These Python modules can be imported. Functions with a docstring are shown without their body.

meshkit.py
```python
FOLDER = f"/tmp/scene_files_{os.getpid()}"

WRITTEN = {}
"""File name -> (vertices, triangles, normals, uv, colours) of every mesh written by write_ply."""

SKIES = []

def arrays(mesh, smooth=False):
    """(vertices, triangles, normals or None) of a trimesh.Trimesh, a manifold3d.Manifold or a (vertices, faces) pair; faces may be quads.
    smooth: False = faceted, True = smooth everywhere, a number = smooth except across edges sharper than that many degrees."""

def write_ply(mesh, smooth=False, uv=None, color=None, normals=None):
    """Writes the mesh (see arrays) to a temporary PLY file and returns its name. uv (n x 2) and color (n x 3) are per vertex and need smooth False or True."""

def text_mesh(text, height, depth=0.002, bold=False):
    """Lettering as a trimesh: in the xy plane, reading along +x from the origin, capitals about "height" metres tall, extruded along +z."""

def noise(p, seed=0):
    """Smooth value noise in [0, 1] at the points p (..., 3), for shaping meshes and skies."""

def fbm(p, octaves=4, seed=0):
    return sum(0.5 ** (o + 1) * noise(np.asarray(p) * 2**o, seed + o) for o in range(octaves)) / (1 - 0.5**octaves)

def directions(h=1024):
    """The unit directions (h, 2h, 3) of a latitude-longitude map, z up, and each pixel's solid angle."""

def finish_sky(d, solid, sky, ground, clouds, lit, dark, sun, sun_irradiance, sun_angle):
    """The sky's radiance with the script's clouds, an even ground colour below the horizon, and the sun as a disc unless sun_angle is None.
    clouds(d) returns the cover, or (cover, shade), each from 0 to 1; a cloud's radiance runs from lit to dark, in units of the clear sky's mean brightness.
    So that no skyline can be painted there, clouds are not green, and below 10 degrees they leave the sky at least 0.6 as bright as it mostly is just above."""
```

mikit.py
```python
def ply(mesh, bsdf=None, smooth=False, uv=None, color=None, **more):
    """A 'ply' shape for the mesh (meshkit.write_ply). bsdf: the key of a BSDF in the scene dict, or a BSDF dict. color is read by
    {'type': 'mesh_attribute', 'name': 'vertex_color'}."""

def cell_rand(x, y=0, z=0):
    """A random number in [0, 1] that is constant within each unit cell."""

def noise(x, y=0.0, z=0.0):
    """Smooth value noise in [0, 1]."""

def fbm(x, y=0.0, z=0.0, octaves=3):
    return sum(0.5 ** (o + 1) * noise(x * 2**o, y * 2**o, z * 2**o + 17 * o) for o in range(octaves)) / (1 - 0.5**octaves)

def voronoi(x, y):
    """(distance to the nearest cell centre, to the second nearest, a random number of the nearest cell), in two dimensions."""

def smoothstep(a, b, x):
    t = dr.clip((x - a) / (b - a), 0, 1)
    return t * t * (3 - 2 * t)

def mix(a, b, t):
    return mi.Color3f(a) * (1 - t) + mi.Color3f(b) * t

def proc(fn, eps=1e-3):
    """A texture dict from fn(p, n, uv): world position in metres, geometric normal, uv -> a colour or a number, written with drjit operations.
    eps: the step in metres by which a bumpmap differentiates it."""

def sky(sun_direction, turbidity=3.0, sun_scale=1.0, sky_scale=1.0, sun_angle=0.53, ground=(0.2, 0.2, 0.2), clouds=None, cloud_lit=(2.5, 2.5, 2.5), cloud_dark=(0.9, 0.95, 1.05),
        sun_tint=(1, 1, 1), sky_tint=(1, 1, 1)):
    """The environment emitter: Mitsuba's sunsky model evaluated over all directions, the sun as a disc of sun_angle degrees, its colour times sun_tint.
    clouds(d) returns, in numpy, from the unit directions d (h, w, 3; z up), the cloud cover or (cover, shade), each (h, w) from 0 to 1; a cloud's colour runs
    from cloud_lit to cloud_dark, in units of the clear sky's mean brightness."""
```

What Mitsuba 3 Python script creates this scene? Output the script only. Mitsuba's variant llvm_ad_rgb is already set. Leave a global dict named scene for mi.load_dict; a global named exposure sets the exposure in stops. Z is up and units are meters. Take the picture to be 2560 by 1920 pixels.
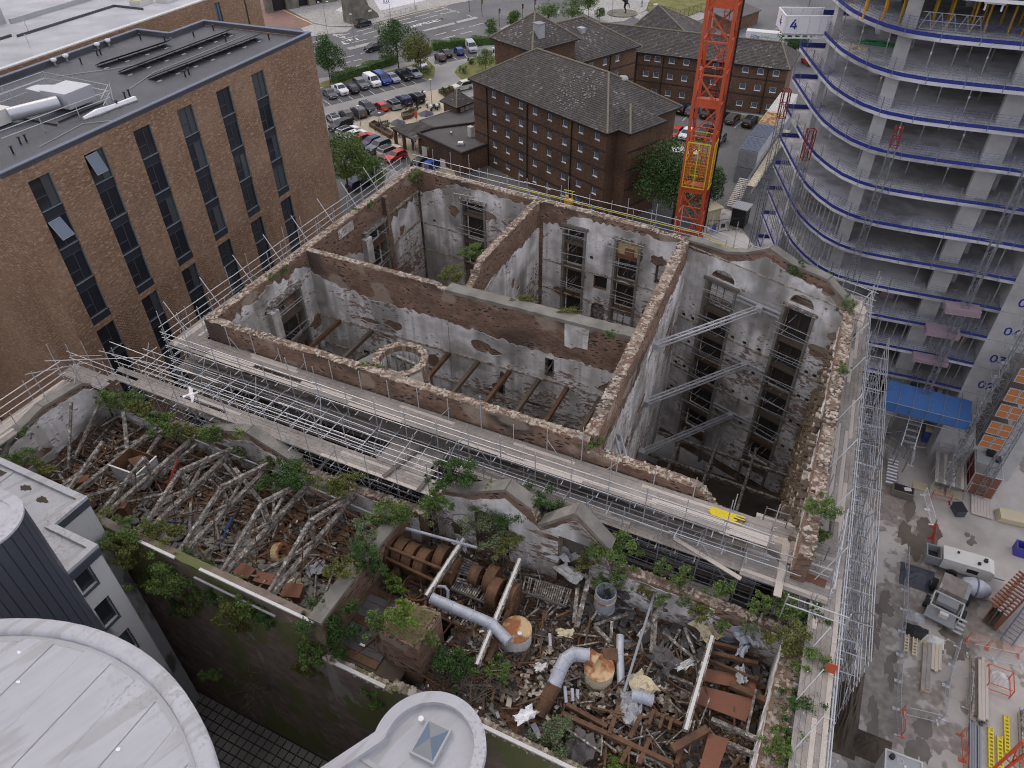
import math, random
import numpy as np, trimesh, drjit as dr, mitsuba as mi, mikit, meshkit
from mikit import noise, fbm, cell_rand, smoothstep, mix, proc
from shapely.geometry import Polygon, Point, LineString, box as sbox
from shapely.ops import unary_union

# ---------------------------------------------------------------- camera, sky, exposure
CAM_F = (0.000000, 0.764921, -0.644124)
CAM_U = (0.013439, 0.644065, 0.764852)
CAM_POS = (0.0, 0.0, 52.0)
CAM_FOV = 69.3581
T4 = mi.ScalarTransform4f
scene, labels = {}, {}
scene['camera'] = {'type': 'perspective', 'fov': CAM_FOV, 'fov_axis': 'x', 'near_clip': 0.5, 'far_clip': 4000.0,
                   'to_world': T4().look_at(origin=list(CAM_POS), target=[CAM_F[0], CAM_F[1], CAM_POS[2] + CAM_F[2]], up=list(CAM_U))}
scene['sky_light'] = mikit.sky((-0.35, 0.45, 0.8), turbidity=4, sun_scale=0.13, sun_angle=24, clouds=lambda d: (1.0, 0.25 + 0.5 * meshkit.fbm(d * 2.5, 3)),
                               cloud_lit=(2.40, 2.40, 2.66), cloud_dark=(1.52, 1.55, 1.80), sky_tint=(1, 1, 1))
exposure = 2.12

rng = np.random.default_rng(7)
rnd = random.Random(5)

# ---------------------------------------------------------------- helpers
class Frame:
    """A local frame on the ground: x along the given angle, y to its left, z up."""
    def __init__(s, ox, oy, deg):
        s.o = np.array([ox, oy, 0.0]); a = math.radians(deg); s.a = deg
        s.R = np.array([[math.cos(a), -math.sin(a), 0], [math.sin(a), math.cos(a), 0], [0, 0, 1.0]])
        s.M = np.eye(4); s.M[:3, :3] = s.R; s.M[:3, 3] = s.o
    def __call__(s, x, y, z=0.0):
        return s.R @ np.array([x, y, z], float) + s.o
    def w(s, v):
        return np.asarray(v, float) @ s.R.T + s.o

WORLD = Frame(0, 0, 0)
FR_R = Frame(-21.020, 41.730, -26.000)
FR_B = Frame(-33.620, 46.620, 66.900)
FR_G = Frame(14.169, 51.603, -45.125)
FR_K = Frame(-8.958, 65.776, -31.098)
FR_H = Frame(-6.380, 121.410, -50.200)
FR_F = Frame(26.300, 150.300, -25.000)
FR_T = Frame(28.200, 55.300, -25.600)
FR_M = Frame(11.380, 127.920, 39.000)

def rotz(d):
    a = math.radians(d); c, s = math.cos(a), math.sin(a)
    return np.array([[c, -s, 0], [s, c, 0], [0, 0, 1.0]])

def basis(d, up=(0, 0, 1)):
    """Rotation whose z runs along d and whose y is as near up as can be."""
    z = np.asarray(d, float); z = z / (np.linalg.norm(z) + 1e-12)
    up = np.asarray(up, float)
    if abs(z @ up) > 0.999 * np.linalg.norm(up): up = np.array([0, 1.0, 0])
    x = np.cross(up, z); x /= np.linalg.norm(x); y = np.cross(z, x)
    return np.stack([x, y, z], 1)

BOXV = np.array([[x, y, z] for x in (-.5, .5) for y in (-.5, .5) for z in (-.5, .5)])
BOXF = np.array([[0, 1, 3], [0, 3, 2], [4, 6, 7], [4, 7, 5], [0, 4, 5], [0, 5, 1], [2, 3, 7], [2, 7, 6], [0, 2, 6], [0, 6, 4], [1, 5, 7], [1, 7, 3]])
def tubeunit(n, cap=True):
    a = np.arange(n) * 2 * np.pi / n
    r = np.stack([np.cos(a), np.sin(a), 0 * a], 1)
    v = np.vstack([r, r + [0, 0, 1]]); i = np.arange(n); j = (i + 1) % n
    f = np.vstack([np.stack([i, j, j + n], 1), np.stack([i, j + n, i + n], 1)])
    if cap:
        f = np.vstack([f, np.stack([i[1:-1] * 0, j[1:-1], i[1:-1]], 1), np.stack([i[1:-1] * 0 + n, i[1:-1] + n, j[1:-1] + n], 1)])
    return v, f
TV, TF = {}, {}
for _n in range(3, 40):
    TV[_n], TF[_n] = tubeunit(_n)

class MB:
    """Collects pieces into one mesh."""
    def __init__(s, fr=WORLD):
        s.v, s.f, s.n, s.fr = [], [], 0, fr
    def add(s, v, f):
        v = np.asarray(v, float); f = np.asarray(f, int)
        if f.shape[1] == 4: f = np.vstack([f[:, [0, 1, 2]], f[:, [0, 2, 3]]])
        s.v.append(v); s.f.append(f + s.n); s.n += len(v); return s
    def tm(s, m):
        return s.add(m.vertices, m.faces)
    def box(s, c, d, rz=0.0, R=None):
        R = rotz(rz) if R is None else R
        return s.add((BOXV * np.asarray(d, float)) @ R.T + np.asarray(c, float), BOXF)
    def bb(s, x0, x1, y0, y1, z0, z1):
        return s.box(((x0 + x1) / 2, (y0 + y1) / 2, (z0 + z1) / 2), (abs(x1 - x0), abs(y1 - y0), abs(z1 - z0)))
    def beam(s, a, b, w, h, up=(0, 0, 1)):
        a, b = np.asarray(a, float), np.asarray(b, float); R = basis(b - a, up)
        return s.box((a + b) / 2, (w, h, np.linalg.norm(b - a)), R=R)
    def tube(s, a, b, r, n=6, r2=None):
        a, b = np.asarray(a, float), np.asarray(b, float); R = basis(b - a)
        v = TV[n] * [r, r, np.linalg.norm(b - a)]
        if r2 is not None: v[n:, :2] *= r2 / r
        return s.add(v @ R.T + a, TF[n])
    def path(s, pts, r, n=8):
        pts = np.asarray(pts, float); t = np.gradient(pts, axis=0); t /= np.linalg.norm(t, axis=1, keepdims=True)
        x = np.cross(t, [0, 0, 1.0]); bad = np.linalg.norm(x, axis=1) < 1e-3; x[bad] = [1, 0, 0]; x /= np.linalg.norm(x, axis=1, keepdims=True)
        for k in range(1, len(x)):
            if x[k] @ x[k - 1] < 0: x[k] *= -1
        y = np.cross(t, x); a = np.arange(n) * 2 * np.pi / n; rr = np.broadcast_to(r, len(pts))
        v = pts[:, None] + rr[:, None, None] * (np.cos(a)[None, :, None] * x[:, None] + np.sin(a)[None, :, None] * y[:, None])
        i, j = np.meshgrid(np.arange(len(pts) - 1), np.arange(n), indexing='ij'); k = (j + 1) % n
        f = np.stack([i * n + j, (i + 1) * n + j, (i + 1) * n + k, i * n + k], -1).reshape(-1, 4)
        f = np.vstack([f[:, [0, 1, 2]], f[:, [0, 2, 3]]]); m = (len(pts) - 1) * n
        e = np.arange(1, n - 1); caps = np.vstack([np.stack([0 * e, e, e + 1], 1), np.stack([m + 0 * e, m + e + 1, m + e], 1)])
        return s.add(v.reshape(-1, 3), np.vstack([f, caps]))
    def prism(s, poly, z0, z1, hole=None):
        p = poly if hasattr(poly, 'geom_type') else Polygon(poly)
        if not p.is_valid: p = p.buffer(0)
        for g in getattr(p, 'geoms', [p]):
            m = trimesh.creation.extrude_polygon(g, z1 - z0, engine='earcut'); m.apply_translation([0, 0, z0]); s.tm(m)
        return s
    def wall(s, poly, y0, y1):
        """An outline in the (x, z) plane, solid from y0 to y1."""
        p = poly if hasattr(poly, 'geom_type') else Polygon(poly)
        if not p.is_valid: p = p.buffer(0)
        for g in getattr(p, 'geoms', [p]):
            if g.geom_type != 'Polygon' or g.area < 1e-4: continue
            m = trimesh.creation.extrude_polygon(g, y1 - y0, engine='earcut')
            v = m.vertices[:, [0, 2, 1]] + [0, y0, 0]
            s.add(v, m.faces[:, ::-1])
        return s
    def quad(s, a, b, c, d):
        return s.add(np.array([a, b, c, d], float), [[0, 1, 2], [0, 2, 3]])
    def tri(s, *p):
        return s.add(np.array(p, float), [[0, i, i + 1] for i in range(1, len(p) - 1)])
    def lathe(s, prof, c=(0, 0, 0), n=16):
        p = np.asarray(prof, float); a = np.arange(n) * 2 * np.pi / n
        v = np.stack([p[:, None, 0] * np.cos(a), p[:, None, 0] * np.sin(a), np.repeat(p[:, 1:2], n, 1)], -1).reshape(-1, 3) + np.asarray(c, float)
        i, j = np.meshgrid(np.arange(len(p) - 1), np.arange(n), indexing='ij'); k = (j + 1) % n
        return s.add(v, np.stack([i * n + j, i * n + k, (i + 1) * n + k, (i + 1) * n + j], -1).reshape(-1, 4))
    def boxes(s, c, d, R):
        """Many boxes at once: centres (n,3), sizes (n,3), rotations (n,3,3)."""
        n = len(c)
        if n == 0: return s
        v = np.einsum('nij,nkj->nki', R, BOXV[None] * np.asarray(d)[:, None]) + np.asarray(c)[:, None]
        f = (BOXF[None] + 8 * np.arange(n)[:, None, None]).reshape(-1, 3)
        return s.add(v.reshape(-1, 3), f)
    def tubes(s, a, b, r, n=5):
        for p, q in zip(a, b): s.tube(p, q, r, n)
        return s
    def arrays(s):
        if not s.v: return np.zeros((0, 3)), np.zeros((0, 3), int)
        v = np.vstack(s.v); return s.fr.w(v), np.vstack(s.f)

NUM = {}
def key_for(base):
    n = NUM.get(base, 0); NUM[base] = n + 1
    return base if n == 0 else '%s_%03d' % (base, n)

def obj(parent, name, mesh, m, smooth=False, stuff=False):
    k = key_for((parent + '__' if parent else '') + name)
    if isinstance(mesh, MB): mesh = mesh.arrays()
    scene[k] = mikit.ply(mesh, m, smooth)
    if stuff: labels[k] = {'kind': 'stuff'}
    return k

def thing(name, label, cat, group=None):
    k = key_for(name); labels[k] = {'label': label, 'category': cat}
    if group: labels[k]['group'] = group
    return k

def solo(name, label, cat, mesh, m, group=None, smooth=False):
    k = thing(name, label, cat, group)
    if isinstance(mesh, MB): mesh = mesh.arrays()
    scene[k] = mikit.ply(mesh, m, smooth); return k

def struct(name, mesh, m, smooth=False, kind='structure', label=None):
    k = key_for(name)
    if isinstance(mesh, MB): mesh = mesh.arrays()
    scene[k] = mikit.ply(mesh, m, smooth); labels[k] = {'kind': kind}
    if label: labels[k]['label'] = label
    return k

SHARED = {}
def unit(kind):
    if kind not in SHARED:
        if kind == 'box': SHARED[kind] = mikit.ply((BOXV, BOXF))
        elif kind.startswith('tube'): SHARED[kind] = mikit.ply((TV[int(kind[4:])], TF[int(kind[4:])]))
        else: SHARED[kind] = None
    return SHARED[kind]

def put(parent, name, kind, M, m, stuff=False):
    """A copy of a shared unit shape (or of a ply dict) under its holder's key."""
    k = key_for(parent + '__' + name)
    d = unit(kind) if isinstance(kind, str) else kind
    scene[k] = {**d, 'to_world': T4(M), 'bsdf': {'type': 'ref', 'id': m}}
    return k

def mat4(R, t):
    M = np.eye(4); M[:3, :3] = R; M[:3, 3] = t; return M

def pbox(parent, name, m, c, d, fr=WORLD, rz=0.0, R=None):
    R = rotz(rz) if R is None else R
    return put(parent, name, 'box', fr.M @ mat4(R * np.asarray(d, float)[None], c), m)

def pbb(parent, name, m, x0, x1, y0, y1, z0, z1, fr=WORLD):
    return pbox(parent, name, m, ((x0 + x1) / 2, (y0 + y1) / 2, (z0 + z1) / 2), (abs(x1 - x0), abs(y1 - y0), abs(z1 - z0)), fr)

def pbeam(parent, name, m, a, b, w, h, fr=WORLD, up=(0, 0, 1)):
    a, b = np.asarray(a, float), np.asarray(b, float)
    return put(parent, name, 'box', fr.M @ mat4(basis(b - a, up) * np.array([[w, h, np.linalg.norm(b - a)]]), (a + b) / 2), m)

def ptube(parent, name, m, a, b, r, fr=WORLD, n=6):
    a, b = np.asarray(a, float), np.asarray(b, float)
    return put(parent, name, 'tube%d' % n, fr.M @ mat4(basis(b - a) * np.array([[r, r, np.linalg.norm(b - a)]]), a), m)

def randrot(n, g):
    q = g.normal(size=(n, 4)); q /= np.linalg.norm(q, axis=1, keepdims=True); w, x, y, z = q.T
    return np.stack([1 - 2 * (y * y + z * z), 2 * (x * y - z * w), 2 * (x * z + y * w), 2 * (x * y + z * w), 1 - 2 * (x * x + z * z), 2 * (y * z - x * w),
                     2 * (x * z - y * w), 2 * (y * z + x * w), 1 - 2 * (x * x + y * y)], 1).reshape(n, 3, 3)

def leaves(c, size, g, aspect=0.55, droop=0.0):
    """Leaf-sized folded faces at the points c."""
    n = len(c); R = randrot(n, g); s = size * g.uniform(0.6, 1.3, n)
    L = np.array([[0, 0, 0], [0.5, aspect * .5, .08], [1, 0, 0], [0.5, -aspect * .5, .08]]) - [.5, 0, 0]
    v = np.einsum('nij,nkj->nki', R, L[None] * s[:, None, None]) + c[:, None]
    b = 4 * np.arange(n)[:, None]
    f = np.concatenate([b + [0, 1, 2], b + [0, 2, 3]])
    return v.reshape(-1, 3), f


# ---------------------------------------------------------------- materials
def mat(name, color, rough=0.7, metal=0.0, spec=0.4, bump=None, two=True, **kw):
    d = {'type': 'principled', 'base_color': color if isinstance(color, dict) else {'type': 'rgb', 'value': list(color)}, 'roughness': rough, 'metallic': metal, 'specular': spec, **kw}
    if bump is not None: d = {'type': 'bumpmap', 'arbitrary': bump[0], 'scale': bump[1], 'bsdf': d}
    scene[name] = {'type': 'twosided', 'bsdf': d} if two else d
    return name

def wallco(p, n):
    flat = abs(n.z) > 0.7
    return dr.select(flat, p.x, p.x * (-n.y) + p.y * n.x), dr.select(flat, p.y, p.z)

def brickish(a, b, c, mortar=None, patch=0.3):
    """Courses too small to pick apart: stretched fine grain over broad patches."""
    def fn(p, n, uv):
        h, z = wallco(p, n)
        row = dr.floor(z / 0.078)
        r = cell_rand(dr.floor(h / 0.23 + 0.5 * row), row, 3)
        g = noise(h * 0.35, z * 0.35, 4.0)
        k = dr.clip(r * 0.75 + (g - 0.5) * patch * 2 + 0.12, 0, 1)
        col = mix(a, b, k)
        return mix(col, c, smoothstep(0.8, 1.0, cell_rand(dr.floor(h / 0.23 + 0.5 * row), row, 9)))
    return proc(fn)

mat('m_brick_new', brickish((0.18, 0.108, 0.066), (0.31, 0.198, 0.126), (0.38, 0.27, 0.19)), 0.85)
mat('m_brick_hotel', brickish((0.092, 0.052, 0.034), (0.172, 0.100, 0.062), (0.06, 0.040, 0.030), patch=0.5), 0.85)
mat('m_brick_band', (0.045, 0.034, 0.032), 0.8)

def f_ruinbrick(p, n, uv):
    h, z = wallco(p, n)
    row = dr.floor(z / 0.085)
    r = cell_rand(dr.floor(h / 0.25 + 0.5 * row), row, 3)
    big = fbm(h * 0.22, z * 0.3, 2.0, 3); mid = fbm(h * 0.9, z * 1.6, 5.0, 2)
    col = mix((0.125, 0.075, 0.054), (0.27, 0.175, 0.122), dr.clip(r * 0.6 + (mid - 0.5) * 1.2 + 0.2, 0, 1))
    col = mix(col, (0.045, 0.038, 0.033), smoothstep(0.55, 0.75, big) * 0.75)
    col = mix(col, (0.03, 0.027, 0.025), smoothstep(0.80, 0.9, r) * smoothstep(0.35, 0.6, mid))
    return mix(col, (0.36, 0.30, 0.24), smoothstep(0.62, 0.72, fbm(h * 0.5, z * 0.8, 11.0, 3)) * 0.5)
mat('m_ruin_brick', proc(f_ruinbrick), 0.9)

def f_plaster(p, n, uv):
    h, z = wallco(p, n)
    row = dr.floor(z / 0.085)
    r = cell_rand(dr.floor(h / 0.25 + 0.5 * row), row, 3)
    big = fbm(h * 0.16, z * 0.22, 3.0, 3); mid = fbm(h * 0.8, z * 1.1, 7.0, 4); fine = fbm(h * 2.6, z * 5.5, 1.0, 3)
    streak = fbm(h * 1.7, z * 0.12, 9.0, 3)
    tiny = fbm(h * 4.5, z * 11.0, 3.0, 2)
    white = mix((0.42, 0.40, 0.375), (0.80, 0.785, 0.77), smoothstep(0.25, 0.7, 0.55 * mid + 0.45 * streak))
    white = mix(white, (0.27, 0.245, 0.21), smoothstep(0.5, 0.7, fbm(h * 0.5, z * 0.35, 31.0, 4)) * 0.6)
    white = mix(white, (0.30, 0.27, 0.23), smoothstep(0.55, 0.78, streak) * 0.6)
    brick = mix((0.10, 0.06, 0.045), (0.24, 0.15, 0.105), dr.clip(r * 0.7 + (mid - .3) * 0.7, 0, 1))
    k = smoothstep(0.57, 0.67, 0.34 * big + 0.24 * mid + 0.26 * fine + 0.22 * tiny) * 0.88
    col = mix(white, brick, k)
    damp = smoothstep(0.52, 0.68, fbm(h * 0.3, z * 0.2, 21.0, 3))
    return mix(col, (0.095, 0.085, 0.07), damp * 0.6)
mat('m_plaster', proc(f_plaster), 0.9, bump=(proc(lambda p, n, uv: fbm(wallco(p, n)[0] * 3, wallco(p, n)[1] * 6, 1.0, 2), 0.03), 0.05))

def f_rubble(p, n, uv):
    a = noise(p.x * 5, p.y * 5, p.z * 7); b = fbm(p.x * 1.1, p.y * 1.1, p.z, 3)
    col = mix((0.15, 0.095, 0.068), (0.43, 0.385, 0.32), smoothstep(0.25, 0.75, a * 0.7 + b * 0.4))
    return mix(col, (0.10, 0.085, 0.065), smoothstep(0.6, 0.75, b) * 0.7)
mat('m_rubble', proc(f_rubble), 0.95)

def f_moss(p, n, uv):
    h, z = wallco(p, n)
    a = fbm(h * 0.5, z * 0.25, 2.0, 3); b = fbm(h * 2, z * 2.5, 1.0, 3)
    col = mix((0.12, 0.095, 0.08), (0.25, 0.19, 0.155), b)
    col = mix(col, (0.12, 0.135, 0.045), smoothstep(0.44, 0.62, a) * 0.85)
    return mix(col, (0.30, 0.29, 0.28), smoothstep(0.70, 0.78, fbm(h * 0.8, z * 0.5, 7.0, 4)) * 0.5)
mat('m_mossy_brick', proc(f_moss), 0.95)
mat('m_coping', proc(lambda p, n, uv: mix((0.10, 0.095, 0.08), (0.27, 0.25, 0.22), fbm(p.x * 1.5, p.y * 1.5, p.z * 1.5, 3))), 0.9)

def f_board(p, n, uv):
    a = fbm(p.x * 0.6, p.y * 0.6, p.z * 0.5, 3); b = noise(p.x * 6, p.y * 6, p.z * 3)
    return mix((0.15, 0.135, 0.12), (0.37, 0.335, 0.30), dr.clip(a * 0.9 + b * 0.35 - 0.1, 0, 1))
mat('m_board', proc(f_board), 0.85)
mat('m_board_dark', (0.13, 0.115, 0.10), 0.9)
mat('m_old_beam', (0.105, 0.080, 0.058), 0.9)
mat('m_board_light', (0.47, 0.42, 0.37), 0.85)
def f_timber(p, n, uv):
    a = fbm(p.x * 5.5, p.y * 5.5, p.z * 5.5, 3); b = noise(p.x * 21, p.y * 21, p.z * 21)
    col = mix((0.07, 0.058, 0.047), (0.27, 0.245, 0.215), smoothstep(0.3, 0.72, a * 0.75 + b * 0.3))
    return mix(col, (0.52, 0.49, 0.44), smoothstep(0.60, 0.68, a * .7 + b * .3) * 0.8)
mat('m_timber', proc(f_timber), 0.9)
def f_rust(p, n, uv):
    a = fbm(p.x * 1.6, p.y * 1.6, p.z * 1.6, 4); b = noise(p.x * 7, p.y * 7, p.z * 7)
    return mix((0.042, 0.027, 0.019), (0.19, 0.098, 0.050), dr.clip(a * 0.9 + b * 0.35 - 0.15, 0, 1))
mat('m_rust', proc(f_rust), 0.85)
mat('m_rust_top', proc(lambda p, n, uv: mix((0.26, 0.10, 0.04), (0.50, 0.36, 0.20), smoothstep(0.4, 0.65, fbm(p.x * 2.2, p.y * 2.2, p.z * 2.2, 4)))), 0.8)
mat('m_galv', (0.52, 0.53, 0.55), 0.42, 0.55)
mat('m_galv_dark', (0.24, 0.25, 0.27), 0.5, 0.5)
mat('m_duct', proc(lambda p, n, uv: mix((0.30, 0.32, 0.37), (0.50, 0.52, 0.57), fbm(p.x * 3, p.y * 3, p.z * 3, 3))), 0.55, 0.3)

def f_conc(p, n, uv):
    a = fbm(p.x * 0.35, p.y * 0.35, p.z * 0.35, 4); b = fbm(p.x * 2.5, p.y * 2.5, p.z * 2.5, 2)
    return mix((0.29, 0.29, 0.285), (0.52, 0.52, 0.51), dr.clip(a * 1.3 + b * 0.3 - 0.35, 0, 1))
mat('m_concrete', proc(f_conc), 0.85)
mat('m_slab', proc(lambda p, n, uv: mix((0.24, 0.235, 0.225), (0.56, 0.56, 0.58), smoothstep(0.32, 0.62, fbm(p.x * 0.16, p.y * 0.16, p.z * 0.9, 4) * 0.8 + 0.2 * fbm(p.x * 1.4, p.y * 1.4, p.z, 2)))), 0.8)
def f_yard(p, n, uv):
    a = fbm(p.x * 0.25, p.y * 0.25, 1.0, 4); b = fbm(p.x * 1.6, p.y * 1.6, 3.0, 3); w = fbm(p.x * 0.2 + 9, p.y * 0.12, 6.0, 3)
    col = mix((0.30, 0.275, 0.25), (0.50, 0.465, 0.43), dr.clip(a * 1.2 + b * 0.4 - 0.3, 0, 1))
    return mix(col, (0.15, 0.125, 0.105), smoothstep(0.55, 0.60, w * 0.75 + 0.25 * b) * (0.45 + 0.5 * fbm(p.x * 3, p.y * 3, 2.0, 2)))
mat('m_yard', proc(f_yard), 0.75)
def f_asph(p, n, uv):
    a = fbm(p.x * 0.12, p.y * 0.12, 1.0, 3); b = noise(p.x * 3, p.y * 3, 1.0)
    return mix((0.085, 0.085, 0.088), (0.155, 0.152, 0.15), dr.clip(a * 1.1 + 0.2 * b - 0.1, 0, 1))
mat('m_asphalt', proc(f_asph), 0.85)
mat('m_asphalt_light', proc(lambda p, n, uv: mix((0.20, 0.195, 0.185), (0.31, 0.30, 0.285), fbm(p.x * 0.3, p.y * 0.3, 1.0, 3))), 0.9)
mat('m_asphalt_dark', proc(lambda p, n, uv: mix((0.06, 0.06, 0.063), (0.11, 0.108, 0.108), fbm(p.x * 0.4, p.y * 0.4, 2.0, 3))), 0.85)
mat('m_sand_paving', proc(lambda p, n, uv: mix((0.34, 0.29, 0.21), (0.46, 0.40, 0.30), fbm(p.x * 0.7, p.y * 0.7, 1.0, 3))), 0.9)
mat('m_setts', proc(lambda p, n, uv: mix((0.23, 0.22, 0.20), (0.40, 0.385, 0.36), cell_rand(dr.floor(p.x * 2.5), dr.floor(p.y * 2.5), 1) * 0.6 + 0.4 * fbm(p.x * .2, p.y * .2, 1.0, 2))), 0.9)
mat('m_red_paving', proc(lambda p, n, uv: mix((0.17, 0.10, 0.08), (0.26, 0.16, 0.13), fbm(p.x * 0.9, p.y * 0.9, 1.0, 3))), 0.9)
mat('m_plaza', (0.52, 0.51, 0.52), 0.85)
mat('m_kerb', (0.36, 0.35, 0.33), 0.85)
mat('m_marking', (0.62, 0.61, 0.57), 0.8)
mat('m_marking_yellow', (0.60, 0.47, 0.20), 0.8)
mat('m_grass', proc(lambda p, n, uv: mix((0.085, 0.095, 0.025), (0.20, 0.185, 0.07), fbm(p.x * 0.8, p.y * 0.8, 1.0, 4))), 0.95)
mat('m_alley', proc(lambda p, n, uv: mix((0.20, 0.185, 0.165), (0.42, 0.39, 0.35), fbm(p.x * 0.6, p.y * 0.6, 1.0, 4))), 0.8)
mat('m_alley_base', (0.055, 0.05, 0.042), 0.9)
mat('m_gate', (0.42, 0.155, 0.05), 0.7)
mat('m_dry', (0.20, 0.17, 0.085), 0.95)
mat('m_dirt', proc(lambda p, n, uv: mix((0.035, 0.028, 0.022), (0.11, 0.085, 0.062), fbm(p.x * 0.9, p.y * 0.9, p.z * 0.9, 4))), 0.95)

def f_tiles(p, n, uv):
    z = p.z; h = (p.x * (-n.y) + p.y * n.x) / dr.maximum(dr.sqrt(n.x * n.x + n.y * n.y), 0.05)
    row = dr.floor(z / 0.16); r = cell_rand(dr.floor(h / 0.33 + 0.5 * row), row, 5)
    a = fbm(p.x * 0.25, p.y * 0.25, z * 0.25, 3)
    col = mix((0.055, 0.050, 0.047), (0.115, 0.100, 0.092), dr.clip(r * 0.8 + (a - 0.5), 0, 1))
    col = mix(col, (0.25, 0.235, 0.22), smoothstep(0.93, 1.0, r) * smoothstep(0.4, 0.65, a))
    return col
mat('m_rooftile', proc(f_tiles), 0.85)
mat('m_ridge', (0.19, 0.165, 0.12), 0.9)

def f_memb(p, n, uv):
    a = fbm(p.x * 0.3, p.y * 0.3, p.z, 4); b = fbm(p.x * 3, p.y * 3, 5.0, 3); s = fbm(p.x * 0.25 + p.y * 0.3, (p.x - p.y) * 2.2, 2.0, 3)
    col = mix((0.33, 0.33, 0.345), (0.50, 0.50, 0.52), dr.clip(a * 0.8 + s * 0.5 - 0.15, 0, 1))
    col = mix(col, (0.27, 0.265, 0.255), smoothstep(0.55, 0.75, s) * 0.55)
    return mix(col, (0.24, 0.235, 0.22), smoothstep(0.5, 0.8, fbm(p.x * 9, p.y * 9, 5.0, 2)) * smoothstep(0.45, 0.7, a) * 0.5)
mat('m_membrane', proc(f_memb), 0.7)
mat('m_membrane_dark', proc(lambda p, n, uv: mix((0.045, 0.047, 0.054), (0.085, 0.087, 0.098), fbm(p.x * 0.4, p.y * 0.4, 2.0, 4))), 0.55)
mat('m_old_roof', proc(lambda p, n, uv: mix((0.26, 0.26, 0.27), (0.46, 0.46, 0.47), fbm(p.x * 0.35, p.y * 0.5, 2.0, 4))), 0.8)
mat('m_felt', proc(lambda p, n, uv: mix((0.075, 0.068, 0.066), (0.125, 0.115, 0.112), fbm(p.x * 0.5, p.y * 0.5, 2.0, 4))), 0.85)
mat('m_coping_blue', (0.10, 0.115, 0.16), 0.45)
mat('m_cladding', (0.072, 0.080, 0.100), 0.5, 0.2)
def f_render(p, n, uv):
    h, z = wallco(p, n)
    a = fbm(h * 0.9, z * 0.35, 2.0, 4); b = fbm(h * 0.25, z * 0.2, 8.0, 3)
    col = mix((0.40, 0.405, 0.40), (0.56, 0.56, 0.555), b)
    return mix(col, (0.10, 0.105, 0.085), smoothstep(0.52, 0.72, a) * 0.75)
mat('m_render', proc(f_render), 0.85)
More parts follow.
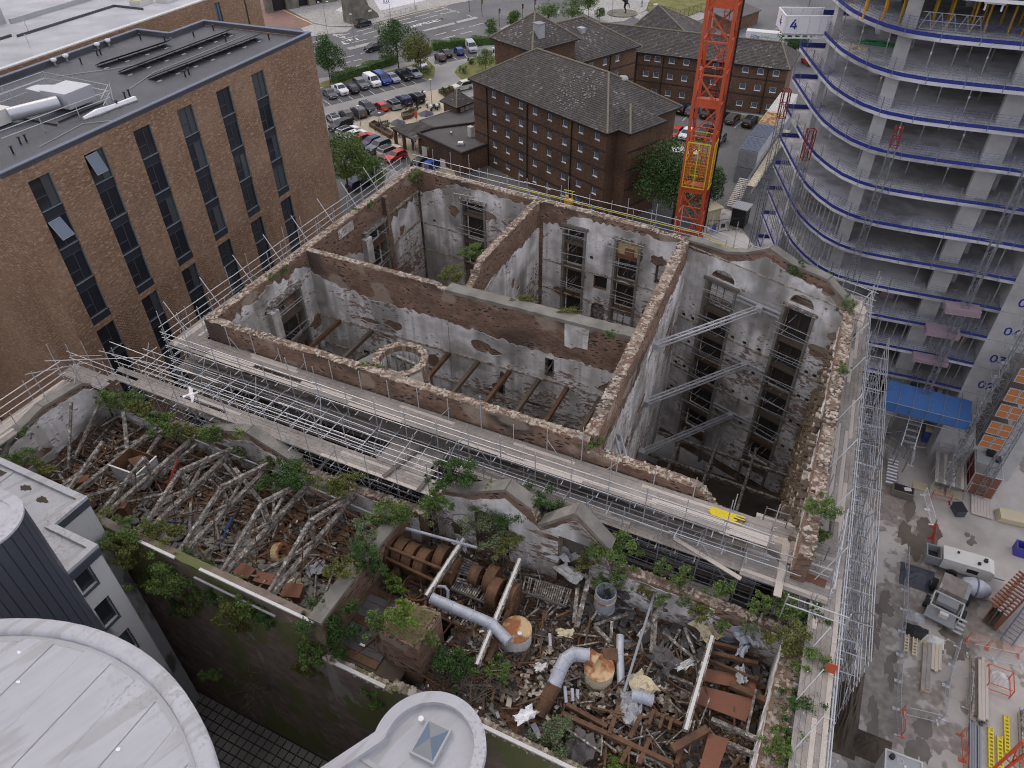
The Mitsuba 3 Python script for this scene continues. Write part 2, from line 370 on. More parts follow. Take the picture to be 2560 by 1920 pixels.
mat('m_render_green', proc(lambda p, n, uv: mix((0.085, 0.09, 0.075), (0.24, 0.24, 0.215), fbm(wallco(p, n)[0] * 0.7, wallco(p, n)[1] * 0.3, 2.0, 4))), 0.9)

mat('m_glass', (0.018, 0.022, 0.028), 0.08, spec=0.7)
mat('m_glass_blue', (0.10, 0.14, 0.19), 0.10, spec=0.7)
mat('m_frame_dark', (0.050, 0.056, 0.068), 0.5)
mat('m_glass_dim', (0.06, 0.07, 0.075), 0.12, spec=0.7)
mat('m_bay_dark', (0.045, 0.041, 0.036), 0.95)  # near-black colour standing in for the shade inside the window bays
mat('m_spandrel', (0.026, 0.030, 0.040), 0.45)
mat('m_white', (0.74, 0.74, 0.75), 0.5)
mat('m_offwhite', (0.56, 0.55, 0.52), 0.6)
mat('m_grey', (0.22, 0.225, 0.235), 0.6)
mat('m_midgrey', (0.36, 0.365, 0.37), 0.6)
mat('m_black', (0.018, 0.018, 0.020), 0.55)
mat('m_rubber', (0.022, 0.022, 0.022), 0.9)
mat('m_orange', (0.50, 0.090, 0.034), 0.5)
mat('m_red', (0.40, 0.035, 0.025), 0.5)
mat('m_darkred', (0.20, 0.03, 0.025), 0.6)
mat('m_yellow', (0.62, 0.50, 0.03), 0.5)
mat('m_propyellow', (0.56, 0.30, 0.03), 0.6)
mat('m_blue', (0.020, 0.032, 0.21), 0.55)
mat('m_netblue', (0.05, 0.13, 0.33), 0.8)
mat('m_pink', (0.29, 0.215, 0.25), 0.8)
mat('m_rustpanel', (0.19, 0.085, 0.052), 0.85)
mat('m_plywood', (0.50, 0.36, 0.17), 0.8)
mat('m_straw', (0.52, 0.45, 0.31), 0.85)
mat('m_bluebin', (0.06, 0.05, 0.30), 0.5)
mat('m_tarp', (0.055, 0.06, 0.078), 0.55)
mat('m_lamp', (0.8, 0.8, 0.78), 0.3)
mat('m_sign_blue', (0.06, 0.09, 0.30), 0.6)
mat('m_green', (0.05, 0.28, 0.10), 0.6)
mat('m_denim', (0.04, 0.05, 0.09), 0.9)
mat('m_skin', (0.45, 0.28, 0.20), 0.7)
mat('m_stone_dark', proc(lambda p, n, uv: mix((0.085, 0.075, 0.06), (0.25, 0.23, 0.19), fbm(wallco(p, n)[0] * 0.9, wallco(p, n)[1] * 0.9, 2.0, 4))), 0.95)
CAR = {'white': (0.70, 0.70, 0.72), 'silver': (0.36, 0.38, 0.41), 'grey': (0.12, 0.125, 0.135), 'black': (0.018, 0.019, 0.022), 'blue': (0.012, 0.045, 0.27), 'navy': (0.018, 0.024, 0.085),
       'red': (0.45, 0.030, 0.015), 'cream': (0.55, 0.52, 0.46), 'bronze': (0.10, 0.085, 0.075), 'paleblue': (0.30, 0.34, 0.42), 'plum': (0.05, 0.04, 0.05)}
for _k, _c in CAR.items():
    mat('m_car_' + _k, _c, 0.3, 0.15 if _k not in ('white', 'cream', 'red') else 0.0, clearcoat=0.6, clearcoat_gloss=0.85)

def leafmat(name, a, b):
    scene[name] = {'type': 'twosided', 'bsdf': {'type': 'principled', 'base_color': proc(lambda p, n, uv: mix(a, b, dr.clip(0.55 * noise(p.x * 2.3, p.y * 2.3, p.z * 2.3) + 0.6 * noise(p.x * 13, p.y * 13, p.z * 13) - 0.05, 0, 1))), 'roughness': 0.6, 'specular': 0.3}}
leafmat('m_leaf_dark', (0.020, 0.046, 0.013), (0.080, 0.150, 0.038))
leafmat('m_leaf_mid', (0.045, 0.080, 0.018), (0.17, 0.25, 0.065))
leafmat('m_leaf_bright', (0.07, 0.12, 0.015), (0.20, 0.29, 0.05))
leafmat('m_leaf_grey', (0.065, 0.085, 0.045), (0.20, 0.24, 0.12))
leafmat('m_leaf_olive', (0.060, 0.068, 0.014), (0.20, 0.21, 0.06))
mat('m_bark', (0.075, 0.058, 0.042), 0.95)
mat('m_twig', (0.14, 0.115, 0.085), 0.95)
mat('m_debris', proc(lambda p, n, uv: mix(mix((0.035, 0.028, 0.022), (0.16, 0.125, 0.095), noise(p.x * 4, p.y * 4, p.z * 4)), (0.36, 0.32, 0.26), smoothstep(0.58, 0.75, fbm(p.x * 2.1, p.y * 2.1, p.z * 3, 3)))), 0.95)
mat('m_reveal', (0.16, 0.19, 0.19), 0.6)


# ---------------------------------------------------------------- ground, road, pavements
def sheet(poly, z, thick=0.0, fr=WORLD):
    return MB(fr).prism(poly, z - (thick or 0.03), z)
struct('ground', MB().quad((-1500, -400, -0.012), (1500, -400, -0.012), (1500, 2500, -0.012), (-1500, 2500, -0.012)), 'm_asphalt')
struct('plaza', sheet([(-60.86,224.04),(-50.57,209.35),(-45.37,205.66),(-41.53,206.15),(-39.36,205.36),(-35.25,208.04),(-30.2,213.31),(-24.74,219.24),(-16.32,226.03),(-8.01,232.54),(17.84,279.15),(-12.91,335.15),(-99.57,341.62),(-88.92,264.04)], 0.11, 0.12), 'm_setts')
struct('plaza_path', sheet([(-37.64,231.65),(-34.66,221.13),(-25.66,229.35),(-20.16,234.89),(-19.61,259.89),(-44.81,261.4)], 0.118), 'm_plaza')
struct('plaza_path', sheet([(-47.05,221.77),(-41.99,217.35),(-43.26,225.47),(-45.42,228.79)], 0.118), 'm_plaza')
struct('side_road', sheet([(-71.49,236.85),(-60.65,223.1),(-50.52,209.07),(-53.06,204.95),(-62.82,208.36),(-75.07,208.96),(-92,237.97)], 0.0), 'm_red_paving')
struct('junction_setts', sheet([(-53.03,204.82),(-50.49,208.93),(-45.32,205.38),(-39.69,205.11),(-40.68,200.9),(-44.94,199.16),(-48.59,197.42),(-50.44,199.42)], 0.0), 'm_setts')
for poly in ([(-38.47,186.76),(-31.57,192.76),(-29.92,193.73),(-29.56,192.18),(-37.25,185.04)], [(-21.63,200.77),(-13.96,208.1),(-13.32,206.54),(-20.74,199.95)], [(-13.4,208.91),(-8.47,213.44),(-7.5,211.94),(-12.79,207.2)]):
    struct('traffic_island', sheet(poly, 0.11, 0.12), 'm_setts')
mk = MB()
def dash(mb, a, b, w=0.15, z=0.0):
    a, b = np.array(a[:2]), np.array(b[:2]); d = b - a; L = np.linalg.norm(d)
    if L < 1e-3: return
    mb.box(((a[0] + b[0]) / 2, (a[1] + b[1]) / 2, z + 0.002), (L, w, 0.006), rz=math.degrees(math.atan2(d[1], d[0])))
lane = [((-38.06,201.1), (-34.73,204.26)), ((-36.2,198.43), (-32.61,202.16)), ((-42.66,196.51), (-39.55,199.55)), ((-40.66,194.23), (-37.24,197.52)),
 ((-37.81,191.35), (-34.44,194.25)), ((-33.13,195.74), (-30.69,198.48)), ((-47.45,192.1), (-44.24,195.33)), ((-38.52,178.92), (-35.62,181.14)),
 ((-34.43,182.2), (-33.4,183.28)), ((-36.66,175.64), (-35.73,176.55)), ((-35.14,176.95), (-33.36,178.31)), ((-33.97,173.08), (-33.13,173.97)), ((-32.48,174.57), (-31.29,175.4)),
 ((-31.03,175.92), (-30.13,176.57)), ((-35.48,171.86), (-34.6,172.44)), ((-37.09,170.42), (-36.06,171.48)), ((-33.35,207.95), (-30.73,210.4)), ((-33.56,205.22), (-30.58,208.36)),
 ((-31.3,205.78), (-29.53,207.41)), ((-31.48,203.43), (-30.13,204.51)), ((-28.55,210.51), (-25.77,213.23)), ((-27.02,207.63), (-23.96,210.63)), ((-24.92,204.46), (-23.55,206.09)),
 ((-19.65,219.2), (-16.3,222.48)), ((-17.63,216.85), (-14.19,220.22)), ((-24.5,214.25), (-21.11,217.77)), ((-22.58,211.99), (-18.72,215.79)), ((-27.06,207.29), (-23.44,210.96)),
 ((-17.96,196.79), (-15.32,199.23)), ((-15.79,193.69), (-12.99,196.37)), ((-14.01,200.28), (-10.93,203.1)), ((-11.7,197.58), (-8.71,200.15)), ((-9.67,204.05), (-6.22,207.43)),
 ((-18,224.14), (-17.02,222.91)), ((-16.69,222.35), (-16.05,221.7)), ((-15.74,221.45), (-14.9,220.48)), ((-14.59,220.24), (-13.96,219.52)), ((-13.65,219.12), (-12.82,218.32)),
 ((-10.86,215.76), (-10.35,215.14)), ((-10.16,214.98), (-9.44,213.7))]
for a, b in lane: dash(mk, a, b, 0.2)
# the worn letters of the lane markings, too worn and slanted to read: bars
for a, b in (((-24.7,204.24), (-22.29,206.37)), ((-24.35,206.47), (-23.23,205.39)), ((-22.85,207.43), (-22.07,206.01)), ((-23.54,206.77), (-20.46,209.4)), ((-21.81,207.37), (-20.17,207.99)), ((-20.03,208.68), (-17.49,210.31)),
             ((-20.65,209.41), (-19.81,208.32)), ((-19.78,210.42), (-18.56,209.3)), ((-19.21,210.39), (-18.33,211.41)), ((-43.59,197.69), (-41.28,198.99)), ((-43.51,198.77), (-42.52,197.77)), ((-41.59,195.52), (-40.18,196.71)),
             ((-41.08,196.75), (-40.2,195.76)), ((-39.53,193.25), (-38.02,194.42)), ((-39.1,194.47), (-38.32,192.89)), ((-37.4,195.01), (-36.57,193.61)), ((-40.25,191.76), (-39.12,190.21)), ((-39.82,190.24), (-38.35,190.89)), ((-40.48,192.08), (-39.82,192.35))):
    dash(mk, a, b, 0.35)
struct('road_markings', mk, 'm_marking')
yl = MB()
for a, b in (((-34.98,207.47), (-24.64,218.1)), ((-24.64,218.1), (-16.5,225.64)), ((-11.87,231.24), (-21.39,221.43))): dash(yl, a, b, 0.22)
for a, b in (((-69.23,233.19), (-50.87,208.95)),): dash(yl, a, b, 0.3, 0.004)
struct('road_markings', yl, 'm_marking_yellow')

# car park
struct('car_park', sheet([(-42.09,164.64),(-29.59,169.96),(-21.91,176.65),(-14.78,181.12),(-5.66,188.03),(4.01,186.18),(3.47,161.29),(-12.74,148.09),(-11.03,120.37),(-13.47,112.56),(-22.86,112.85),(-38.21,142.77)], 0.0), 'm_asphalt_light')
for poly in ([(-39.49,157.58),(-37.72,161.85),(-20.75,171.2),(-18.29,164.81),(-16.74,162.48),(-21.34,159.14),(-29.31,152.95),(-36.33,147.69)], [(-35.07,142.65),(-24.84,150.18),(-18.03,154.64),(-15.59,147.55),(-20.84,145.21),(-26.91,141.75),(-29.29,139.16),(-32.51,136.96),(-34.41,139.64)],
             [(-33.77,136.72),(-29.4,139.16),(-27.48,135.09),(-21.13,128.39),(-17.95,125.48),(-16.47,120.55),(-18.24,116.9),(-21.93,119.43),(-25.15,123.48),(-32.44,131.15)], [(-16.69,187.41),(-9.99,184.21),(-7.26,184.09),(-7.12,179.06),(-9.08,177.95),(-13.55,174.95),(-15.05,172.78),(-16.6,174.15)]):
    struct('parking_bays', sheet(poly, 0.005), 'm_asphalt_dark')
bl = MB()
for a, b in (((-37.45,151.82), (-35.24,148.61)), ((-35.27,153.42), (-33.34,150.34)), ((-33.09,154.53), (-31.27,151.58)), ((-31.18,156.02), (-29.32,153.02)), ((-29.1,157.34), (-27.33,154.48)), ((-26.98,158.68), (-25.34,156.14)),
             ((-25.05,160.23), (-23.3,157.65)), ((-22.95,161.69), (-21.34,159.18)), ((-20.86,163.02), (-19.34,160.55)), ((-19.07,165.22), (-16.98,162.49)), ((-31.91,131.14), (-30.74,132.58)), ((-28.21,127.6), (-27.12,128.86)),
             ((-26.83,125.65), (-25.54,126.87)), ((-25.27,123.61), (-24.22,124.69)), ((-23.56,121.69), (-22.06,123.14)), ((-21.92,119.75), (-20.73,120.82)), ((-29.47,140.35), (-28.89,139.44)), ((-23.45,144.84), (-23.11,144.3)),
             ((-10.42,182.25), (-9.17,178.07)), ((-12.43,178.48), (-11.6,176.83)), ((-14.36,176.15), (-13.47,174.95)), ((-16.09,173.86), (-15.13,172.79)), ((32.61,137.7), (34.11,140.24)), ((41.39,133.82), (43.73,137.12)), ((39.43,135.12), (40.5,136.88)), ((34.25,116.4), (34.98,117.81))):
    dash(bl, a, b, 0.1, 0.006)
struct('bay_markings', bl, 'm_marking')
struct('terrace_paving', sheet([(-29.3,138.58),(-26.26,141.88),(-23.34,144.37),(-20.84,145.21),(-17.77,151.57),(-16.93,155.63),(-13.33,157.61),(-10.42,144.82),(-10.44,125.23),(-7.62,107.2),(-15.86,118.2),(-17.92,125.23),(-21.17,128.79),(-22.8,131.09),(-27.52,135.37)], 0.03, 0.05), 'm_sand_paving')
struct('grass_island', sheet([(-11.64,167.86),(-11.09,171.34),(-9.58,173.84),(-7.92,178.01),(-2.62,178.86),(-2.5,162.69),(-7.55,161.26),(-10.27,163.95)], 0.10, 0.11), 'm_grass')
struct('grass_verge', sheet([(-27.77,167.71),(-21.72,173.29),(-18.71,177.79),(-16.14,171.41),(-15.91,164.71),(-16.78,163.04),(-18.43,165),(-20.66,170.19),(-24.34,168.75),(-26.73,167.47)], 0.05, 0.06), 'm_grass')
struct('grass_verge', sheet([(-40.25,161.43),(-36.89,165.99),(-30.96,170.66),(-30.58,169.15),(-33.2,163.47),(-37.75,159.51),(-39.59,159.58)], 0.05, 0.06), 'm_grass')
struct('bus_stop_pavement', sheet([(-31.63,169.79),(-31.26,171.69),(-28.92,178.66),(-27.24,179.95),(-26.17,179.35),(-25.96,176.12),(-28.73,172.09),(-30.69,169.9)], 0.11, 0.12), 'm_setts')
struct('footpath', sheet([(-1.7,201.65),(0.34,205.25),(8.11,214.42),(14.38,218.58),(14.2,215.58),(0.33,202.22),(-1.51,199.02)], 0.11, 0.12), 'm_setts')
struct('statue_plaza', sheet([(18.4,219.89),(25.02,231.57),(30.47,239.91),(43.09,239.2),(37.35,217.38),(30.19,206.87),(24.64,205.76)], 0.11, 0.12), 'm_setts')
struct('footpath', sheet([(37.43,216.62),(39.02,214.31),(44.81,207.89),(51.47,214.78),(53,212.85),(51.54,208.61),(40.93,199.59),(35.84,204.52),(33.08,211.69)], 0.11, 0.12), 'm_setts')
struct('overgrown_lot', sheet([(40.52,237.57),(56.66,233.21),(56.32,220.21),(51.77,215.28),(45.16,208.79),(37.93,217.35)], 0.09, 0.1), 'm_grass')
struct('footpath', sheet([(40.57,142.66),(48.28,139.72),(47.85,138.62),(40.22,141.72)], 0.1, 0.11), 'm_kerb')
struct('grass_verge', sheet([(40.18,141.53),(47.8,138.44),(46.56,136.3),(39.53,139.85)], 0.06, 0.07), 'm_grass')
struct('grass_verge', sheet([(28.08,127.38),(31.07,126.95),(30.35,124.43),(27.47,124.53)], 0.06, 0.07), 'm_grass')
struct('electric_bay', sheet([(35.2,123.03),(36.2,123.31),(34.77,120.47),(34.04,120.49)], 0.004), 'm_green')
struct('site_yard', MB(FR_R).prism([(43, -40), (130, -40), (130, 60), (44, 44), (42.5, 26)], -0.03, 0.0), 'm_yard')
struct('site_path', sheet([(29.7,103),(31.47,102.59),(33.24,101.71),(33.58,94.78),(34.1,89.65),(28.7,87.85),(26.56,91.85),(28.15,97.09)], 0.0), 'm_yard')
struct('alley', MB(FR_R).prism([(-40, -40), (43, -40), (43, 2), (-40, 2)], -0.03, 0.0), 'm_alley_base')
struct('mill_floor', MB(FR_R).prism([(0, 0), (41, -2), (41, 20), (0, 27)], -0.03, 0.002), 'm_dirt')

# sky dome outside the frame comes with the sky light; the slabs of the alley lie in the gap at the foot of the rear wall
slab_stuff = MB(FR_R); cnt = 0
cells = sorted([(i, j) for i in range(44) for j in range(17)], key=lambda q: (q[1] > 12, rnd.random()))
for i, j in cells:
    x, y = -8.0 + i * 0.62, -24.6 + j * 0.62
    c = (x + 0.31, y + 0.31, 0.012 + 0.008 * rnd.random()); d = (0.53, 0.53, 0.03)
    if cnt < 290 and 8 < i < 40: pbox('alley', 'slab', 'm_alley', c, d, FR_R, rz=rnd.uniform(-.6, .6)); cnt += 1
    else: slab_stuff.box(c, d, rz=rnd.uniform(-.6, .6))
obj('alley', 'far_slabs', slab_stuff, 'm_alley', stuff=True)


# ---------------------------------------------------------------- the brick apartment block on the left
def holes(outer, rects):
    return Polygon(outer).difference(unary_union([sbox(*r) for r in rects])) if rects else Polygon(outer)
def window_unit(parent, fr, x0, x1, z0, z1, y, frame_m='m_frame_dark', glass='m_glass', fw=0.07, depth=0.10, mull=(), trans=(), label=None):
    """A window: its frame is the part, its panes the sub-parts. y is the outer face of the frame; y grows into the building."""
    b = MB(fr)
    b.bb(x0, x0 + fw, y, y + depth, z0, z1).bb(x1 - fw, x1, y, y + depth, z0, z1).bb(x0 + fw, x1 - fw, y, y + depth, z0, z0 + fw).bb(x0 + fw, x1 - fw, y, y + depth, z1 - fw, z1)
    for m in mull: b.bb(m - fw / 2, m + fw / 2, y, y + depth, z0 + fw, z1 - fw)
    for (a, c, t) in trans: b.bb(a, c, y + 0.004, y + depth, t - fw / 2, t + fw / 2)
    k = obj(parent, 'window', b, frame_m)
    xs = [x0 + fw] + [q for m in mull for q in (m - fw / 2, m + fw / 2)] + [x1 - fw]
    for i in range(0, len(xs), 2): pbb(k, 'pane', glass if rnd.random() > .3 else 'm_glass_dim' if glass == 'm_glass' else glass, xs[i], xs[i + 1], y + depth * 0.5, y + depth * 0.5 + 0.02, z0 + fw, z1 - fw, fr)
    if label: labels[k] = {'label': label}
    return k

bk = thing('apartment_block', 'tall brown brick apartment block with dark window strips and flat dark roof', 'building')
SX = [1.52 + 4.84 * i for i in range(6)]; SW = 1.82
rects = []
for x in SX: rects += [(x, 18.12, x + SW, 30.22), (x, 1.0, x + SW, 17.58)]
w = MB(FR_B); w.wall(holes([(0, 0), (35.6, 0), (35.6, 31.1), (0, 31.1)], rects), 0, 0.35)
obj(bk, 'wall', w, 'm_brick_new')
w = MB(FR_B); w.bb(-0.0, 0.35, 0.352, 17.6, 0, 31.1); obj(bk, 'wall', w, 'm_brick_new')
w = MB(FR_B); w.bb(35.25, 35.6, 0.352, 13.4, 0, 31.1).bb(30.5, 35.248, 13.1, 13.4, 0, 31.1).bb(30.2, 30.5, 13.1, 17.6, 0, 31.1).bb(0.352, 30.198, 17.3, 17.6, 0, 31.1); obj(bk, 'wall', w, 'm_brick_new')
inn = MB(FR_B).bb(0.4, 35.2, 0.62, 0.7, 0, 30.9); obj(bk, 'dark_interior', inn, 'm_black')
tops = [30.22 - 3.05 * i for i in range(4)]; low = [17.58 - 3.05 * i for i in range(5)]
sp_h = 0.72
for i, x in enumerate(SX):
    for j, zt in enumerate(tops + low):
        zb = max(zt - (3.05 - sp_h), 1.0)
        mull = x + (1.05 if j % 2 == 0 else 0.85)
        k = window_unit(bk, FR_B, x, x + SW, zb, zt, 0.14, mull=(mull,), trans=((x + .07, mull - .035, zb + 0.95),))
        if j not in (3, 8): pbb(bk, 'spandrel', 'm_spandrel', x, x + SW, 0.155, 0.24, zb - sp_h, zb - 0.001, FR_B)
        elif j == 3: pbb(bk, 'sill', 'm_spandrel', x - 0.02, x + SW + 0.02, 0.02, 0.24, 18.10, 18.12 + (zb - 18.12), FR_B)
        obj(k, 'reveal_trim', MB(FR_B).bb(x + SW - 0.05, x + SW - 0.002, 0.02, 0.139, zb + 0.02, zt - 0.05).bb(x + .1, x + SW - .052, 0.02, 0.139, zb - 0.03, zb + 0.012), 'm_reveal')
    # the panel of open brickwork beside each lower strip
    pf = MB(FR_B); n = 0
    for r in range(40):
        for c in range(8):
            if (r + c) % 2: pf.bb(x + SW + 0.12 + c * 0.17, x + SW + 0.12 + c * 0.17 + 0.15, -0.045, 0.0, 14.6 - 2.4 + r * 0.14, 14.6 - 2.4 + r * 0.14 + 0.07)
    obj(bk, 'open_brickwork', pf, 'm_brick_new', stuff=True)
pf = MB(FR_B)
for r in range(70):
    for c in range(8):
        if (r + c) % 2: pf.bb(-0.045, 0.0, 2.2 + c * 0.17, 2.35 + c * 0.17, 13 + r * 0.14, 13.07 + r * 0.14)
obj(bk, 'open_brickwork', pf, 'm_brick_new', stuff=True)
for (x, zt, glass, open_) in ((SX[1], 30.1, 'm_glass_blue', .62), (SX[0], 27.1, 'm_glass_blue', .95)):
    sa = MB(FR_B); z0 = zt - 1.5; R = np.array([[1, 0, 0], [0, math.cos(open_ * .6), -math.sin(open_ * .6)], [0, math.sin(open_ * .6), math.cos(open_ * .6)]]).T
    def hinge(c): return R @ (np.array(c) - [0, 0, zt]) + [x + 0.1, 0.02, zt]
    for (c, d) in (((0.03, 0, zt - .75), (.06, .06, 1.5)), ((1.02, 0, zt - .75), (.06, .06, 1.5)), ((.525, 0, zt - .03), (.93, .06, .06)), ((.525, 0, zt - 1.47), (.93, .06, .06))): sa.box(hinge(c), d, R=R)
    k = obj(bk, 'open_sash', sa, 'm_grey'); labels[k] = {'label': 'window sash hanging open'}
    obj(k, 'pane', MB(FR_B).box(hinge((.525, 0, zt - .75)), (.93, .02, 1.38), R=R), glass)
# roof: deck, upstands, blue-grey coping
outline = [(-.06, -.06), (35.66, -.06), (35.66, 13.46), (30.56, 13.46), (30.56, 17.66), (-.06, 17.66)]
obj(bk, 'roof', MB(FR_B).prism(Polygon(outline).buffer(-0.40), 30.6, 31.0), 'm_membrane_dark')
P0 = Polygon(outline); ring = P0.difference(P0.buffer(-0.42))
obj(bk, 'parapet', MB(FR_B).prism(P0.buffer(-0.07).difference(P0.buffer(-0.40)), 31.002, 31.42), 'm_membrane_dark')
obj(bk, 'coping', MB(FR_B).prism(ring, 31.42, 31.50), 'm_coping_blue')
# rows of solar panels on low frames
def solar_row(x0, y0, x1, y1):
    a, b = np.array([x0, y0]), np.array([x1, y1]); d = (b - a) / np.linalg.norm(b - a); n = np.array([-d[1], d[0]]); L = np.linalg.norm(b - a); N = int(L / 1.05)
    k = thing('solar_array', 'low row of dark solar panels on the flat roof, ' + SOLAR.pop(0), 'solar panels', 'solar panel rows on the flat roof')
    for i in range(N):
        p = a + d * (i + .5) * L / N; ang = math.degrees(math.atan2(d[1], d[0]))
        R = rotz(ang) @ np.array([[1, 0, 0], [0, .93, .36], [0, -.36, .93]])
        pbox(k, 'panel', 'm_black', (*p, 31.32), (L / N - .03, 1.25, .05), FR_B, R=R)
    fm = MB(FR_B)
    for i in range(0, N + 1, 2):
        p = a + d * min(i * L / N, L - .2) + d * .1; q = p - n * 0.45
        fm.beam((*(p + n * .4), 31.03), (*(p - n * .5), 31.03), .06, .05).tube((*(p + n * .32), 31.02), (*(p + n * .32), 31.48 - .32), .03, 4)
        obj(k, 'ballast', MB(FR_B).box((*(p - n * .85), 31.03), (.45, .16, .05), rz=math.degrees(math.atan2(d[1], d[0]))), 'm_midgrey')
    obj(k, 'support', fm, 'm_black', stuff=True)
SOLAR = ['farthest from the wall edge', 'in the middle', 'nearest the wall edge']
solar_row(20.6, 12.7, 28.5, 11.8); solar_row(19.84, 9.24, 34.0, 8.66); solar_row(19.5, 5.56, 33.5, 4.73)
for i, (x, y) in enumerate(((24.69, 17.0), (26.04, 17.0), (19.51, 16.9), (20.85, 16.9))):
    c = thing('vent_cowl', 'white domed vent cowl by the back parapet, number %s from the left' % ('first', 'second', 'third', 'fourth')[[2, 3, 0, 1][i]], 'vent', 'white vent cowls on the dark roof')
    obj(c, 'stem', MB(FR_B).tube((x, y, 31), (x, y, 31.35), .09, 8), 'm_grey'); obj(c, 'cap', MB(FR_B).lathe([(.02, .36), (.24, .3), (.26, .12), (.14, 0), (.01, -.02)], (x, y, 31.35), 10), 'm_white', True)
PV = [(4.93, 4.17), (5.43, 4.17), (15.09, 4.19), (15.69, 4.32), (28.84, 15.69), (31.45, 11.23), (20.71, 15.0), (34.13, 11.0), (33.39, 3.48), (13.35, 3.29), (3.5, 3.24), (23.2, 15.6), (23.6, 15.6), (21.3, 3.4), (21.9, 3.5), (29.3, 13.0), (31.3, 7.1)]
ORD = 'first second third fourth fifth sixth seventh eighth ninth tenth eleventh twelfth thirteenth fourteenth fifteenth sixteenth seventeenth eighteenth nineteenth'.split()
for i, (x, y) in enumerate(sorted(PV)):
    c = thing('vent_pipe', 'short dark capped vent pipe on the dark roof, %s from the near end' % ORD[i], 'vent pipe', 'vent pipes on the dark flat roof')
    obj(c, 'stem', MB(FR_B).tube((x, y, 31), (x, y, 31.5), .07, 6), 'm_black'); obj(c, 'cap', MB(FR_B).tube((x, y, 31.5), (x, y, 31.56), .13, 6), 'm_black')
hv = thing('air_handling_unit', 'galvanised ductwork and air handling box on the dark flat roof', 'ductwork')
obj(hv, 'box', MB(FR_B).bb(10.9, 13.5, 5.6, 8.3, 31.3, 32.5), 'm_galv'); obj(hv, 'hood', MB(FR_B).wall([(0, 0), (2.4, 0), (1.6, .75)], 0, 2.2).tm(trimesh.Trimesh()) if False else MB(FR_B).prism([(11.2, 8.35), (13.3, 8.35), (12.4, 10.6), (11.4, 10.6)], 31.4, 32.2), 'm_galv')
obj(hv, 'round_duct', MB(FR_B).tube((10.85, 6.6, 31.8), (7.6, 8.2, 31.7), .5, 14), 'm_galv', 40); obj(hv, 'plant_box', MB(FR_B).bb(5.2, 8.0, 8.2, 10.6, 31.15, 32.2), 'm_offwhite')
obj(hv, 'support', MB(FR_B).bb(9, 13.6, 4.9, 5.0, 31.05, 31.15).bb(9, 13.6, 8.8, 8.9, 31.05, 31.15).bb(8.5, 8.6, 4.6, 9, 31.05, 31.15), 'm_black')
for nm, pts in (('nearest the ductwork', [(4.0, 11.6), (14.1, 11.5), (13.6, 4.1), (4.2, 4.9)]), ('around the outside', [(3.6, 13.4), (15.3, 13.2), (14.7, 5.2), (12, 3.2)])):
    rl = thing('roof_handrail', 'tubular guard rail on the dark flat roof, ' + nm, 'guard rail')
    for zz in (31.6, 32.1): obj(rl, 'rail', MB(FR_B).path([(*p, zz) for p in pts], .035, 5), 'm_galv')
    for a, b in zip(pts[:-1], pts[1:]):
        for t in (0.02, .33, .66): q = np.array(a) + (np.array(b) - a) * t; ptube(rl, 'post', 'm_galv', (*q, 31), (*q, 32.1), .035, FR_B)
solo('foil_sheet', 'crumpled silver white foil sheet lying on the dark flat roof', 'foil sheet', MB(FR_B).path([(10.3, 3.7, 31.08), (11.5, 3.5, 31.15), (13, 3.4, 31.1), (15.1, 3.1, 31.12)], [.15, .3, .22, .25], 6), 'm_white')
for i, pts in enumerate(([(17.2, 14.2), (20.4, 11.2), (23, 9.5)], [(17, 5.6), (21, 6.8), (33.5, 6.6)], [(5, 2.4), (9.5, 3.0), (11, 1.2)], [(17.5, 8.4), (14.2, 4.6)])):
    cb = solo('lightning_conductor', 'thin pale conductor strip on the dark roof, ' + ('between the far panel rows', 'along the nearest panel row', 'by the near edge vents', 'beside the ductwork')[i], 'conductor strip', MB(FR_B).path([(*p, 31.06) for p in pts], .03, 4), 'm_midgrey', 'conductor strips on the dark roof')

# the pale-roofed block behind it
b2 = thing('pale_roof_block', 'brick block with worn pale flat roof behind the dark roof', 'building')
r2 = [(22.2 + 0.3, 0, 0)]
rects = [(45.18,30.71), (46.78,28.6), (50.43,29.69), (51.02,27.13)]
hl = [(rects[0][0], 20, rects[1][0] - .6, 30.4), (rects[2][0], 20, rects[3][0] - .3, 30.4), (39.3, 20, 41.2, 28.6), (35.6, 20, 37.4, 28.6)]
obj(b2, 'wall', MB(FR_B).wall(holes([(-25, 0), (53.4, 0), (53.4, 31), (-25, 31)], hl), 20.4, 20.8), 'm_brick_new')
obj(b2, 'wall', MB(FR_B).bb(53.0, 53.4, 20.802, 45, 0, 31), 'm_brick_new')
for (x0, z0, x1, z1) in hl: window_unit(b2, FR_B, x0, x1, z0, z1, 20.5, glass='m_glass_blue' if x0 > 42 else 'm_glass', mull=((x0 + x1) / 2,))
obj(b2, 'roof', MB(FR_B).bb(-25, 53, 20.81, 60, 30.4, 31.01), 'm_old_roof')
obj(b2, 'edge_upstand', MB(FR_B).bb(-25, 53.4, 20.38, 20.9, 31.012, 31.14), 'm_offwhite')
obj(b2, 'roof_upstand', MB(FR_B).bb(-25, 25, 29.0, 29.12, 31.012, 31.25).bb(25, 38, 28.2, 28.32, 31.012, 31.25).bb(37.9, 38.0, 24, 28.2, 31.012, 31.25), 'm_membrane_dark')
obj(b2, 'parapet', MB(FR_B).bb(-25, 28.5, 34.0, 34.3, 31.012, 33.0).bb(28.5, 53, 33.2, 33.5, 31.012, 31.5), 'm_midgrey')
for i in range(9): x = -6 + i * 4.1; ptube(b2, 'post', 'm_galv', (x, 28.8 - (i % 2) * 5, 31), (x, 28.8 - (i % 2) * 5, 32.3), .04, FR_B)
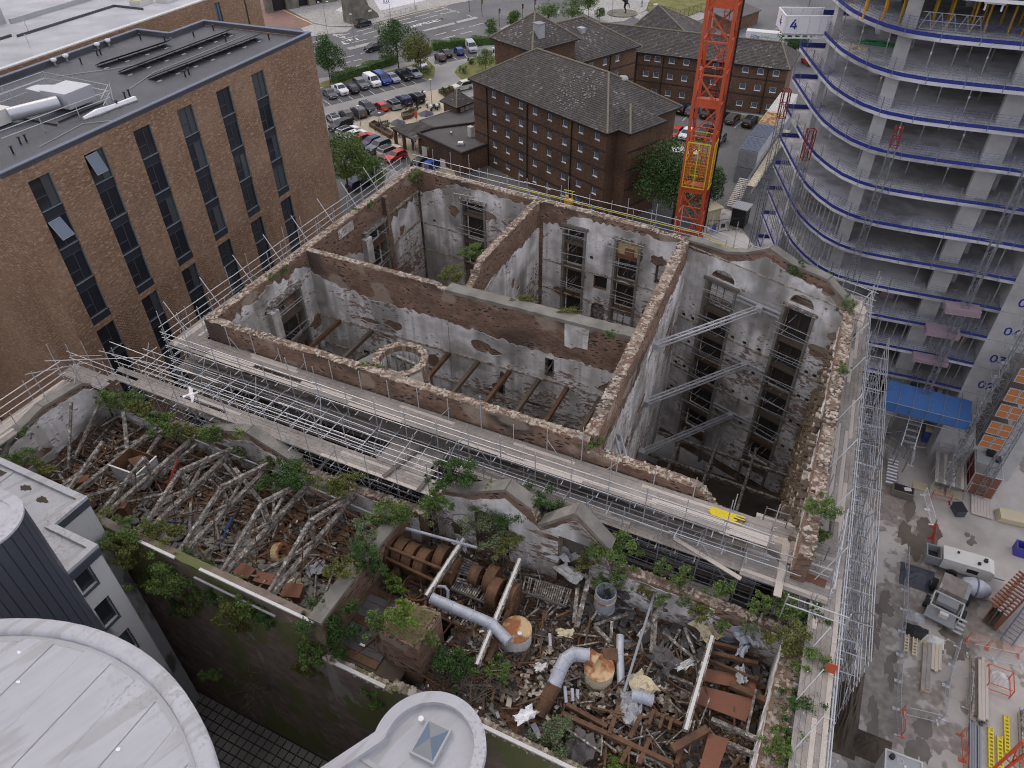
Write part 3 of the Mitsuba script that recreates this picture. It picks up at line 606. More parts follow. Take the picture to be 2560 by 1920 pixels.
for (x, y) in ((39, 25.4), (41.2, 23.6)):
    rf = obj(b2, 'roof_light', MB(FR_B).bb(x, x + 2.0, y, y + 1.6, 31.012, 31.5), 'm_offwhite'); obj(rf, 'lid', MB(FR_B).bb(x + .1, x + 1.9, y + .1, y + 1.5, 31.502, 31.6), 'm_straw')
b3 = thing('far_brick_block', 'orange brown brick block at the back with tall dark windows', 'building')
hl = [(-21 + i * 3.4, 31.5, -19.2 + i * 3.4, 44) for i in range(14)]
obj(b3, 'wall', MB(FR_B).wall(holes([(-25, 0), (26, 0), (26, 45), (-25, 45)], hl), 42.0, 42.4), 'm_brick_new')
for q in hl: pbb(b3, 'window', 'm_glass_blue', q[0], q[2], 42.15, 42.2, q[1], q[3], FR_B)


# ---------------------------------------------------------------- the brick hotel
def courses(mb, poly, pitch=0.34, lift=0.06):
    """A roof face laid in overlapping courses. poly: 3-D corners, the first two along the eave."""
    p = np.array(poly, float); o = p[0]; e = p[1] - p[0]; e /= np.linalg.norm(e)
    n = np.zeros(3)
    for i in range(1, len(p) - 1): n += np.cross(p[i] - p[0], p[i + 1] - p[0])
    n /= np.linalg.norm(n)
    if n[2] < 0: n = -n
    t = np.cross(n, e)
    if t[2] < 0: t = -t
    q = np.stack([(p - o) @ e, (p - o) @ t], 1); pg = Polygon(q)
    if not pg.is_valid: pg = pg.buffer(0)
    x0, y0, x1, y1 = pg.bounds; k = 0; y = y0
    while y < y1 - 1e-3:
        g = pg.intersection(sbox(x0 - 1, y, x1 + 1, min(y + pitch, y1)))
        for gg in getattr(g, 'geoms', [g]):
            if gg.geom_type != 'Polygon' or gg.area < 1e-4: continue
            c = np.array(gg.exterior.coords)[:-1]
            h = lift * (1 - (c[:, 1] - y) / pitch)
            top = o + np.outer(c[:, 0], e) + np.outer(c[:, 1], t) + np.outer(h, n)
            mb.add(top, [[0, i, i + 1] for i in range(1, len(c) - 1)])
            lo = np.where(np.abs(c[:, 1] - y) < 1e-6)[0]
            if len(lo) >= 2:
                a, b = top[lo[np.argmin(c[lo, 0])]], top[lo[np.argmax(c[lo, 0])]]
                mb.quad(a - n * lift * 1.02, b - n * lift * 1.02, b, a)
        y += pitch
def roof(parent, fr, faces, ridges, eave, fascia='m_black'):
    mb = MB(fr)
    for f in faces: courses(mb, f)
    k = obj(parent, 'roof', mb, 'm_rooftile')
    for a, b in ridges:
        a, b = np.array(a, float), np.array(b, float); a[2] += .06; b[2] += .06
        obj(k, 'ridge_tiles', MB(fr).tube(a, b, .15, 6), 'm_ridge')
    g = MB(fr)
    for a, b in zip(eave[:-1], eave[1:]): g.beam((a[0], a[1], a[2] - .09), (b[0], b[1], b[2] - .09), .14, .16)
    obj(k, 'gutter', g, fascia)
    s = MB(fr); s.tri(*[(x, y, z - .14) for x, y, z in eave]); obj(k, 'soffit', s, 'm_black')
    return k
ho = thing('hotel_front_wing', 'five storey brown brick hotel wing with white windows and hipped tile roof', 'building')
fw = [(5.25 + 3.23 * i, 12.75 - 2.68 * j) for i in range(8) for j in range(5)]
W_, H_ = 0.98, 1.0
obj(ho, 'wall', MB(FR_H).wall(holes([(0.5, 0), (30.1, 0), (30.1, 13.35), (0.5, 13.35)], [(x, z - 1.02, x + W_, z) for x, z in fw]), 0.6, 0.95), 'm_brick_hotel')
obj(ho, 'wall', MB(FR_H).bb(.5, .85, .952, 15, 0, 13.35), 'm_brick_hotel')
obj(ho, 'wall', MB(FR_H).bb(29.75, 30.1, .952, 2.9, 0, 13.35).bb(30.1, 32.3, 2.55, 2.9, 0, 13.35).bb(31.95, 32.3, 2.902, 9.4, 0, 13.35).bb(30.1, 31.95, 9.1, 9.4, 0, 13.35).bb(29.75, 30.1, 9.1, 15.0, 0, 13.35).bb(.852, 29.748, 14.65, 15, 0, 13.35), 'm_brick_hotel')
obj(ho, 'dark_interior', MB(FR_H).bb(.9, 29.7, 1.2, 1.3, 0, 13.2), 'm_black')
def small_window(parent, fr, x, z, y, w=0.98, h=1.02, glass='m_glass_blue'):
    b = MB(fr); f = .09
    b.bb(x, x + f, y, y + .08, z - h, z).bb(x + w - f, x + w, y, y + .08, z - h, z).bb(x + f, x + w - f, y, y + .08, z - f, z).bb(x + f, x + w - f, y, y + .08, z - h, z - h + f)
    b.bb(x - .04, x + w + .04, y - .14, y - .002, z - h - .05, z - h + .03)
    k = obj(parent, 'window', b, 'm_white'); pbb(k, 'pane', glass, x + f, x + w - f, y + .03, y + .05, z - h + f, z - f, fr); return k
for x, z in fw: small_window(ho, FR_H, x, z, 0.72)
for zb in (10.5, 7.86, 5.0, 2.15): pbb(ho, 'brick_band', 'm_brick_band', .5, 30.1, .57, .598, zb - .13, zb + .13, FR_H); pbb(ho, 'brick_band', 'm_brick_band', 32.302, 32.33, 2.6, 9.4, zb - .13, zb + .13, FR_H)
for x in (4.06, 13.74, 23.36): ptube(ho, 'downpipe', 'm_black', (x, .5, 0), (x, .5, 13.2), .09, FR_H)
for x, z in fw: pbb(ho, 'lintel', 'm_brick_band', x - .1, x + W_ + .1, .575, .598, z + .002, z + .22, FR_H)
E_ = 13.4; RZ = 18.0; ex = 30.75
F0 = [(0, 0, E_), (ex, 0, E_), (ex - 7.7, 7.75, RZ), (7.7, 7.75, RZ)]
hr = roof(ho, FR_H, [F0, [(ex, 0, E_), (ex, 15.5, E_), (ex - 7.7, 7.75, RZ)], [(ex, 15.5, E_), (0, 15.5, E_), (7.7, 7.75, RZ), (ex - 7.7, 7.75, RZ)], [(0, 15.5, E_), (0, 0, E_), (7.7, 7.75, RZ)],
     [(ex - .5, 2.2, E_), (32.9, 2.2, E_), (29.2, 5.95, E_ + 2.2)], [(32.9, 2.2, E_), (32.9, 9.7, E_), (29.2, 5.95, E_ + 2.2)], [(32.9, 9.7, E_), (ex - .5, 9.7, E_), (29.2, 5.95, E_ + 2.2)]],
     [((ex, 0, E_), (ex - 7.7, 7.75, RZ)), ((7.7, 7.75, RZ), (ex - 7.7, 7.75, RZ)), ((0, 0, E_), (7.7, 7.75, RZ)), ((ex, 15.5, E_), (ex - 7.7, 7.75, RZ)), ((32.9, 2.2, E_), (29.2, 5.95, E_ + 2.2))],
     [(0, 15.5, E_), (0, 0, E_), (ex, 0, E_), (ex, 2.2, E_), (32.9, 2.2, E_), (32.9, 9.7, E_), (ex, 9.7, E_), (ex, 15.5, E_)])
obj(hr, 'roof_vent', MB(FR_H).lathe([(.02, .5), (.5, .42), (.75, .15), (.75, 0)], (24.2, 9.6, 17.0), 12), 'm_midgrey', True)
for i in range(70): pbox(hr, 'lichen_tile', 'm_grey', (rnd.uniform(18, 24), *(lambda t: (t, E_ + t / 7.75 * 4.6 + .11))(rnd.uniform(.8, 6))), (.2, .16, .03), FR_H, R=np.array([[1, 0, 0], [0, .86, -.51], [0, .51, .86]]))

tw = thing('hotel_stair_tower', 'square brick hotel stair tower with pyramid tile roof and grey vent box', 'building')
tx, ty, ts = -4.85, 8.5, 10.6; tz = 17.0
obj(tw, 'wall', MB(FR_H).prism(sbox(tx + .6, ty + .6, tx + ts - .6, ty + ts - .6), 0, tz - .05), 'm_brick_hotel')
pbb(tw, 'wall_panel', 'm_brick_band' if False else 'm_brick_hotel', tx + 2, tx + 3.8, ty + .57, ty + .598, tz - 2, tz - .4, FR_H); pbb(tw, 'wall_panel', 'm_brick_hotel', tx + ts - .598, tx + ts - .57, ty + 5.5, ty + 8.5, tz - 2, tz - .4, FR_H)
q = [(tx, ty, tz), (tx + ts, ty, tz), (tx + ts, ty + ts, tz), (tx, ty + ts, tz)]; ap = (tx + ts / 2, ty + ts / 2, tz + 3.9)
tr = roof(tw, FR_H, [[q[i], q[(i + 1) % 4], ap] for i in range(4)], [(q[i], ap) for i in range(4)], q + [q[0]])
vb = obj(tr, 'vent_box', MB(FR_H).bb(2.9, 4.3, 11.2, 12.5, 18.0, 20.2), 'm_midgrey'); obj(vb, 'lid', MB(FR_H).bb(2.8, 4.4, 11.1, 12.6, 20.202, 20.3), 'm_grey')

mwg = thing('hotel_middle_wing', 'brown brick hotel wing with tile roof behind the pyramid tower', 'building')
mw = [(6.82, 12.75), (9.9, 12.75), (9.98, 10.1), (6.82, 10.1), (3.6, 12.75), (3.6, 10.1), (9.98, 7.4)]
obj(mwg, 'wall', MB(FR_M).wall(holes([(0.5, 0), (15.1, 0), (15.1, 13.35), (0.5, 13.35)], [(x, z - 1.02, x + W_, z) for x, z in mw]), .5, .85), 'm_brick_hotel')
mw2 = [(1.2, 12.75), (1.2, 10.1), (5, 12.75)]
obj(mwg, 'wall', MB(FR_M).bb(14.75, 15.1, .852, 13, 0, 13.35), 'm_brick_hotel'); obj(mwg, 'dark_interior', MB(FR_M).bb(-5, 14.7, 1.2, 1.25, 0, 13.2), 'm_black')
for x, z in mw: small_window(mwg, FR_M, x, z, .62)
for zz in (12.7, 10.0, 7.3): pbb(mwg, 'window', 'm_white', 15.102, 15.16, 1.1, 2.0, zz - 1.0, zz, FR_M)
for zb in (10.6, 7.9, 5.2): pbb(mwg, 'brick_band', 'm_brick_band', -6, 15.13, .47, .498, zb - .13, zb + .13, FR_M)
ptube(mwg, 'downpipe', 'm_black', (8.55, .42, 0), (8.55, .42, 13.2), .08, FR_M)
a, b, c, d = (0.6, 0, E_), (15.65, 0, E_), (15.65, 17, E_), (0.6, 17, E_); r0, r1 = (0.6, 8.5, 17.6), (9.4, 8.5, 17.6)
mr = roof(mwg, FR_M, [[a, b, r1, r0], [b, c, r1], [c, d, r0, r1]], [(b, r1), (r0, r1), (c, r1)], [a, b, c, d])
obj(mr, 'roof_vent', MB(FR_M).bb(5.9, 6.9, 5.2, 6.4, 16.0, 16.9), 'm_midgrey')

fwg = thing('hotel_rear_wing', 'long three storey brown brick hotel wing at the back of its car park', 'building')
xs = [.1, 2.15, 4.95, 7.78, 10.6, 13.4, 16.1, 18.95, 21.7, 24.5]
fz = [8.13, 5.17, 2.0]; fwn = [(x, z) for x in xs for z in fz]
obj(fwg, 'wall', MB(FR_F).wall(holes([(-1.2, 0), (27.0, 0), (27.0, 8.6), (-1.2, 8.6)], [(x, z - 1.02, x + 1.15, z) for x, z in fwn]), .5, .85), 'm_brick_hotel')
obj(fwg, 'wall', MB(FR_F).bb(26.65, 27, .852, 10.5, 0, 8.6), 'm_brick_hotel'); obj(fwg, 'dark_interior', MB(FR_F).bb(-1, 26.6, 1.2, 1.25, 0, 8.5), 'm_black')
for x, z in fwn: small_window(fwg, FR_F, x, z, .62, w=1.15)
for zb in (6.2, 3.2): pbb(fwg, 'brick_band', 'm_brick_band', -1.2, 27, .47, .498, zb - .13, zb + .13, FR_F)
for x in (3.95, 14.9, 23.6): ptube(fwg, 'downpipe', 'm_black', (x, .42, 0), (x, .42, 8.5), .08, FR_F)
a, b, c, d = (-1.9, 0, 8.6), (27.4, 0, 8.6), (27.6, 11.2, 8.6), (-1.9, 11.2, 8.6); r0, r1 = (-14, 5.9, 11.6), (24.4, 5.6, 11.6)
roof(fwg, FR_F, [[a, b, r1, (-1.9, 5.7, 11.6)], [b, c, r1], [c, d, (-1.9, 5.7, 11.6), r1], [(-14, 0, 8.6), (-1.9, 0, 8.6), (-1.9, 5.7, 11.6), (-14, 5.7, 11.6)], [(-1.9, 11.2, 8.6), (-14, 11.2, 8.6), (-14, 5.7, 11.6), (-1.9, 5.7, 11.6)]], [(b, r1), ((-14, 5.7, 11.6), r1)], [a, b, c])
hipw = thing('hotel_back_pavilion', 'hotel pavilion with steep hipped tile roof behind the rear wing', 'building')
obj(hipw, 'wall', MB(FR_F).bb(-6.5, 8.5, 8.5, 20, 0, 8.5), 'm_brick_hotel')
q = [(-7.5, 7.5, 8.6), (9.3, 7.5, 8.6), (9.3, 21, 8.6), (-7.5, 21, 8.6)]; ap = (-2.5, 17, 13.2)
roof(hipw, FR_F, [[q[i], q[(i + 1) % 4], ap] for i in range(4)], [(q[i], ap) for i in range(4)], q)

# the low front buildings of the hotel
ex_ = thing('hotel_restaurant', 'low flat roofed brick hotel restaurant in front of the tall wing', 'building')
pl = [(-15.73,124.33),(-7.66,115.29),(-3.13,119.53),(-5.55,123.42),(-6.01,131.62),(-9.52,134.24),(-15.3,129.53),(-13.12,127.1)]
pl2 = [(-15.69,124.1), (-7.64,115.06), (-3.12,119.03), (-5.47,128.65), (-13.05,126.28)]
pp = Polygon(pl2)
obj(ex_, 'wall', MB().prism(pp.buffer(-.12), 0, 3.35), 'm_brick_hotel'); obj(ex_, 'roof', MB().prism(pp.buffer(-.3), 3.352, 3.5), 'm_felt')
obj(ex_, 'parapet', MB().prism(pp.difference(pp.buffer(-.3)), 3.352, 3.85), 'm_brick_band')
for (x, y, s) in ((*(-7.94,119.16), .8), (*(-9.75,123.73), .25)):
    rl = obj(ex_, 'roof_light', MB().box((x, y, 3.65), (s * 1.5, s * 1.5, .3)), 'm_grey'); obj(rl, 'dome', MB().box((x, y, 3.9), (s, s, .2)), 'm_white')
obj(ex_, 'air_unit', MB().box((*(-6.38,122.62), 4.4), (.7, .9, 1.7), rz=40), 'm_offwhite')
for (x, y) in ((-14.3,121.48), (-10.85,116.23)):
    d_ = thing('white_door_panel', 'white panel standing against the wall of the low brick restaurant', 'door panel', 'white panels by the restaurant wall')
    scene[d_] = mikit.ply(MB().box((x, y, 1.2), (1.1, .06, 2.2), rz=-38).arrays(), 'm_offwhite')
sgb = solo('green_sign', 'small green sign on the brown restaurant wall', 'sign', MB().box((*(-13.53,120.1), 2.6), (.4, .05, .5), rz=-38), 'm_green')
wl = MB()
for zz in np.arange(.3, 3.3, .3):
    a, b = np.array(pl2[0]), np.array(pl2[1]); d = (b - a) / np.linalg.norm(b - a); n = np.array([d[1], -d[0]])
    wl.beam((*(a + n * -.10), zz), (*(b + n * -.10), zz), .05, .05)
obj(ex_, 'timber_cladding', wl, 'm_brick_band', stuff=True)
wing = thing('hotel_reception', 'low felt roofed hotel reception with a pyramid roofed lantern', 'building')
pw = [(-15.84,130.39), (-13.16,127.45), (-5.07,129.7), (-5.28,138.52), (-9.72,135.76)]
obj(wing, 'wall', MB().prism(Polygon(pw).buffer(-.3), 0, 3.2), 'm_brick_hotel'); obj(wing, 'roof', MB().prism(pw, 3.2, 3.42), 'm_felt'); obj(wing, 'edge_trim', MB().beam((*pw[0], 3.5), (*pw[4], 3.5), .16, .16), 'm_midgrey')
pc = [(-12.54,137.02), (-9.22,133.02), (-5.99,136.44)]
q = [np.array(p) for p in pc]; q.append(q[0] + q[2] - q[1]); q = [(*p, 4.6) for p in q]; ap = (*((np.array(q[0][:2]) + q[2][:2]) / 2), 6.6)
obj(wing, 'lantern_wall', MB().prism(Polygon([p[:2] for p in q]).buffer(-.5), 0, 4.5), 'm_brick_hotel')
roof(wing, WORLD, [[q[i], q[(i + 1) % 4], ap] for i in range(4)], [(q[1], ap)], q)
for i, p in enumerate(((-8.43,134.76), (-7.54,135.56), (-6.79,136.5))):
    ac = obj(wing, 'condenser', MB().box((*p, 3.85), (.9, .45, .8), rz=40), 'm_offwhite'); obj(ac, 'fan', MB().lathe([(0.01, .03), (.28, .03), (.28, 0)], (0, 0, 0), 10), 'm_grey') if False else None
cano = thing('entrance_canopy', 'tile clad entrance canopy on round brick columns by the terrace', 'canopy')
ca, cb_, cc, cd = (-20.75,128.73,2.9), (-15.72,122.33,2.9), (-13.09,126.83,3.7), (-15.73,129.4,3.7)
m_ = MB(); courses(m_, [ca, cb_, cc, cd], .3, .06); rk = obj(cano, 'roof', m_, 'm_rooftile'); obj(cano, 'fascia', MB().beam(ca, cb_, .14, .25), 'm_black')
for p in ((-19.99,128.41), (-18.22,126.11), (-16.64,125.78)): obj(cano, 'column', MB().tube((*p, 0), (*p, 2.85), .33, 12), 'm_brick_hotel', 40)


# ---------------------------------------------------------------- the roofless mill behind the scaffold
def jag(x0, x1, prof, amp=0.10, step=0.35, seed=0):
    """A ragged line along x: prof is [(x, z), ...]."""
    xs = np.arange(x0, x1 + 1e-6, step); xs[-1] = x1
    px, pz = zip(*prof); z = np.interp(xs, px, pz); g = np.random.default_rng(seed)
    return [(x, q + d) for x, q, d in zip(xs, z, np.where(np.arange(len(xs)) % 1 == 0, g.uniform(-amp, amp * .6, len(xs)), 0))]
def blob(cx, cz, rx, rz, g, n=14):
    a = np.arange(n) * 2 * np.pi / n; r = g.uniform(.65, 1.2, n)
    return Polygon(np.stack([cx + np.cos(a) * rx * r, cz + np.sin(a) * rz * r], 1)).buffer(0)
mill = thing('mill_ruin', 'roofless brick mill ruin with peeling white inner walls and empty window bays', 'ruin')
FR_LW = Frame(*FR_R(0, 0)[:2], 64.0)
_c0, _c1 = FR_R(28.0, 0.2), FR_R(26.85, 24.7); FR_CW = Frame(_c0[0], _c0[1], math.degrees(math.atan2(_c1[1] - _c0[1], _c1[0] - _c0[0])))
_c0, _c1 = FR_R(40.3, -2.2), FR_R(39.75, 20.2); FR_RW = Frame(_c0[0], _c0[1], math.degrees(math.atan2(_c1[1] - _c0[1], _c1[0] - _c0[0])))
FR_P1 = Frame(*FR_R(0, 10.5)[:2], -26.0)
_c0, _c1 = FR_R(13.25, 11.2), FR_R(13.45, 25.9); FR_P2 = Frame(_c0[0], _c0[1], math.degrees(math.atan2(_c1[1] - _c0[1], _c1[0] - _c0[0])))

def ruin_wall(parent, fr, top, zb, ya, yb, opens=(), white=None, white2=None, rub=True, seed=0, sockets=(), brick='m_ruin_brick'):
    """A masonry wall in frame fr between y = ya and yb under the ragged line top. white / white2: plaster outline on the yb / ya face."""
    x0, x1 = top[0][0], top[-1][0]
    body = Polygon([(x0, zb)] + top[:0] + [(x1, zb)] + top[::-1])
    if not body.is_valid: body = body.buffer(0)
    o = unary_union([q if hasattr(q, 'geom_type') else sbox(*q) for q in opens]) if opens else Polygon()
    s = unary_union([sbox(x - .15, z - .14, x + .15, z + .14) for x, z in sockets]) if len(sockets) else Polygon()
    d = (yb - ya); mid = ya + d * 0.55
    k = obj(parent, 'wall', MB(fr).wall(body.difference(o), min(ya, mid), max(ya, mid)), brick)
    lo, hi = sorted((mid + math.copysign(.001, d), yb))
    obj(k, 'inner_leaf', MB(fr).wall(body.difference(o).difference(s), lo, hi), brick)
    for w, y, t in ((white, yb, math.copysign(.05, d)), (white2, ya, -math.copysign(.05, d))):
        if w is None: continue
        w = w.intersection(body.buffer(-0.02)).difference(o.buffer(.03) if not o.is_empty else o).difference(s)
        lo, hi = sorted((y + t * .02, y + t)); obj(k, 'plaster', MB(fr).wall(w, lo, hi), 'm_plaster')
    if rub:
        g = np.random.default_rng(seed + 50); n = int((x1 - x0) * 34); c, dd = [], []
        tx = np.array([q[0] for q in top]); tz = np.array([q[1] for q in top])
        for _ in range(n):
            x = g.uniform(x0, x1); y = g.uniform(min(ya, yb) + .05, max(ya, yb) - .05)
            c.append((x, y, np.interp(x, tx, tz) + g.uniform(-.05, .0))); dd.append((g.uniform(.1, .28), g.uniform(.08, .18), g.uniform(.04, .10)))
        R = np.array([rotz(a) for a in g.uniform(0, 180, n)]) @ np.array([basis((q[0] * .12, q[1] * .12, 1)) for q in g.normal(size=(n, 2))]) if n else np.zeros((0, 3, 3))
        obj(k, 'loose_stones', MB(fr).boxes(np.array(c), np.array(dd), R), 'm_rubble', stuff=True)
    return k
def area(x0, x1, lowz, prof, amp=.25, seed=0, cuts=6):
    """A plaster area under a ragged line, with bare patches."""
    g = np.random.default_rng(seed); t = jag(x0, x1, prof, amp, .3, seed); p = Polygon([(x0, lowz), (x1, lowz)] + t[::-1]).buffer(0)
    zs = [q[1] for q in prof]
    for _ in range(cuts):
        p = p.difference(blob(g.uniform(x0, x1), g.uniform(max(lowz, min(zs) - 9), max(zs)), g.uniform(.3, 1.3), g.uniform(.15, .7), g))
    return p
def ledge(parent, fr, x0, x1, z, y, t=.12, h=.10, seed=0, m='m_rubble'):
    """The shelf a lost floor left on the wall, in broken lengths."""
    g = np.random.default_rng(seed); b = MB(fr); x = x0
    while x < x1 - .2:
        L = g.uniform(.6, 2.2); e = min(x + L, x1); tt = t * g.uniform(.5, 1.2)
        b.bb(x, e - .02, y, y + math.copysign(tt, t) if False else y + tt, z - h / 2 + g.uniform(-.03, .03), z + h / 2); x = e + (g.random() < .25) * g.uniform(.1, .5)
    return obj(parent, 'floor_ledge', b, m)
g0 = np.random.default_rng(3)

# front wall (towards the scaffold), left wall, the partitions and the cross wall
top = jag(0, 28.0, [(0, 23.0), (14, 22.95), (28, 22.9)], .05, .4, 1)
ruin_wall(mill, FR_R, top, 3, 0.0, 0.6, white=area(0.2, 27.8, 3, [(0.2, 22.2), (28, 22.3)], seed=2), seed=1)
top = jag(28.002, 40.0, [(28, 22.15), (34.3, 22.05), (34.9, 21.6), (35.3, 21.0), (36, 20.3), (37, 19.8), (40, 19.6)], .06, .25, 4)
ruin_wall(mill, FR_R, top, 3, -0.02, 0.62, white=area(28.5, 39.8, 3, [(28, 21.6), (34, 21.4), (36, 19.5), (40, 19)], seed=5), seed=2)
lw_op = [(5.95, 3.5, 8.65, 21.05), (18.4, 3.5, 20.75, 20.95)]
top = jag(0.602, 27.2, [(0, 23.0), (27, 23.1)], .06, .35, 6)
wp = area(0.8, 26.8, 3, [(0.8, 22.1), (6, 22.4), (10, 22.0), (14, 20.6), (17.5, 19.4), (21, 20.0), (26.8, 20.6)], .4, 7, 9).union(sbox(14.5, 21.9, 16.6, 22.7))
ruin_wall(mill, FR_LW, top, 3, 0.0, -0.6, opens=lw_op, white=wp, seed=3, sockets=[(3.2, 17.6), (4.9, 20.6), (12, 17), (24, 17.2), (23, 20.6)])
kw_op = [(5.45, 3.5, 7.75, 21.3), (16.05, 3.5, 17.95, 21.45), (20.95, 3.5, 22.95, 21.5), (19.08, 16.1, 20.3, 17.55), (24.6, 18.3, 25.4, 20.0),
         Polygon([(19.02, 12.0)] + [(20.28, 12.0)] + [(19.65 + .63 * math.cos(a), 14.1 + .42 * math.sin(a)) for a in np.linspace(0, math.pi, 8)])]
top = jag(0.0, 27.3, [(0, 23.0), (23.5, 23.0), (24.5, 22.8), (27.3, 22.9)], .07, .35, 8)
wp = area(0.6, 13.1, 3, [(0.6, 20.8), (2.2, 21.3), (4, 22.5), (13, 22.4)], .2, 9, 5).union(area(13.9, 26.8, 3, [(13.9, 21.0), (15.6, 21.6), (17.2, 22.5), (26.8, 22.4)], .25, 10, 6))
kw = ruin_wall(mill, FR_K, top, 3, 0.6, 0.0, opens=kw_op, white=wp, seed=4, sockets=[(2, 18.2), (10.5, 17), (14.6, 17.5), (18.7, 19.0), (24, 15)])
gop = [(2.2, 4, 4.62, 20.55), (8.75, 4, 10.9, 21.2)]
gop += [Polygon([(3.4 + 1.0 * math.cos(a), 20.9 + .75 * math.sin(a)) for a in np.linspace(0, math.pi, 10)]), Polygon([(9.85 + .9 * math.cos(a), 21.6 + .75 * math.sin(a)) for a in np.linspace(0, math.pi, 10)])]
gprof = [(-.3, 22.85), (3.4, 23.2), (4.9, 23.75), (6.5, 24.75), (8.4, 24.2), (11.1, 24.1), (11.4, 23.8), (12.6, 23.1), (13.2, 22.8)]
top = jag(-.3, 13.2, gprof, .05, .3, 11)
wp = area(-.2, 12.9, 3, [(-.3, 22.3), (3.4, 22.6), (4.9, 23.2), (6.5, 24.1), (8.4, 23.6), (11.1, 23.4), (12.9, 22.3)], .12, 12, 5)
gsock = [(q, z) for z in (8.4, 11.2, 13.9, 16.3) for q in (.5, 1.4, 5.2, 6.3, 7.6, 11.6, 12.3)]
gw = ruin_wall(mill, FR_G, top, 2, 0.65, 0.0, opens=gop, white=wp, seed=5, sockets=gsock, rub=False)
cp = MB(FR_G)
for (xa, za), (xb, zb) in zip(gprof[:-1], gprof[1:]): cp.beam((xa, .33, za + .1), (xb, .33, zb + .1), .75, .2)
obj(gw, 'coping', cp, 'm_coping')
top = jag(0.4, 24.3, [(0, 23.0), (25, 23.05)], .08, .35, 13)
wq1 = area(0.5, 24.2, 3, [(0.5, 21.6), (8, 20.6), (16, 21.2), (24, 21.8)], .4, 14, 8); wq2 = area(0.5, 24.2, 3, [(0.5, 20.2), (8, 20.0), (16, 20.8), (24, 21.4)], .35, 15, 14)
ruin_wall(mill, FR_CW, top, 3, -0.38, 0.38, white=wq1, white2=wq2, seed=6)
top = jag(0.602, 13.0, [(0, 23.0), (9, 22.95), (12.4, 22.9), (12.5, 22.7), (13, 22.65)], .03, .35, 16)
wp = area(0.6, 13.0, 3, [(0.6, 21.2), (3, 20.6), (6, 20.1), (13, 20.0)], .22, 17, 10)
ruin_wall(mill, FR_P1, top, 3, 0.5, 0.0, white=wp, white2=area(.7, 12.9, 3, [(.7, 20.5), (13, 20.5)], .3, 18), seed=7, rub=True)
top = jag(13.002, 27.2, [(13, 22.65), (27.2, 22.75)], .03, .35, 19)
wp = area(13.0, 27.0, 3, [(13, 20.0), (19, 19.6), (27, 19.5)], .2, 20, 12).union(Polygon([(22.4, 20.65), (22.9, 20.55), (23.2, 20.8), (24.1, 20.85), (24.15, 22.55), (22.35, 22.7)]))
p1 = ruin_wall(mill, FR_P1, top, 3, 0.9, 0.0, opens=[(20.98, 17.5, 21.65, 19.15)], white=wp, white2=area(13.5, 27, 3, [(13, 21.5), (27, 21.5)], .3, 21), seed=8, rub=False)
obj(p1, 'coping', MB(FR_P1).wall(Polygon([(13, 22.5), (27.2, 22.6)] + jag(13, 27.2, [(13, 22.78), (27.2, 22.9)], .03, .4, 77)[::-1]), -0.06, 0.96), 'm_coping')
top = jag(0.0, 14.6, [(0, 21.0), (1.6, 21.2), (3.0, 21.7), (4.2, 22.7), (14.6, 23.0)], .06, .3, 22)
ruin_wall(mill, FR_P2, top, 3, 0.3, -0.3, white=area(0.3, 14.4, 3, [(0, 19), (5, 20.4), (14.4, 20.6)], .3, 23), white2=None, seed=9)
top = jag(0.0, 22.4, [(0, 22.2), (3, 22.5), (22.4, 22.6)], .12, .3, 24)
rw = ruin_wall(mill, FR_RW, top, 2, -0.35, 0.35, white=area(.5, 22, 3, [(0.5, 21), (12, 21.4), (22, 21.6)], .5, 25, 14), seed=10)
je, jd, jr = [], [], []
for _ in range(900):
    x = g0.uniform(.8, 21.8); z = g0.uniform(4, 21.5); L = g0.uniform(.1, .45)
    je.append((x, .38 + L / 2, z)); jd.append((g0.uniform(.15, .7), L, g0.uniform(.04, .10))); jr.append(basis((g0.normal() * .08, g0.normal() * .08, 1)))
obj(rw, 'broken_joists', MB(FR_RW).boxes(np.array(je), np.array(jd), np.array(jr)), 'm_old_beam', stuff=True)
for i, z in enumerate((7.2, 9.9, 12.6, 15.2, 17.8, 20.3)): ledge(rw, FR_RW, .8, 21.8, z, .36, .3, .12, 30 + i)

# floor shelves on the inner faces
for i, z in enumerate((8.0, 10.8, 13.5, 16.0)):
    for (a, b) in ((-.1, 2.15), (4.7, 8.7), (10.95, 12.9)): ledge(gw, FR_G, a, b, z, -.13, .12, .12, 60 + i)
ledge(gw, FR_G, 4.8, 8.6, 19.75, -.14, .13, .14, 70)
for i, z in enumerate((17.1, 14.2)):
    ledge(p1, FR_P1, .7, 27, z, -.16, .15, .14, 72 + i); ledge(kw, FR_K, .7, 12.9, z + .6, -.13, .12, .12, 75 + i); ledge(kw, FR_K, 14, 26.6, z + .4, -.13, .12, .12, 78 + i)
lws = [k for k in scene if k.startswith('mill_ruin__wall') and k.count('__') == 1][2]
for i, z in enumerate((20.9, 17.9, 15.0)): ledge(lws, FR_LW, 21, 26.8, z, -.78, .16, .16, 81 + i); ledge(lws, FR_LW, .8, 5.8, z - 2.5, -.74, .12, .12, 85 + i)
pbb(lws, 'wall_pier', 'm_ruin_brick', 20.95, 21.4, -1.05, -.66, 3, 22.9, FR_LW)
ledge(gw, FR_G, -.2, 13, 22.6, -.10, .09, .10, 90)

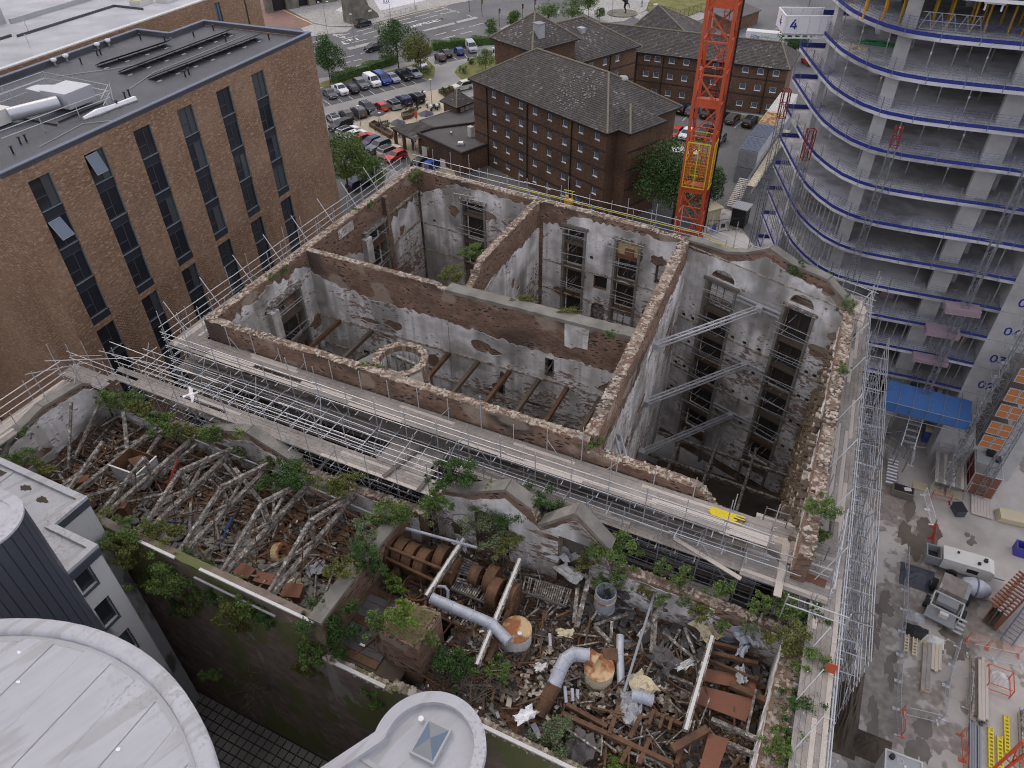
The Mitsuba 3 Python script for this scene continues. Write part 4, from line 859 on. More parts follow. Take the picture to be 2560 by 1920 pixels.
# window bays: columns, beams, poles and added shade panels seen through the empty openings
def bay(parent, fr, x0, x1, zs, ztop, yin, dirn, seed):
    """dirn: +1 when the room lies towards -y of the wall."""
    g = np.random.default_rng(seed); k = obj(parent, 'window_bay', MB(fr).bb(x0 - .18, x0 + .02, yin - .22 * dirn, yin + .25 * dirn, zs[-1] - 3, ztop), 'm_coping')
    obj(k, 'column', MB(fr).bb(x1 - .02, x1 + .18, yin - .22 * dirn, yin + .25 * dirn, zs[-1] - 3, ztop), 'm_coping')
    for z in zs:
        b = MB(fr).bb(x0 + .021, x1 - .021, yin - .1 * dirn, yin + .2 * dirn, z - .17, z + .14)
        obj(k, 'beam', b, 'm_old_beam' if g.random() < .7 else 'm_rust')
        pp = obj(k, 'window_head', MB(fr).bb(x0 + .021, x1 - .021, yin + .26 * dirn, yin + .42 * dirn, z - .3, z + .1), 'm_board_dark')
        for q in range(3):
            zz = z + g.uniform(.5, 2.0)
            ptube(k, 'pole', 'm_galv', (x0 - g.uniform(.1, .8), yin - g.uniform(.15, .5) * dirn, zz), (x1 + g.uniform(.0, .5), yin - g.uniform(.15, .4) * dirn, zz + g.uniform(-.1, .1)), .028, fr, 5)
        for q in range(3):
            xx = g.uniform(x0 + .1, x1 - .1); zz = z + g.uniform(.3, 2.2); ptube(k, 'pole', 'm_galv', (xx, yin + .7 * dirn, zz), (xx + g.uniform(-.1, .1), yin - g.uniform(.2, .7) * dirn, zz + g.uniform(-.1, .1)), .026, fr, 5)
        obj(k, 'bar_frame', MB(fr).bb(x0 + .1, x1 - .1, yin + .5 * dirn, yin + .54 * dirn, z + 1.0, z + 1.05).bb((x0 + x1) / 2 - .03, (x0 + x1) / 2 + .03, yin + .5 * dirn, yin + .54 * dirn, z + .2, z + 2.1), 'm_rust')
    for z in zs:
        if g.random() < .8: obj(k, 'bay_boarding', MB(fr).bb(x0 + .02, x1 - .02, yin + .75 * dirn, yin + .80 * dirn, z + .02, z + 2.4), 'm_bay_dark')  # added panel whose dark colour paints the shade of the bay
    lb = obj(k, 'lintel', MB(fr).bb(x0 - .35, x1 + .35, yin - .3 * dirn, yin + .2 * dirn, ztop - .02, ztop + .22), 'm_board_dark' if seed % 2 else 'm_timber')
    return k
ZG = [20.3, 17.8, 15.3, 12.8, 10.1, 7.2, 4.6]
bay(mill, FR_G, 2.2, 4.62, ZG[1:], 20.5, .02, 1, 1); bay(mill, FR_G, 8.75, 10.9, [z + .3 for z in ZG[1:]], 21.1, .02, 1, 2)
ZK = [19.9, 17.4, 14.6, 11.8]
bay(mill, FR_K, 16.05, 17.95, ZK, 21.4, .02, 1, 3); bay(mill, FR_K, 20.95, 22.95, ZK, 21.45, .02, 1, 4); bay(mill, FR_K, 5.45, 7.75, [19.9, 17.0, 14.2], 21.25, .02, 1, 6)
bay(mill, FR_LW, 5.95, 8.65, [18.6, 15.8, 13.0], 21.0, -.58, 1, 8) if False else None
def bay_left(x0, x1, zs, ztop, seed):
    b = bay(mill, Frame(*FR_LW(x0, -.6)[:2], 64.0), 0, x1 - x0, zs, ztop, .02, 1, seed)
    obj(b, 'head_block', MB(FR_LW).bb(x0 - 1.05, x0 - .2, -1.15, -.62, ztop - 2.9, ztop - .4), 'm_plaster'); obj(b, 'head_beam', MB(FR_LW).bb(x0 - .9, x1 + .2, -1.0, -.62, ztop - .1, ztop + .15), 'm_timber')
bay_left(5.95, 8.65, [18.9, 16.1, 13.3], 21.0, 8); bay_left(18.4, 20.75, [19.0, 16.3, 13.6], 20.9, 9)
k = obj(mill, 'boarded_hatch', MB(FR_K).bb(20.96, 22.94, .1, .16, 19.99, 21.4), 'm_plywood'); obj(k, 'rusty_box', MB(FR_K).bb(21.7, 22.5, -.05, .098, 20.0, 20.7), 'm_rustpanel')
labels[k] = {'label': 'yellow plywood boarding in a window head'}
wd = obj(mill, 'bricked_window', MB(FR_K).bb(19.05, 20.3, .25, .35, 12.0, 14.6), 'm_timber'); obj(mill, 'window', MB(FR_K).bb(19.1, 20.28, .3, .38, 16.1, 17.5), 'm_black')
for (x0, x1, z0, z1) in ((20.98, 21.02, 17.5, 19.15), (21.6, 21.65, 17.5, 19.15), (20.98, 21.65, 19.1, 19.15)): pbb(p1, 'door_frame', 'm_timber', x0, x1, -.08, .5, z0, z1, FR_P1)
ov = MB(FR_P1).beam((21.0, .1, 17.6), (21.6, .15, 19.0), .08, .08); obj(p1, 'cross_bar', ov, 'm_timber')
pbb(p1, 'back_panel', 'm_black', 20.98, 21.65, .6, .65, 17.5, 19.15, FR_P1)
# openings low on the partition, their shade painted on as black panels
for i, (x, z) in enumerate(((4.6, 14.6), (5.9, 14.4), (17.1, 15.5), (17.2, 12.6), (19.4, 11.8))):
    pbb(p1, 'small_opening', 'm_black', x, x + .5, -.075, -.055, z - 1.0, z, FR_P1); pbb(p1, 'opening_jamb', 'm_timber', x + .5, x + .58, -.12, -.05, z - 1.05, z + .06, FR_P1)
# beams left across the front room, their stubs and posts
for i, u in enumerate((2.65, 5.87, 12.95, 15.45, 18.05, 20.5, 22.8, 25.3)):
    pbeam(mill, 'floor_beam', 'm_old_beam' if i % 2 else 'm_rust', (u, .6, 16.9), (u + rnd.uniform(-.1, .1), 10.5, 16.95), .26, .34, FR_R)
    for vv in (4.2, 7.6): ptube(mill, 'post', 'm_timber', (u, vv, 13.2), (u, vv, 16.74), .11, FR_R, 8)
    pbeam(mill, 'floor_beam', 'm_timber' if i % 3 == 0 else 'm_rust', (u + .1, .6, 13.1), (u, 10.5, 13.1), .24, .3, FR_R)
pbeam(mill, 'floor_beam', 'm_board_dark', (23.2, 6.2, 15.6), (25.9, 6.9, 15.5), .5, .7, FR_R); pbeam(mill, 'floor_beam', 'm_timber', (3.3, 4, 15), (5.7, 9.5, 15.2), .2, .2, FR_R)
obj(mill, 'floor_remains', MB(FR_R).bb(.7, 27.4, .7, 10.4, 8.9, 9.0), 'm_dirt')
obj(mill, 'floor_remains', MB(FR_R).bb(28.5, 39.4, .7, 20, 3.3, 3.4), 'm_dirt')
for v in (19.2, 16.3, 13.4):
    pbeam(mill, 'floor_beam', 'm_timber', (28.2, v, 7.0), (39.7, v - .6, 7.0), .22, .28, FR_R)
    for u in (30.2, 33.2, 36.3): ptube(mill, 'post', 'm_timber', (u, v - .2, 3.4), (u, v - .2, 6.85), .14, FR_R, 8)
for u in (30.2, 33.2, 36.3): pbeam(mill, 'floor_beam', 'm_timber', (u, 20.5, 7.25), (u, 8, 7.2), .2, .22, FR_R)

# stair turret by the front wall
tu = obj(mill, 'stair_turret', MB(FR_R).prism(Point(14.35, 2.2).buffer(1.75, 16).difference(Point(14.35, 2.2).buffer(1.36, 16)), 4, 22.75), 'm_ruin_brick')
pt = unary_union([Polygon([(11.7, .55), (13.2, .55), (13.2, 3.4), (12.8, 3.2)]), Polygon([(15.6, .55), (17.2, .55), (16.0, 2.0)])]).difference(Point(14.35, 2.2).buffer(1.76, 16))
obj(tu, 'flank', MB(FR_R).prism(pt, 4, 22.6), 'm_coping')
obj(tu, 'plaster', MB(FR_R).prism(Point(14.35, 2.2).buffer(1.355, 16).difference(Point(14.35, 2.2).buffer(1.32, 16)), 6, 22.3), 'm_plaster')
for (a, b) in (((13.2, 2.9, 22.2), (15.5, 2.6, 22.2)), ((13.1, 1.8, 21.9), (15.5, 1.5, 21.9)), ((14.0, 2.8, 21.2), (14.9, 1.5, 20.9)), ((13.4, 2.4, 20.4), (15.4, 2.9, 19.8))): pbeam(tu, 'beam', 'm_timber', a, b, .2, .2, FR_R)
g = np.random.default_rng(77); n = 260; a = g.uniform(0, 6.28, n); r = g.uniform(1.36, 1.75, n)
obj(tu, 'loose_stones', MB(FR_R).boxes(np.stack([14.35 + r * np.cos(a), 2.2 + r * np.sin(a), 22.76 + g.uniform(-.05, .02, n)], 1), np.stack([g.uniform(.08, .22, n), g.uniform(.08, .16, n), g.uniform(.04, .1, n)], 1), np.array([rotz(q) for q in g.uniform(0, 180, n)])), 'm_rubble', stuff=True)

# raking steel struts that hold the cross wall
def strut(a, b, where):
    k = thing('steel_strut', 'grey steel lattice strut propping the ruin walls, ' + where, 'strut')
    a, b = np.array(a, float), np.array(b, float); d = (b - a) / np.linalg.norm(b - a); s = np.cross(d, [0, 0, 1]); s /= np.linalg.norm(s); u = np.cross(s, d)
    for i in (-1, 1):
        for j in (-1, 1): o = s * .17 * i + u * .15 * j; pbeam(k, 'chord', 'm_galv', a + o, b + o, .09, .09, FR_R)
    lc = MB(FR_R); N = int(np.linalg.norm(b - a) / .5)
    for t in range(N):
        p = a + d * (t * .5 + .2)
        for j in (-1, 1): lc.beam(p - s * .17 + u * .15 * j, p + s * .17 + u * .15 * j + d * (.5 if t % 2 else 0), .04, .04)
    obj(k, 'lacing', lc, 'm_galv', stuff=True)
    for p in (a, b): pbox(k, 'end_plate', 'm_midgrey', p, (.5, .5, .5), FR_R)
_G = lambda x, y, z: tuple(np.linalg.solve(FR_R.R, FR_G(x, y, z) - FR_R.o))
strut((28.0, 14.1, 19.95), _G(6.9, -.3, 20.0), 'highest of the three long ones'); strut((27.9, 13.8, 14.7), _G(6.8, -.3, 14.45), 'middle one of the three long ones'); strut((28.1, 14.0, 9.2), _G(6.7, -.3, 8.9), 'lowest of the three long ones')
strut((28.2, 5.5, 18.75), (30.9, .75, 18.9), 'short one by the front wall')
for z, nm in ((20.1, 'highest'), (14.5, 'middle'), (9.0, 'lowest')):
    k = thing('steel_waler', 'grey steel waler beam across the gable between the window bays, ' + nm, 'beam')
    for dz in (-.18, .18): pbeam(k, 'rail', 'm_midgrey', (4.9, -.22, z + dz), (8.6, -.22, z + dz), .14, .12, FR_G)
# the wall line below the boards, outside face


# ---------------------------------------------------------------- the concrete tower under construction
tow = thing('concrete_tower', 'curved concrete tower frame under construction with open floors and blue edge boards', 'building')
EDGE = [(-8.4, 15.0), (-5.5, 7.3), (-4.3, 4.6), (-3.0, 2.65), (-1.6, 1.1), (0.0, 0.05), (2.2, -0.36), (4.9, -0.33), (9.75, -0.02), (13.0, 0.0), (13.9, 0.02)]
FOOT = EDGE + [(22, 0.1), (22, 26), (14, 25.5), (4, 19.5)]
ZS = [8.75, 11.6, 14.45, 17.25, 20.05, 22.9, 25.75, 28.6, 31.4, 34.2, 37.05]
LOWER = 13.9
def foot(z): return EDGE + [(13.9, 6), (22, 6.2), (22, 26), (14, 25.5), (4, 19.5)]
for i, z in enumerate(ZS):
    k = obj(tow, 'floor_slab', MB(FR_T).prism(foot(z), z - .26, z), 'm_slab')
    # toe boards, posts and mesh along the edge
    pts = np.array(EDGE); seg = np.linalg.norm(np.diff(pts, axis=0), axis=1); s = np.concatenate([[0], np.cumsum(seg)]); L = s[-1]
    at = lambda t: np.array([np.interp(t, s, pts[:, 0]), np.interp(t, s, pts[:, 1])])
    g = np.random.default_rng(100 + i); t = 0.0
    while t < L - .3:
        e = min(t + 2.45, L); a, b = at(t), at(e)
        sub = [at(q) for q in np.linspace(t, e, 4)]; tb = MB(FR_T)
        for p, q in zip(sub[:-1], sub[1:]): tb.beam((*p, z + .14), (*q, z + .14), .04, .25 if i > 4 else .21)
        if g.random() > .05: obj(tow, 'edge_board', tb, 'm_blue')
        ptube(tow, 'guard_post', 'm_galv_dark', (*a, z - .2), (*a, z + 1.2), .035, FR_T, 5)
        t = e
    ms = MB(FR_T); q = [at(u) for u in np.arange(0, L, 1.1)]
    for h in np.arange(.4, 1.16, .18):
        for p, r in zip(q[:-1], q[1:]): ms.beam((*p, z + h), (*r, z + h), .008, .014)
    for u in np.arange(0, L, .4): p = at(u); ms.beam((*p, z + .3), (*p, z + 1.15), .008, .010)
    obj(tow, 'guard_mesh', ms, 'm_blue' if i % 3 else 'm_coping_blue', stuff=True)
    far = MB(FR_T).beam((-8.3, 15.1, z + .2), (-5.5, 15.9, z + .2), .05, .4).beam((-5.5, 15.9, z + .2), (2, 18.3, z + .2), .05, .4); obj(tow, 'edge_board', far, 'm_blue')
top = obj(tow, 'formwork_deck', MB(FR_T).prism(foot(40), 39.75, 40.0), 'm_black')
for x, y, w, d in ((-.15, 1.75, .5, .35), (8.2, 1.6, .72, .5)): pbb(tow, 'column', 'm_concrete', x - w, x + w, y - d, y + d, 0, 40, FR_T)
cx, cy = (-5.62,8.06,28.7)[:2]; pbox(tow, 'column', 'm_concrete', (cx + .25, cy + .1, 20), (.8, .5, 40), FR_T, rz=-66)
for x, y in ((-1.5, 9.5), (4, 10), (-3.5, 13), (3, 16)): pbox(tow, 'column', 'm_concrete', (x, y, 20), (.9, .5, 40), FR_T)
obj(tow, 'inner_wall', MB(FR_T).bb(9.3, 9.6, 3.2, 14, 0, 39.7).bb(6.5, 9.3, 13.2, 13.5, 0, 39.7), 'm_concrete')
obj(tow, 'inner_wall', MB(FR_T).bb(-2, 22, 17.5, 17.8, 0, 39.7), 'm_grey')
core = obj(tow, 'core_wall', MB(FR_T).bb(13.0, 13.3, .35, 6, 0, 41).bb(13.0, 20, -.02, .348, 0, 20.6).bb(13, 20, -.02, .348, 20.604, 41), 'm_concrete')
for i, z in enumerate(ZS[:5]): pbb(core, 'joint', 'm_grey', 13.0, 20, -.03, -.021, z - .015, z + .015, FR_T)
R_ = np.array([[1, 0, 0], [0, 0, -1], [0, 1, 0.0]])
for i, tx in enumerate(('02', '03', '04', '05', '06')):
    tm = meshkit.text_mesh(tx, 0.72, 0.01, bold=True); v = np.array(tm.vertices) @ R_.T + [13.95 - (.1 if i else 0), -.022, ZS[i] + .75]
    for st in (.33, .66): pass
    k = obj(core, 'level_number', MB(FR_T).add(v, tm.faces), 'm_blue'); labels[k] = {'label': 'stencilled blue number ' + tx}
# shallow steel studs of the facade on the lower floors, props on the upper ones
sd = MB(FR_T)
for i, z in enumerate(ZS[:5]):
    hgt = (ZS[i + 1] - .26) - z; k = 0
    for x in np.arange(3.2, 12.9, .75):
        if abs(x - 7.95) < 1 or (i > 2 and x < 5.5) or rnd.random() < .25: continue
        ptube(tow, 'stud', 'm_galv', (x, .28, z), (x, .28, z + hgt), .035, FR_T, 4)
for i, z in enumerate([ZS[2], ZS[3], ZS[4]]):
    for u in np.arange(1.0, 16.0, .62):
        p = at(u); n = np.array([.5, .45]); ptube(tow, 'stud', 'm_midgrey', (*(p + n), z), (*(p + n), z + 2.55), .05, FR_T, 4)
for i, z in enumerate(ZS[6:10]):
    for (x, y) in ((-3.5, 6), (-1.0, 4.0), (1.8, 2.2), (3.4, 3.6), (5.6, 2.6), (4.4, 6), (-4.6, 9.5), (.8, 7.5), (6.6, 6.5), (8.7, 2.0), (2.0, 11)):
        if rnd.random() < .12: continue
        x += rnd.uniform(-.4, .4); y += rnd.uniform(-.4, .4)
        pr = ptube(tow, 'prop', 'm_galv', (x, y, z), (x, y, z + 2.56), .04, FR_T, 6); pbox(pr, 'collar', 'm_white', (x, y, z + 1.3), (.13, .13, .15), FR_T)
for (x, y) in [(x + rnd.uniform(-.2, .2), y) for x in np.arange(-3.2, 12.6, 1.15) for y in (2.6, 5.4)] + [(-4.6, 7.5), (-5, 9.5), (-6.2, 12.4)]:
    ptube(tow, 'prop', 'm_propyellow', (x, y, ZS[10]), (x, y, 39.74), .075, FR_T, 6)
for (x0, x1, y) in ((.5, 4.3, 1.4), (7.8, 12.5, 1.6)):
    tr = MB(FR_T)
    for h in (.1, .65, 1.2): tr.tube((x0, y, ZS[10] + h), (x1, y, ZS[10] + h), .03, 5)
    for q in np.arange(x0, x1 - .5, .8): tr.tube((q, y, ZS[10] + .1), (q + .4, y, ZS[10] + 1.2), .025, 4).tube((q + .4, y, ZS[10] + 1.2), (q + .8, y, ZS[10] + .1), .025, 4)
    obj(tow, 'shoring_frame', tr, 'm_galv')
for x in (3.9, 7.4, 11): obj(tow, 'formwork_head', MB(FR_T).bb(x, x + 1.3, .2, .5, 39.3, 39.45).bb(x + .1, x + .2, .2, .5, 38.9, 39.3).bb(x + 1.1, x + 1.2, .2, .5, 38.9, 39.3), 'm_white')
obj(tow, 'formwork_beam', MB(FR_T).bb(2, 22, -.3, -.1, 39.5, 39.72), 'm_white')
# things standing on the floors
def pack(c, d, rz, where, m='m_pink', n=4):
    k = thing('board_stack', 'stack of pinkish boards ' + where, 'board stack')
    for i in range(n): pbox(k, 'board', m, (c[0] + rnd.uniform(-.04, .04), c[1] + rnd.uniform(-.04, .04), c[2] + (i + .5) * d[2] / n), (d[0], d[1], d[2] / n - .015), FR_T, rz)
for q, d, rz, nm in (((-2.7,6.79,20.2), (3.0, 1.2, .45), -12, 'on the fifth floor by the curved edge'), ((10.08,-3.02,17.4), (2.6, 1.1, .6), 8, 'beside the mast on the fourth open floor'), ((9.52,-2.38,14.6), (2.6, 1.2, .6), 5, 'behind the mast on the third open floor'),
                     ((3.66,7.72,17.4), (3.0, 1.1, .45), 4, 'near the middle of the fourth open floor'), ((9.52,-2.5,11.8), (2.8, 1.1, .35), 4, 'on the lowest open floors'), ((4.87,2.14,14.6), (1.2, 1.1, .8), 4, 'small one behind the scaffold corner')): pack((q[0], q[1] + 1.5, q[2] - .15), d, rz, nm)
tb = thing('timber_bundle', 'bundle of upright brown timber beams leaning by the core wall', 'timber bundle')
for i in range(3): pbeam(tb, 'timber', 'm_plywood' if i else 'm_timber', (11.2 + i * .45, 3.2 - i * .1, ZS[1] + .02), (11.9 + i * .4, 4.3, ZS[1] + 2.3), .3, .22, FR_T)
# loading platform with the number 4
lp = thing('loading_platform', 'white loading platform marked 4 cantilevered from the tower edge', 'loading platform')
ax = (-9.3,7.81,34.25); bx = (-5.81,9.17,34.25); a_ = math.degrees(math.atan2(bx[1] - ax[1], bx[0] - ax[0])); FR_LP = Frame(*FR_T(ax[0], ax[1])[:2], FR_T.a + a_)
pbb(lp, 'deck', 'm_midgrey', 0, 4.6, 0, 2.7, 34.1, 34.2, FR_LP)
for (x0, x1, y0, y1, nm) in ((0, 3.72, -.04, .04, 'side_panel'), (0, 3.72, 2.66, 2.74, 'side_panel'), (-.08, 0, 0.05, 2.65, 'end_panel')):
    k = obj(lp, nm, MB(FR_LP).bb(x0, x1, y0, y1, 34.25, 35.55), 'm_white'); obj(k, 'top_rail', MB(FR_LP).bb(x0 - .02, x1 + .02, y0 - .03, y1 + .03, 35.552, 35.64), 'm_white')
    for q in np.arange(.02, .99, .245): obj(k, 'rib', MB(FR_LP).bb(x0 + (x1 - x0) * q, x0 + (x1 - x0) * q + .04, y0 - .03, y0 - .002, 34.3, 35.5), 'm_offwhite') if x1 - x0 > 1 else None
tm = meshkit.text_mesh('4', 0.72, 0.01, bold=True); v = np.array(tm.vertices) @ R_.T
k = obj(lp, 'number', MB(FR_LP).add(v + [.35, -.075, 34.62], tm.faces), 'm_blue')
v2 = np.array(tm.vertices) @ (rotz(-90) @ R_).T
obj(lp, 'number', MB(FR_LP).add(v2 + [-.09, 1.6, 34.62], tm.faces), 'm_blue')
for q in np.arange(0.3, 3.6, .62): pbb(lp, 'bearer', 'm_white', q - .08, q + .08, -.06, 2.7, 33.95, 34.09, FR_LP)
obj(lp, 'edge_beam', MB(FR_LP).bb(0, 3.7, -.08, .02, 33.86, 33.94).bb(0, 3.7, 2.65, 2.75, 33.86, 33.94), 'm_white')
bag = thing('bulk_bag', 'white bulk bag beside a green hose on the upper tower floor', 'bag')
q = (-1.83,10.91,34.3); obj(bag, 'sack', MB(FR_T).lathe([(.02, 0), (.5, .02), (.6, .45), (.5, .9), (.1, 1.0)], (q[0], q[1], 34.2), 10), 'm_white', True); obj(bag, 'cover', MB(FR_T).box((q[0], q[1] + .2, 35.3), (1.3, .9, .25)), 'm_black')
hs = thing('hose_pile', 'green hose coiled on the upper tower floor', 'hose'); q = (-1.8,7.63,34.3)
scene[hs] = mikit.ply(MB(FR_T).path([(q[0] + (.4 + .04 * i) * math.cos(i * .7), q[1] + .5 * math.sin(i * .7), 34.25 + .03 * (i % 5)) for i in range(40)], .05, 5).arrays(), 'm_green')
for j, (px_, nm) in enumerate((((-3.15,5.64,34.3), 'tan'),)):
    tk = thing('rubble_bags', 'heap of tan sacks near the edge of the upper tower floor', 'sacks')
    for i in range(7): pbox(tk, 'sack', 'm_straw', (px_[0] + rnd.uniform(-.8, .8), px_[1] + rnd.uniform(-.3, .5), 34.3), (.6, .4, .22), FR_T, rz=rnd.uniform(0, 180))
# mast climbers and site masts
def lattice_mast(parent, fr, x, y, z0, z1, w=.42, m='m_galv_dark', top=0.0, topm='m_darkred', step=.75, n=4):
    sec = MB(fr)
    if n == 3: c = [(x - w / 2, y), (x + w / 2, y), (x, y + w * .8)]
    else: c = [(x - w / 2, y - w / 2), (x + w / 2, y - w / 2), (x + w / 2, y + w / 2), (x - w / 2, y + w / 2)]
    for p in c: ptube(parent, 'chord', m, (*p, z0), (*p, z1 - top), .035, fr, 5)
    z = z0; i = 0; lc = MB(fr)
    while z < z1 - top - .1:
        e = min(z + step, z1 - top)
        for j in range(len(c)):
            p, q = c[j], c[(j + 1) % len(c)]; lc.beam((*p, z), (*q, z), .03, .03); lc.beam((*(p if i % 2 else q), z), (*(q if i % 2 else p), e), .03, .03)
        z = e; i += 1
    obj(parent, 'lacing', lc, m, stuff=True)
    if top:
        tp = MB(fr)
        for p in c: tp.tube((*p, z1 - top), (*p, z1), .05, 5)
        for zz in (z1 - top + .03, z1 - top / 2, z1 - .03):
            for j in range(len(c)): tp.beam((*c[j], zz), (*c[(j + 1) % len(c)], zz), .05, .05)
        for j in range(len(c)): tp.beam((*c[j], z1 - top), (*c[(j + 1) % len(c)], z1), .04, .04)
        k = obj(parent, 'top_section', tp, topm); labels[k] = {'label': 'red top section'}
for (x, y, z0, z1, top, nm) in ((1.25, -1.6, 0, 31.2, 1.5, 'climbing the middle of the curved tower floors'), (10.2, -1.6, 5.5, 44, 0, 'climbing the tower beside the numbered core wall')):
    k = thing('lattice_mast', 'slim steel lattice mast, ' + nm, 'mast', 'lattice masts against the tower'); lattice_mast(k, FR_T, x, y, z0, z1, .5, top=top)
    pth = MB(FR_T)
    for z in np.arange(max(z0, 9) + .4, min(z1, 40), 2.83): pth.tube((x - .2, y + .25, z), (x - .5, y + 1.9, z), .03, 4).tube((x + .2, y + .25, z), (x + .5, y + 1.9, z), .03, 4).tube((x - .6, y + .5, z), (x + .6, y + .5, z), .03, 4)
    obj(k, 'wall_tie', pth, 'm_galv_dark')
for (p, z1, nm) in (((25.61,69.07,28.7), 28.7, 'left one of the two by the tower tip'), ((25.57,61.27,28), 28.0, 'right one of the two by the tower tip')):
    k = thing('lattice_mast', 'red topped lattice mast, ' + nm, 'mast', 'lattice masts against the tower'); lattice_mast(k, WORLD, p[0], p[1], 0, z1, .6, top=2.6)
# blue crash net, access cage and things at the foot of the tower
nt = thing('crash_net', 'bright blue netting draped over a deck at the foot of the tower', 'netting')
obj(nt, 'net', MB(FR_T).quad((7.0, -1.3, 8.9), (13.9, -1.3, 8.8), (14.0, -3.4, 8.1), (7.2, -3.4, 8.0)).quad((7.2, -3.4, 8.0), (14.0, -3.4, 8.1), (14.0, -3.45, 7.2), (7.2, -3.45, 7.1)).quad((14.0, -3.4, 8.1), (13.9, -1.3, 8.8), (13.95, -1.3, 7.4), (14.0, -3.45, 7.2)), 'm_netblue')
fr_ = MB(FR_T)
for x in np.arange(7, 14.3, 1.2): fr_.tube((x, -3.66, 6.9), (x, -3.66, 8.3), .03, 4).tube((x, -3.66, 8.3), (x, -1.0, 9.25), .03, 4)
fr_.tube((7, -3.66, 8.28), (14.2, -3.66, 8.3), .03, 4).tube((7, -3.72, 6.95), (14.2, -3.72, 7.0), .03, 4); obj(nt, 'frame', fr_, 'm_galv_dark', stuff=True)
cg = thing('access_stair_cage', 'dark gabled stair cage with aluminium steps in front of the blue net', 'stair')
b = (10.51,-0.91,6); bx, by = b[0], b[1]
obj(cg, 'cage', MB(FR_T).bb(bx - .55, bx - .5, by, by + 1.2, 5.6, 8.0).bb(bx + .5, bx + .55, by, by + 1.2, 5.6, 8.0).prism([(bx - .6, by - .1), (bx + .6, by - .1), (bx + .6, by + 1.3), (bx - .6, by + 1.3)], 8.0, 8.08).bb(bx - .5, bx + .5, by + 1.15, by + 1.2, 5.6, 8), 'm_green' if False else 'm_galv_dark')
for i in range(5): pbb(cg, 'step', 'm_galv', bx - .5, bx + .5, by - .35 * (i + 1), by - .35 * i - .08, 5.3 - i * .45, 5.36 - i * .45, FR_T)
obj(cg, 'stringer', MB(FR_T).beam((bx - .55, by, 5.4), (bx - .55, by - 1.9, 3.1), .06, .2).beam((bx + .55, by, 5.4), (bx + .55, by - 1.9, 3.1), .06, .2), 'm_galv')
obj(cg, 'leg', MB(FR_T).tube((bx - .5, by + .1, 0), (bx - .5, by + .1, 5.6), .05).tube((bx + .5, by + .1, 0), (bx + .5, by + .1, 5.6), .05).tube((bx - .5, by - 1.9, 0), (bx - .5, by - 1.9, 3.1), .05).tube((bx + .5, by - 1.9, 0), (bx + .5, by - 1.9, 3.1), .05), 'm_galv_dark')
gs = thing('floor_screen', 'dark blue wall panels behind the ground floor columns', 'screen')
scene[gs] = mikit.ply(MB(FR_T).bb(-3, 13, 8, 8.1, 0, 8.4).arrays(), 'm_tarp')
# passenger hoist: mast, landing gates, base enclosure
ho_ = thing('passenger_hoist', 'construction hoist with orange mesh landing gates climbing beside the core wall', 'hoist')
for (z, x) in ((6.75, 15.05), (8.3, 15.05), (10.2, 15.05), (11.9, 15.05), (13.9, 15.05)):
    for dx in (0, .85):
        k = obj(ho_, 'landing_gate', MB(FR_T).bb(x + dx, x + dx + .06, -4.55, -4.45, z, z + 1.35).bb(x + dx + .74, x + dx + .8, -4.55, -4.45, z, z + 1.35).bb(x + dx + .06, x + dx + .74, -4.55, -4.45, z, z + .06).bb(x + dx + .06, x + dx + .74, -4.55, -4.45, z + .64, z + .7).bb(x + dx + .06, x + dx + .74, -4.55, -4.45, z + 1.29, z + 1.35), 'm_galv')
        for dz in (.06, .7): pbb(k, 'mesh_panel', 'm_gate', x + dx + .06, x + dx + .74, -4.52, -4.48, z + dz, z + dz + .58, FR_T)
    pbb(ho_, 'landing', 'm_board_dark', x - .1, x + 1.8, -4.4, -.2, z - .14, z - .02, FR_T)
lattice_mast(ho_, FR_T, 14.6, -3.6, 0, 44, .7, m='m_galv_dark'); lattice_mast(ho_, FR_T, 17.4, -3.2, 0, 44, .7, m='m_galv_dark')
tp = MB(FR_T)
for z in np.arange(2, 22, 1.45):
    tp.tube((14.2, -3.9, z), (14.2, -.3, z), .03, 4).tube((14.0, -2.3, z + .2), (15.0, -2.3, z + .2), .03, 4).tube((14.2, -3.9, z), (15.0, -1, z + 1.2), .025, 4)
    tp.box((14.35, -2.9, z + .5), (.5, .4, .55))
obj(ho_, 'bracket', tp, 'm_midgrey')
en = thing('hoist_base_enclosure', 'caged hoist base with dark red mesh gates and a timber ramp', 'hoist base')
X0, X1, Y0, Y1 = 16.3, 18.5, -3.2, 1.2
fm = MB(FR_T)
for x in (X0, X1):
    for y in (Y0, (Y0 + Y1) / 2, Y1): fm.tube((x, y, 0), (x, y, 2.7), .06, 5)
for z in (.1, 1.4, 2.65):
    fm.tube((X0, Y0, z), (X1, Y0, z), .05, 5).tube((X0, Y1, z), (X1, Y1, z), .05, 5).tube((X0, Y0, z), (X0, Y1, z), .05, 5).tube((X1, Y0, z), (X1, Y1, z), .05, 5)
obj(en, 'frame', fm, 'm_galv'); obj(en, 'roof', MB(FR_T).bb(X0 + .1, X1 - .1, Y0 + 1.4, Y1, 2.66, 2.74), 'm_midgrey')
for i in range(2):
    for j in range(2): pbb(en, 'gate_panel', 'm_rustpanel', X0 + .1 + i * 1.05, X0 + 1.1 + i * 1.05, Y0 - .03, Y0 + .03, .15 + j * 1.25, 1.32 + j * 1.25, FR_T)
for j in range(3): pbb(en, 'gate_panel', 'm_darkred', X0 - .03, X0 + .03, Y0 + .1 + j * 1.4, Y0 + 1.4 + j * 1.4, .15, 2.55, FR_T)
obj(en, 'hoist_motor', MB(FR_T).bb(17.2, 17.8, -.6, .3, 2.75, 3.3).bb(17.9, 18.3, -1.2, -.6, 2.75, 3.1), 'm_black')
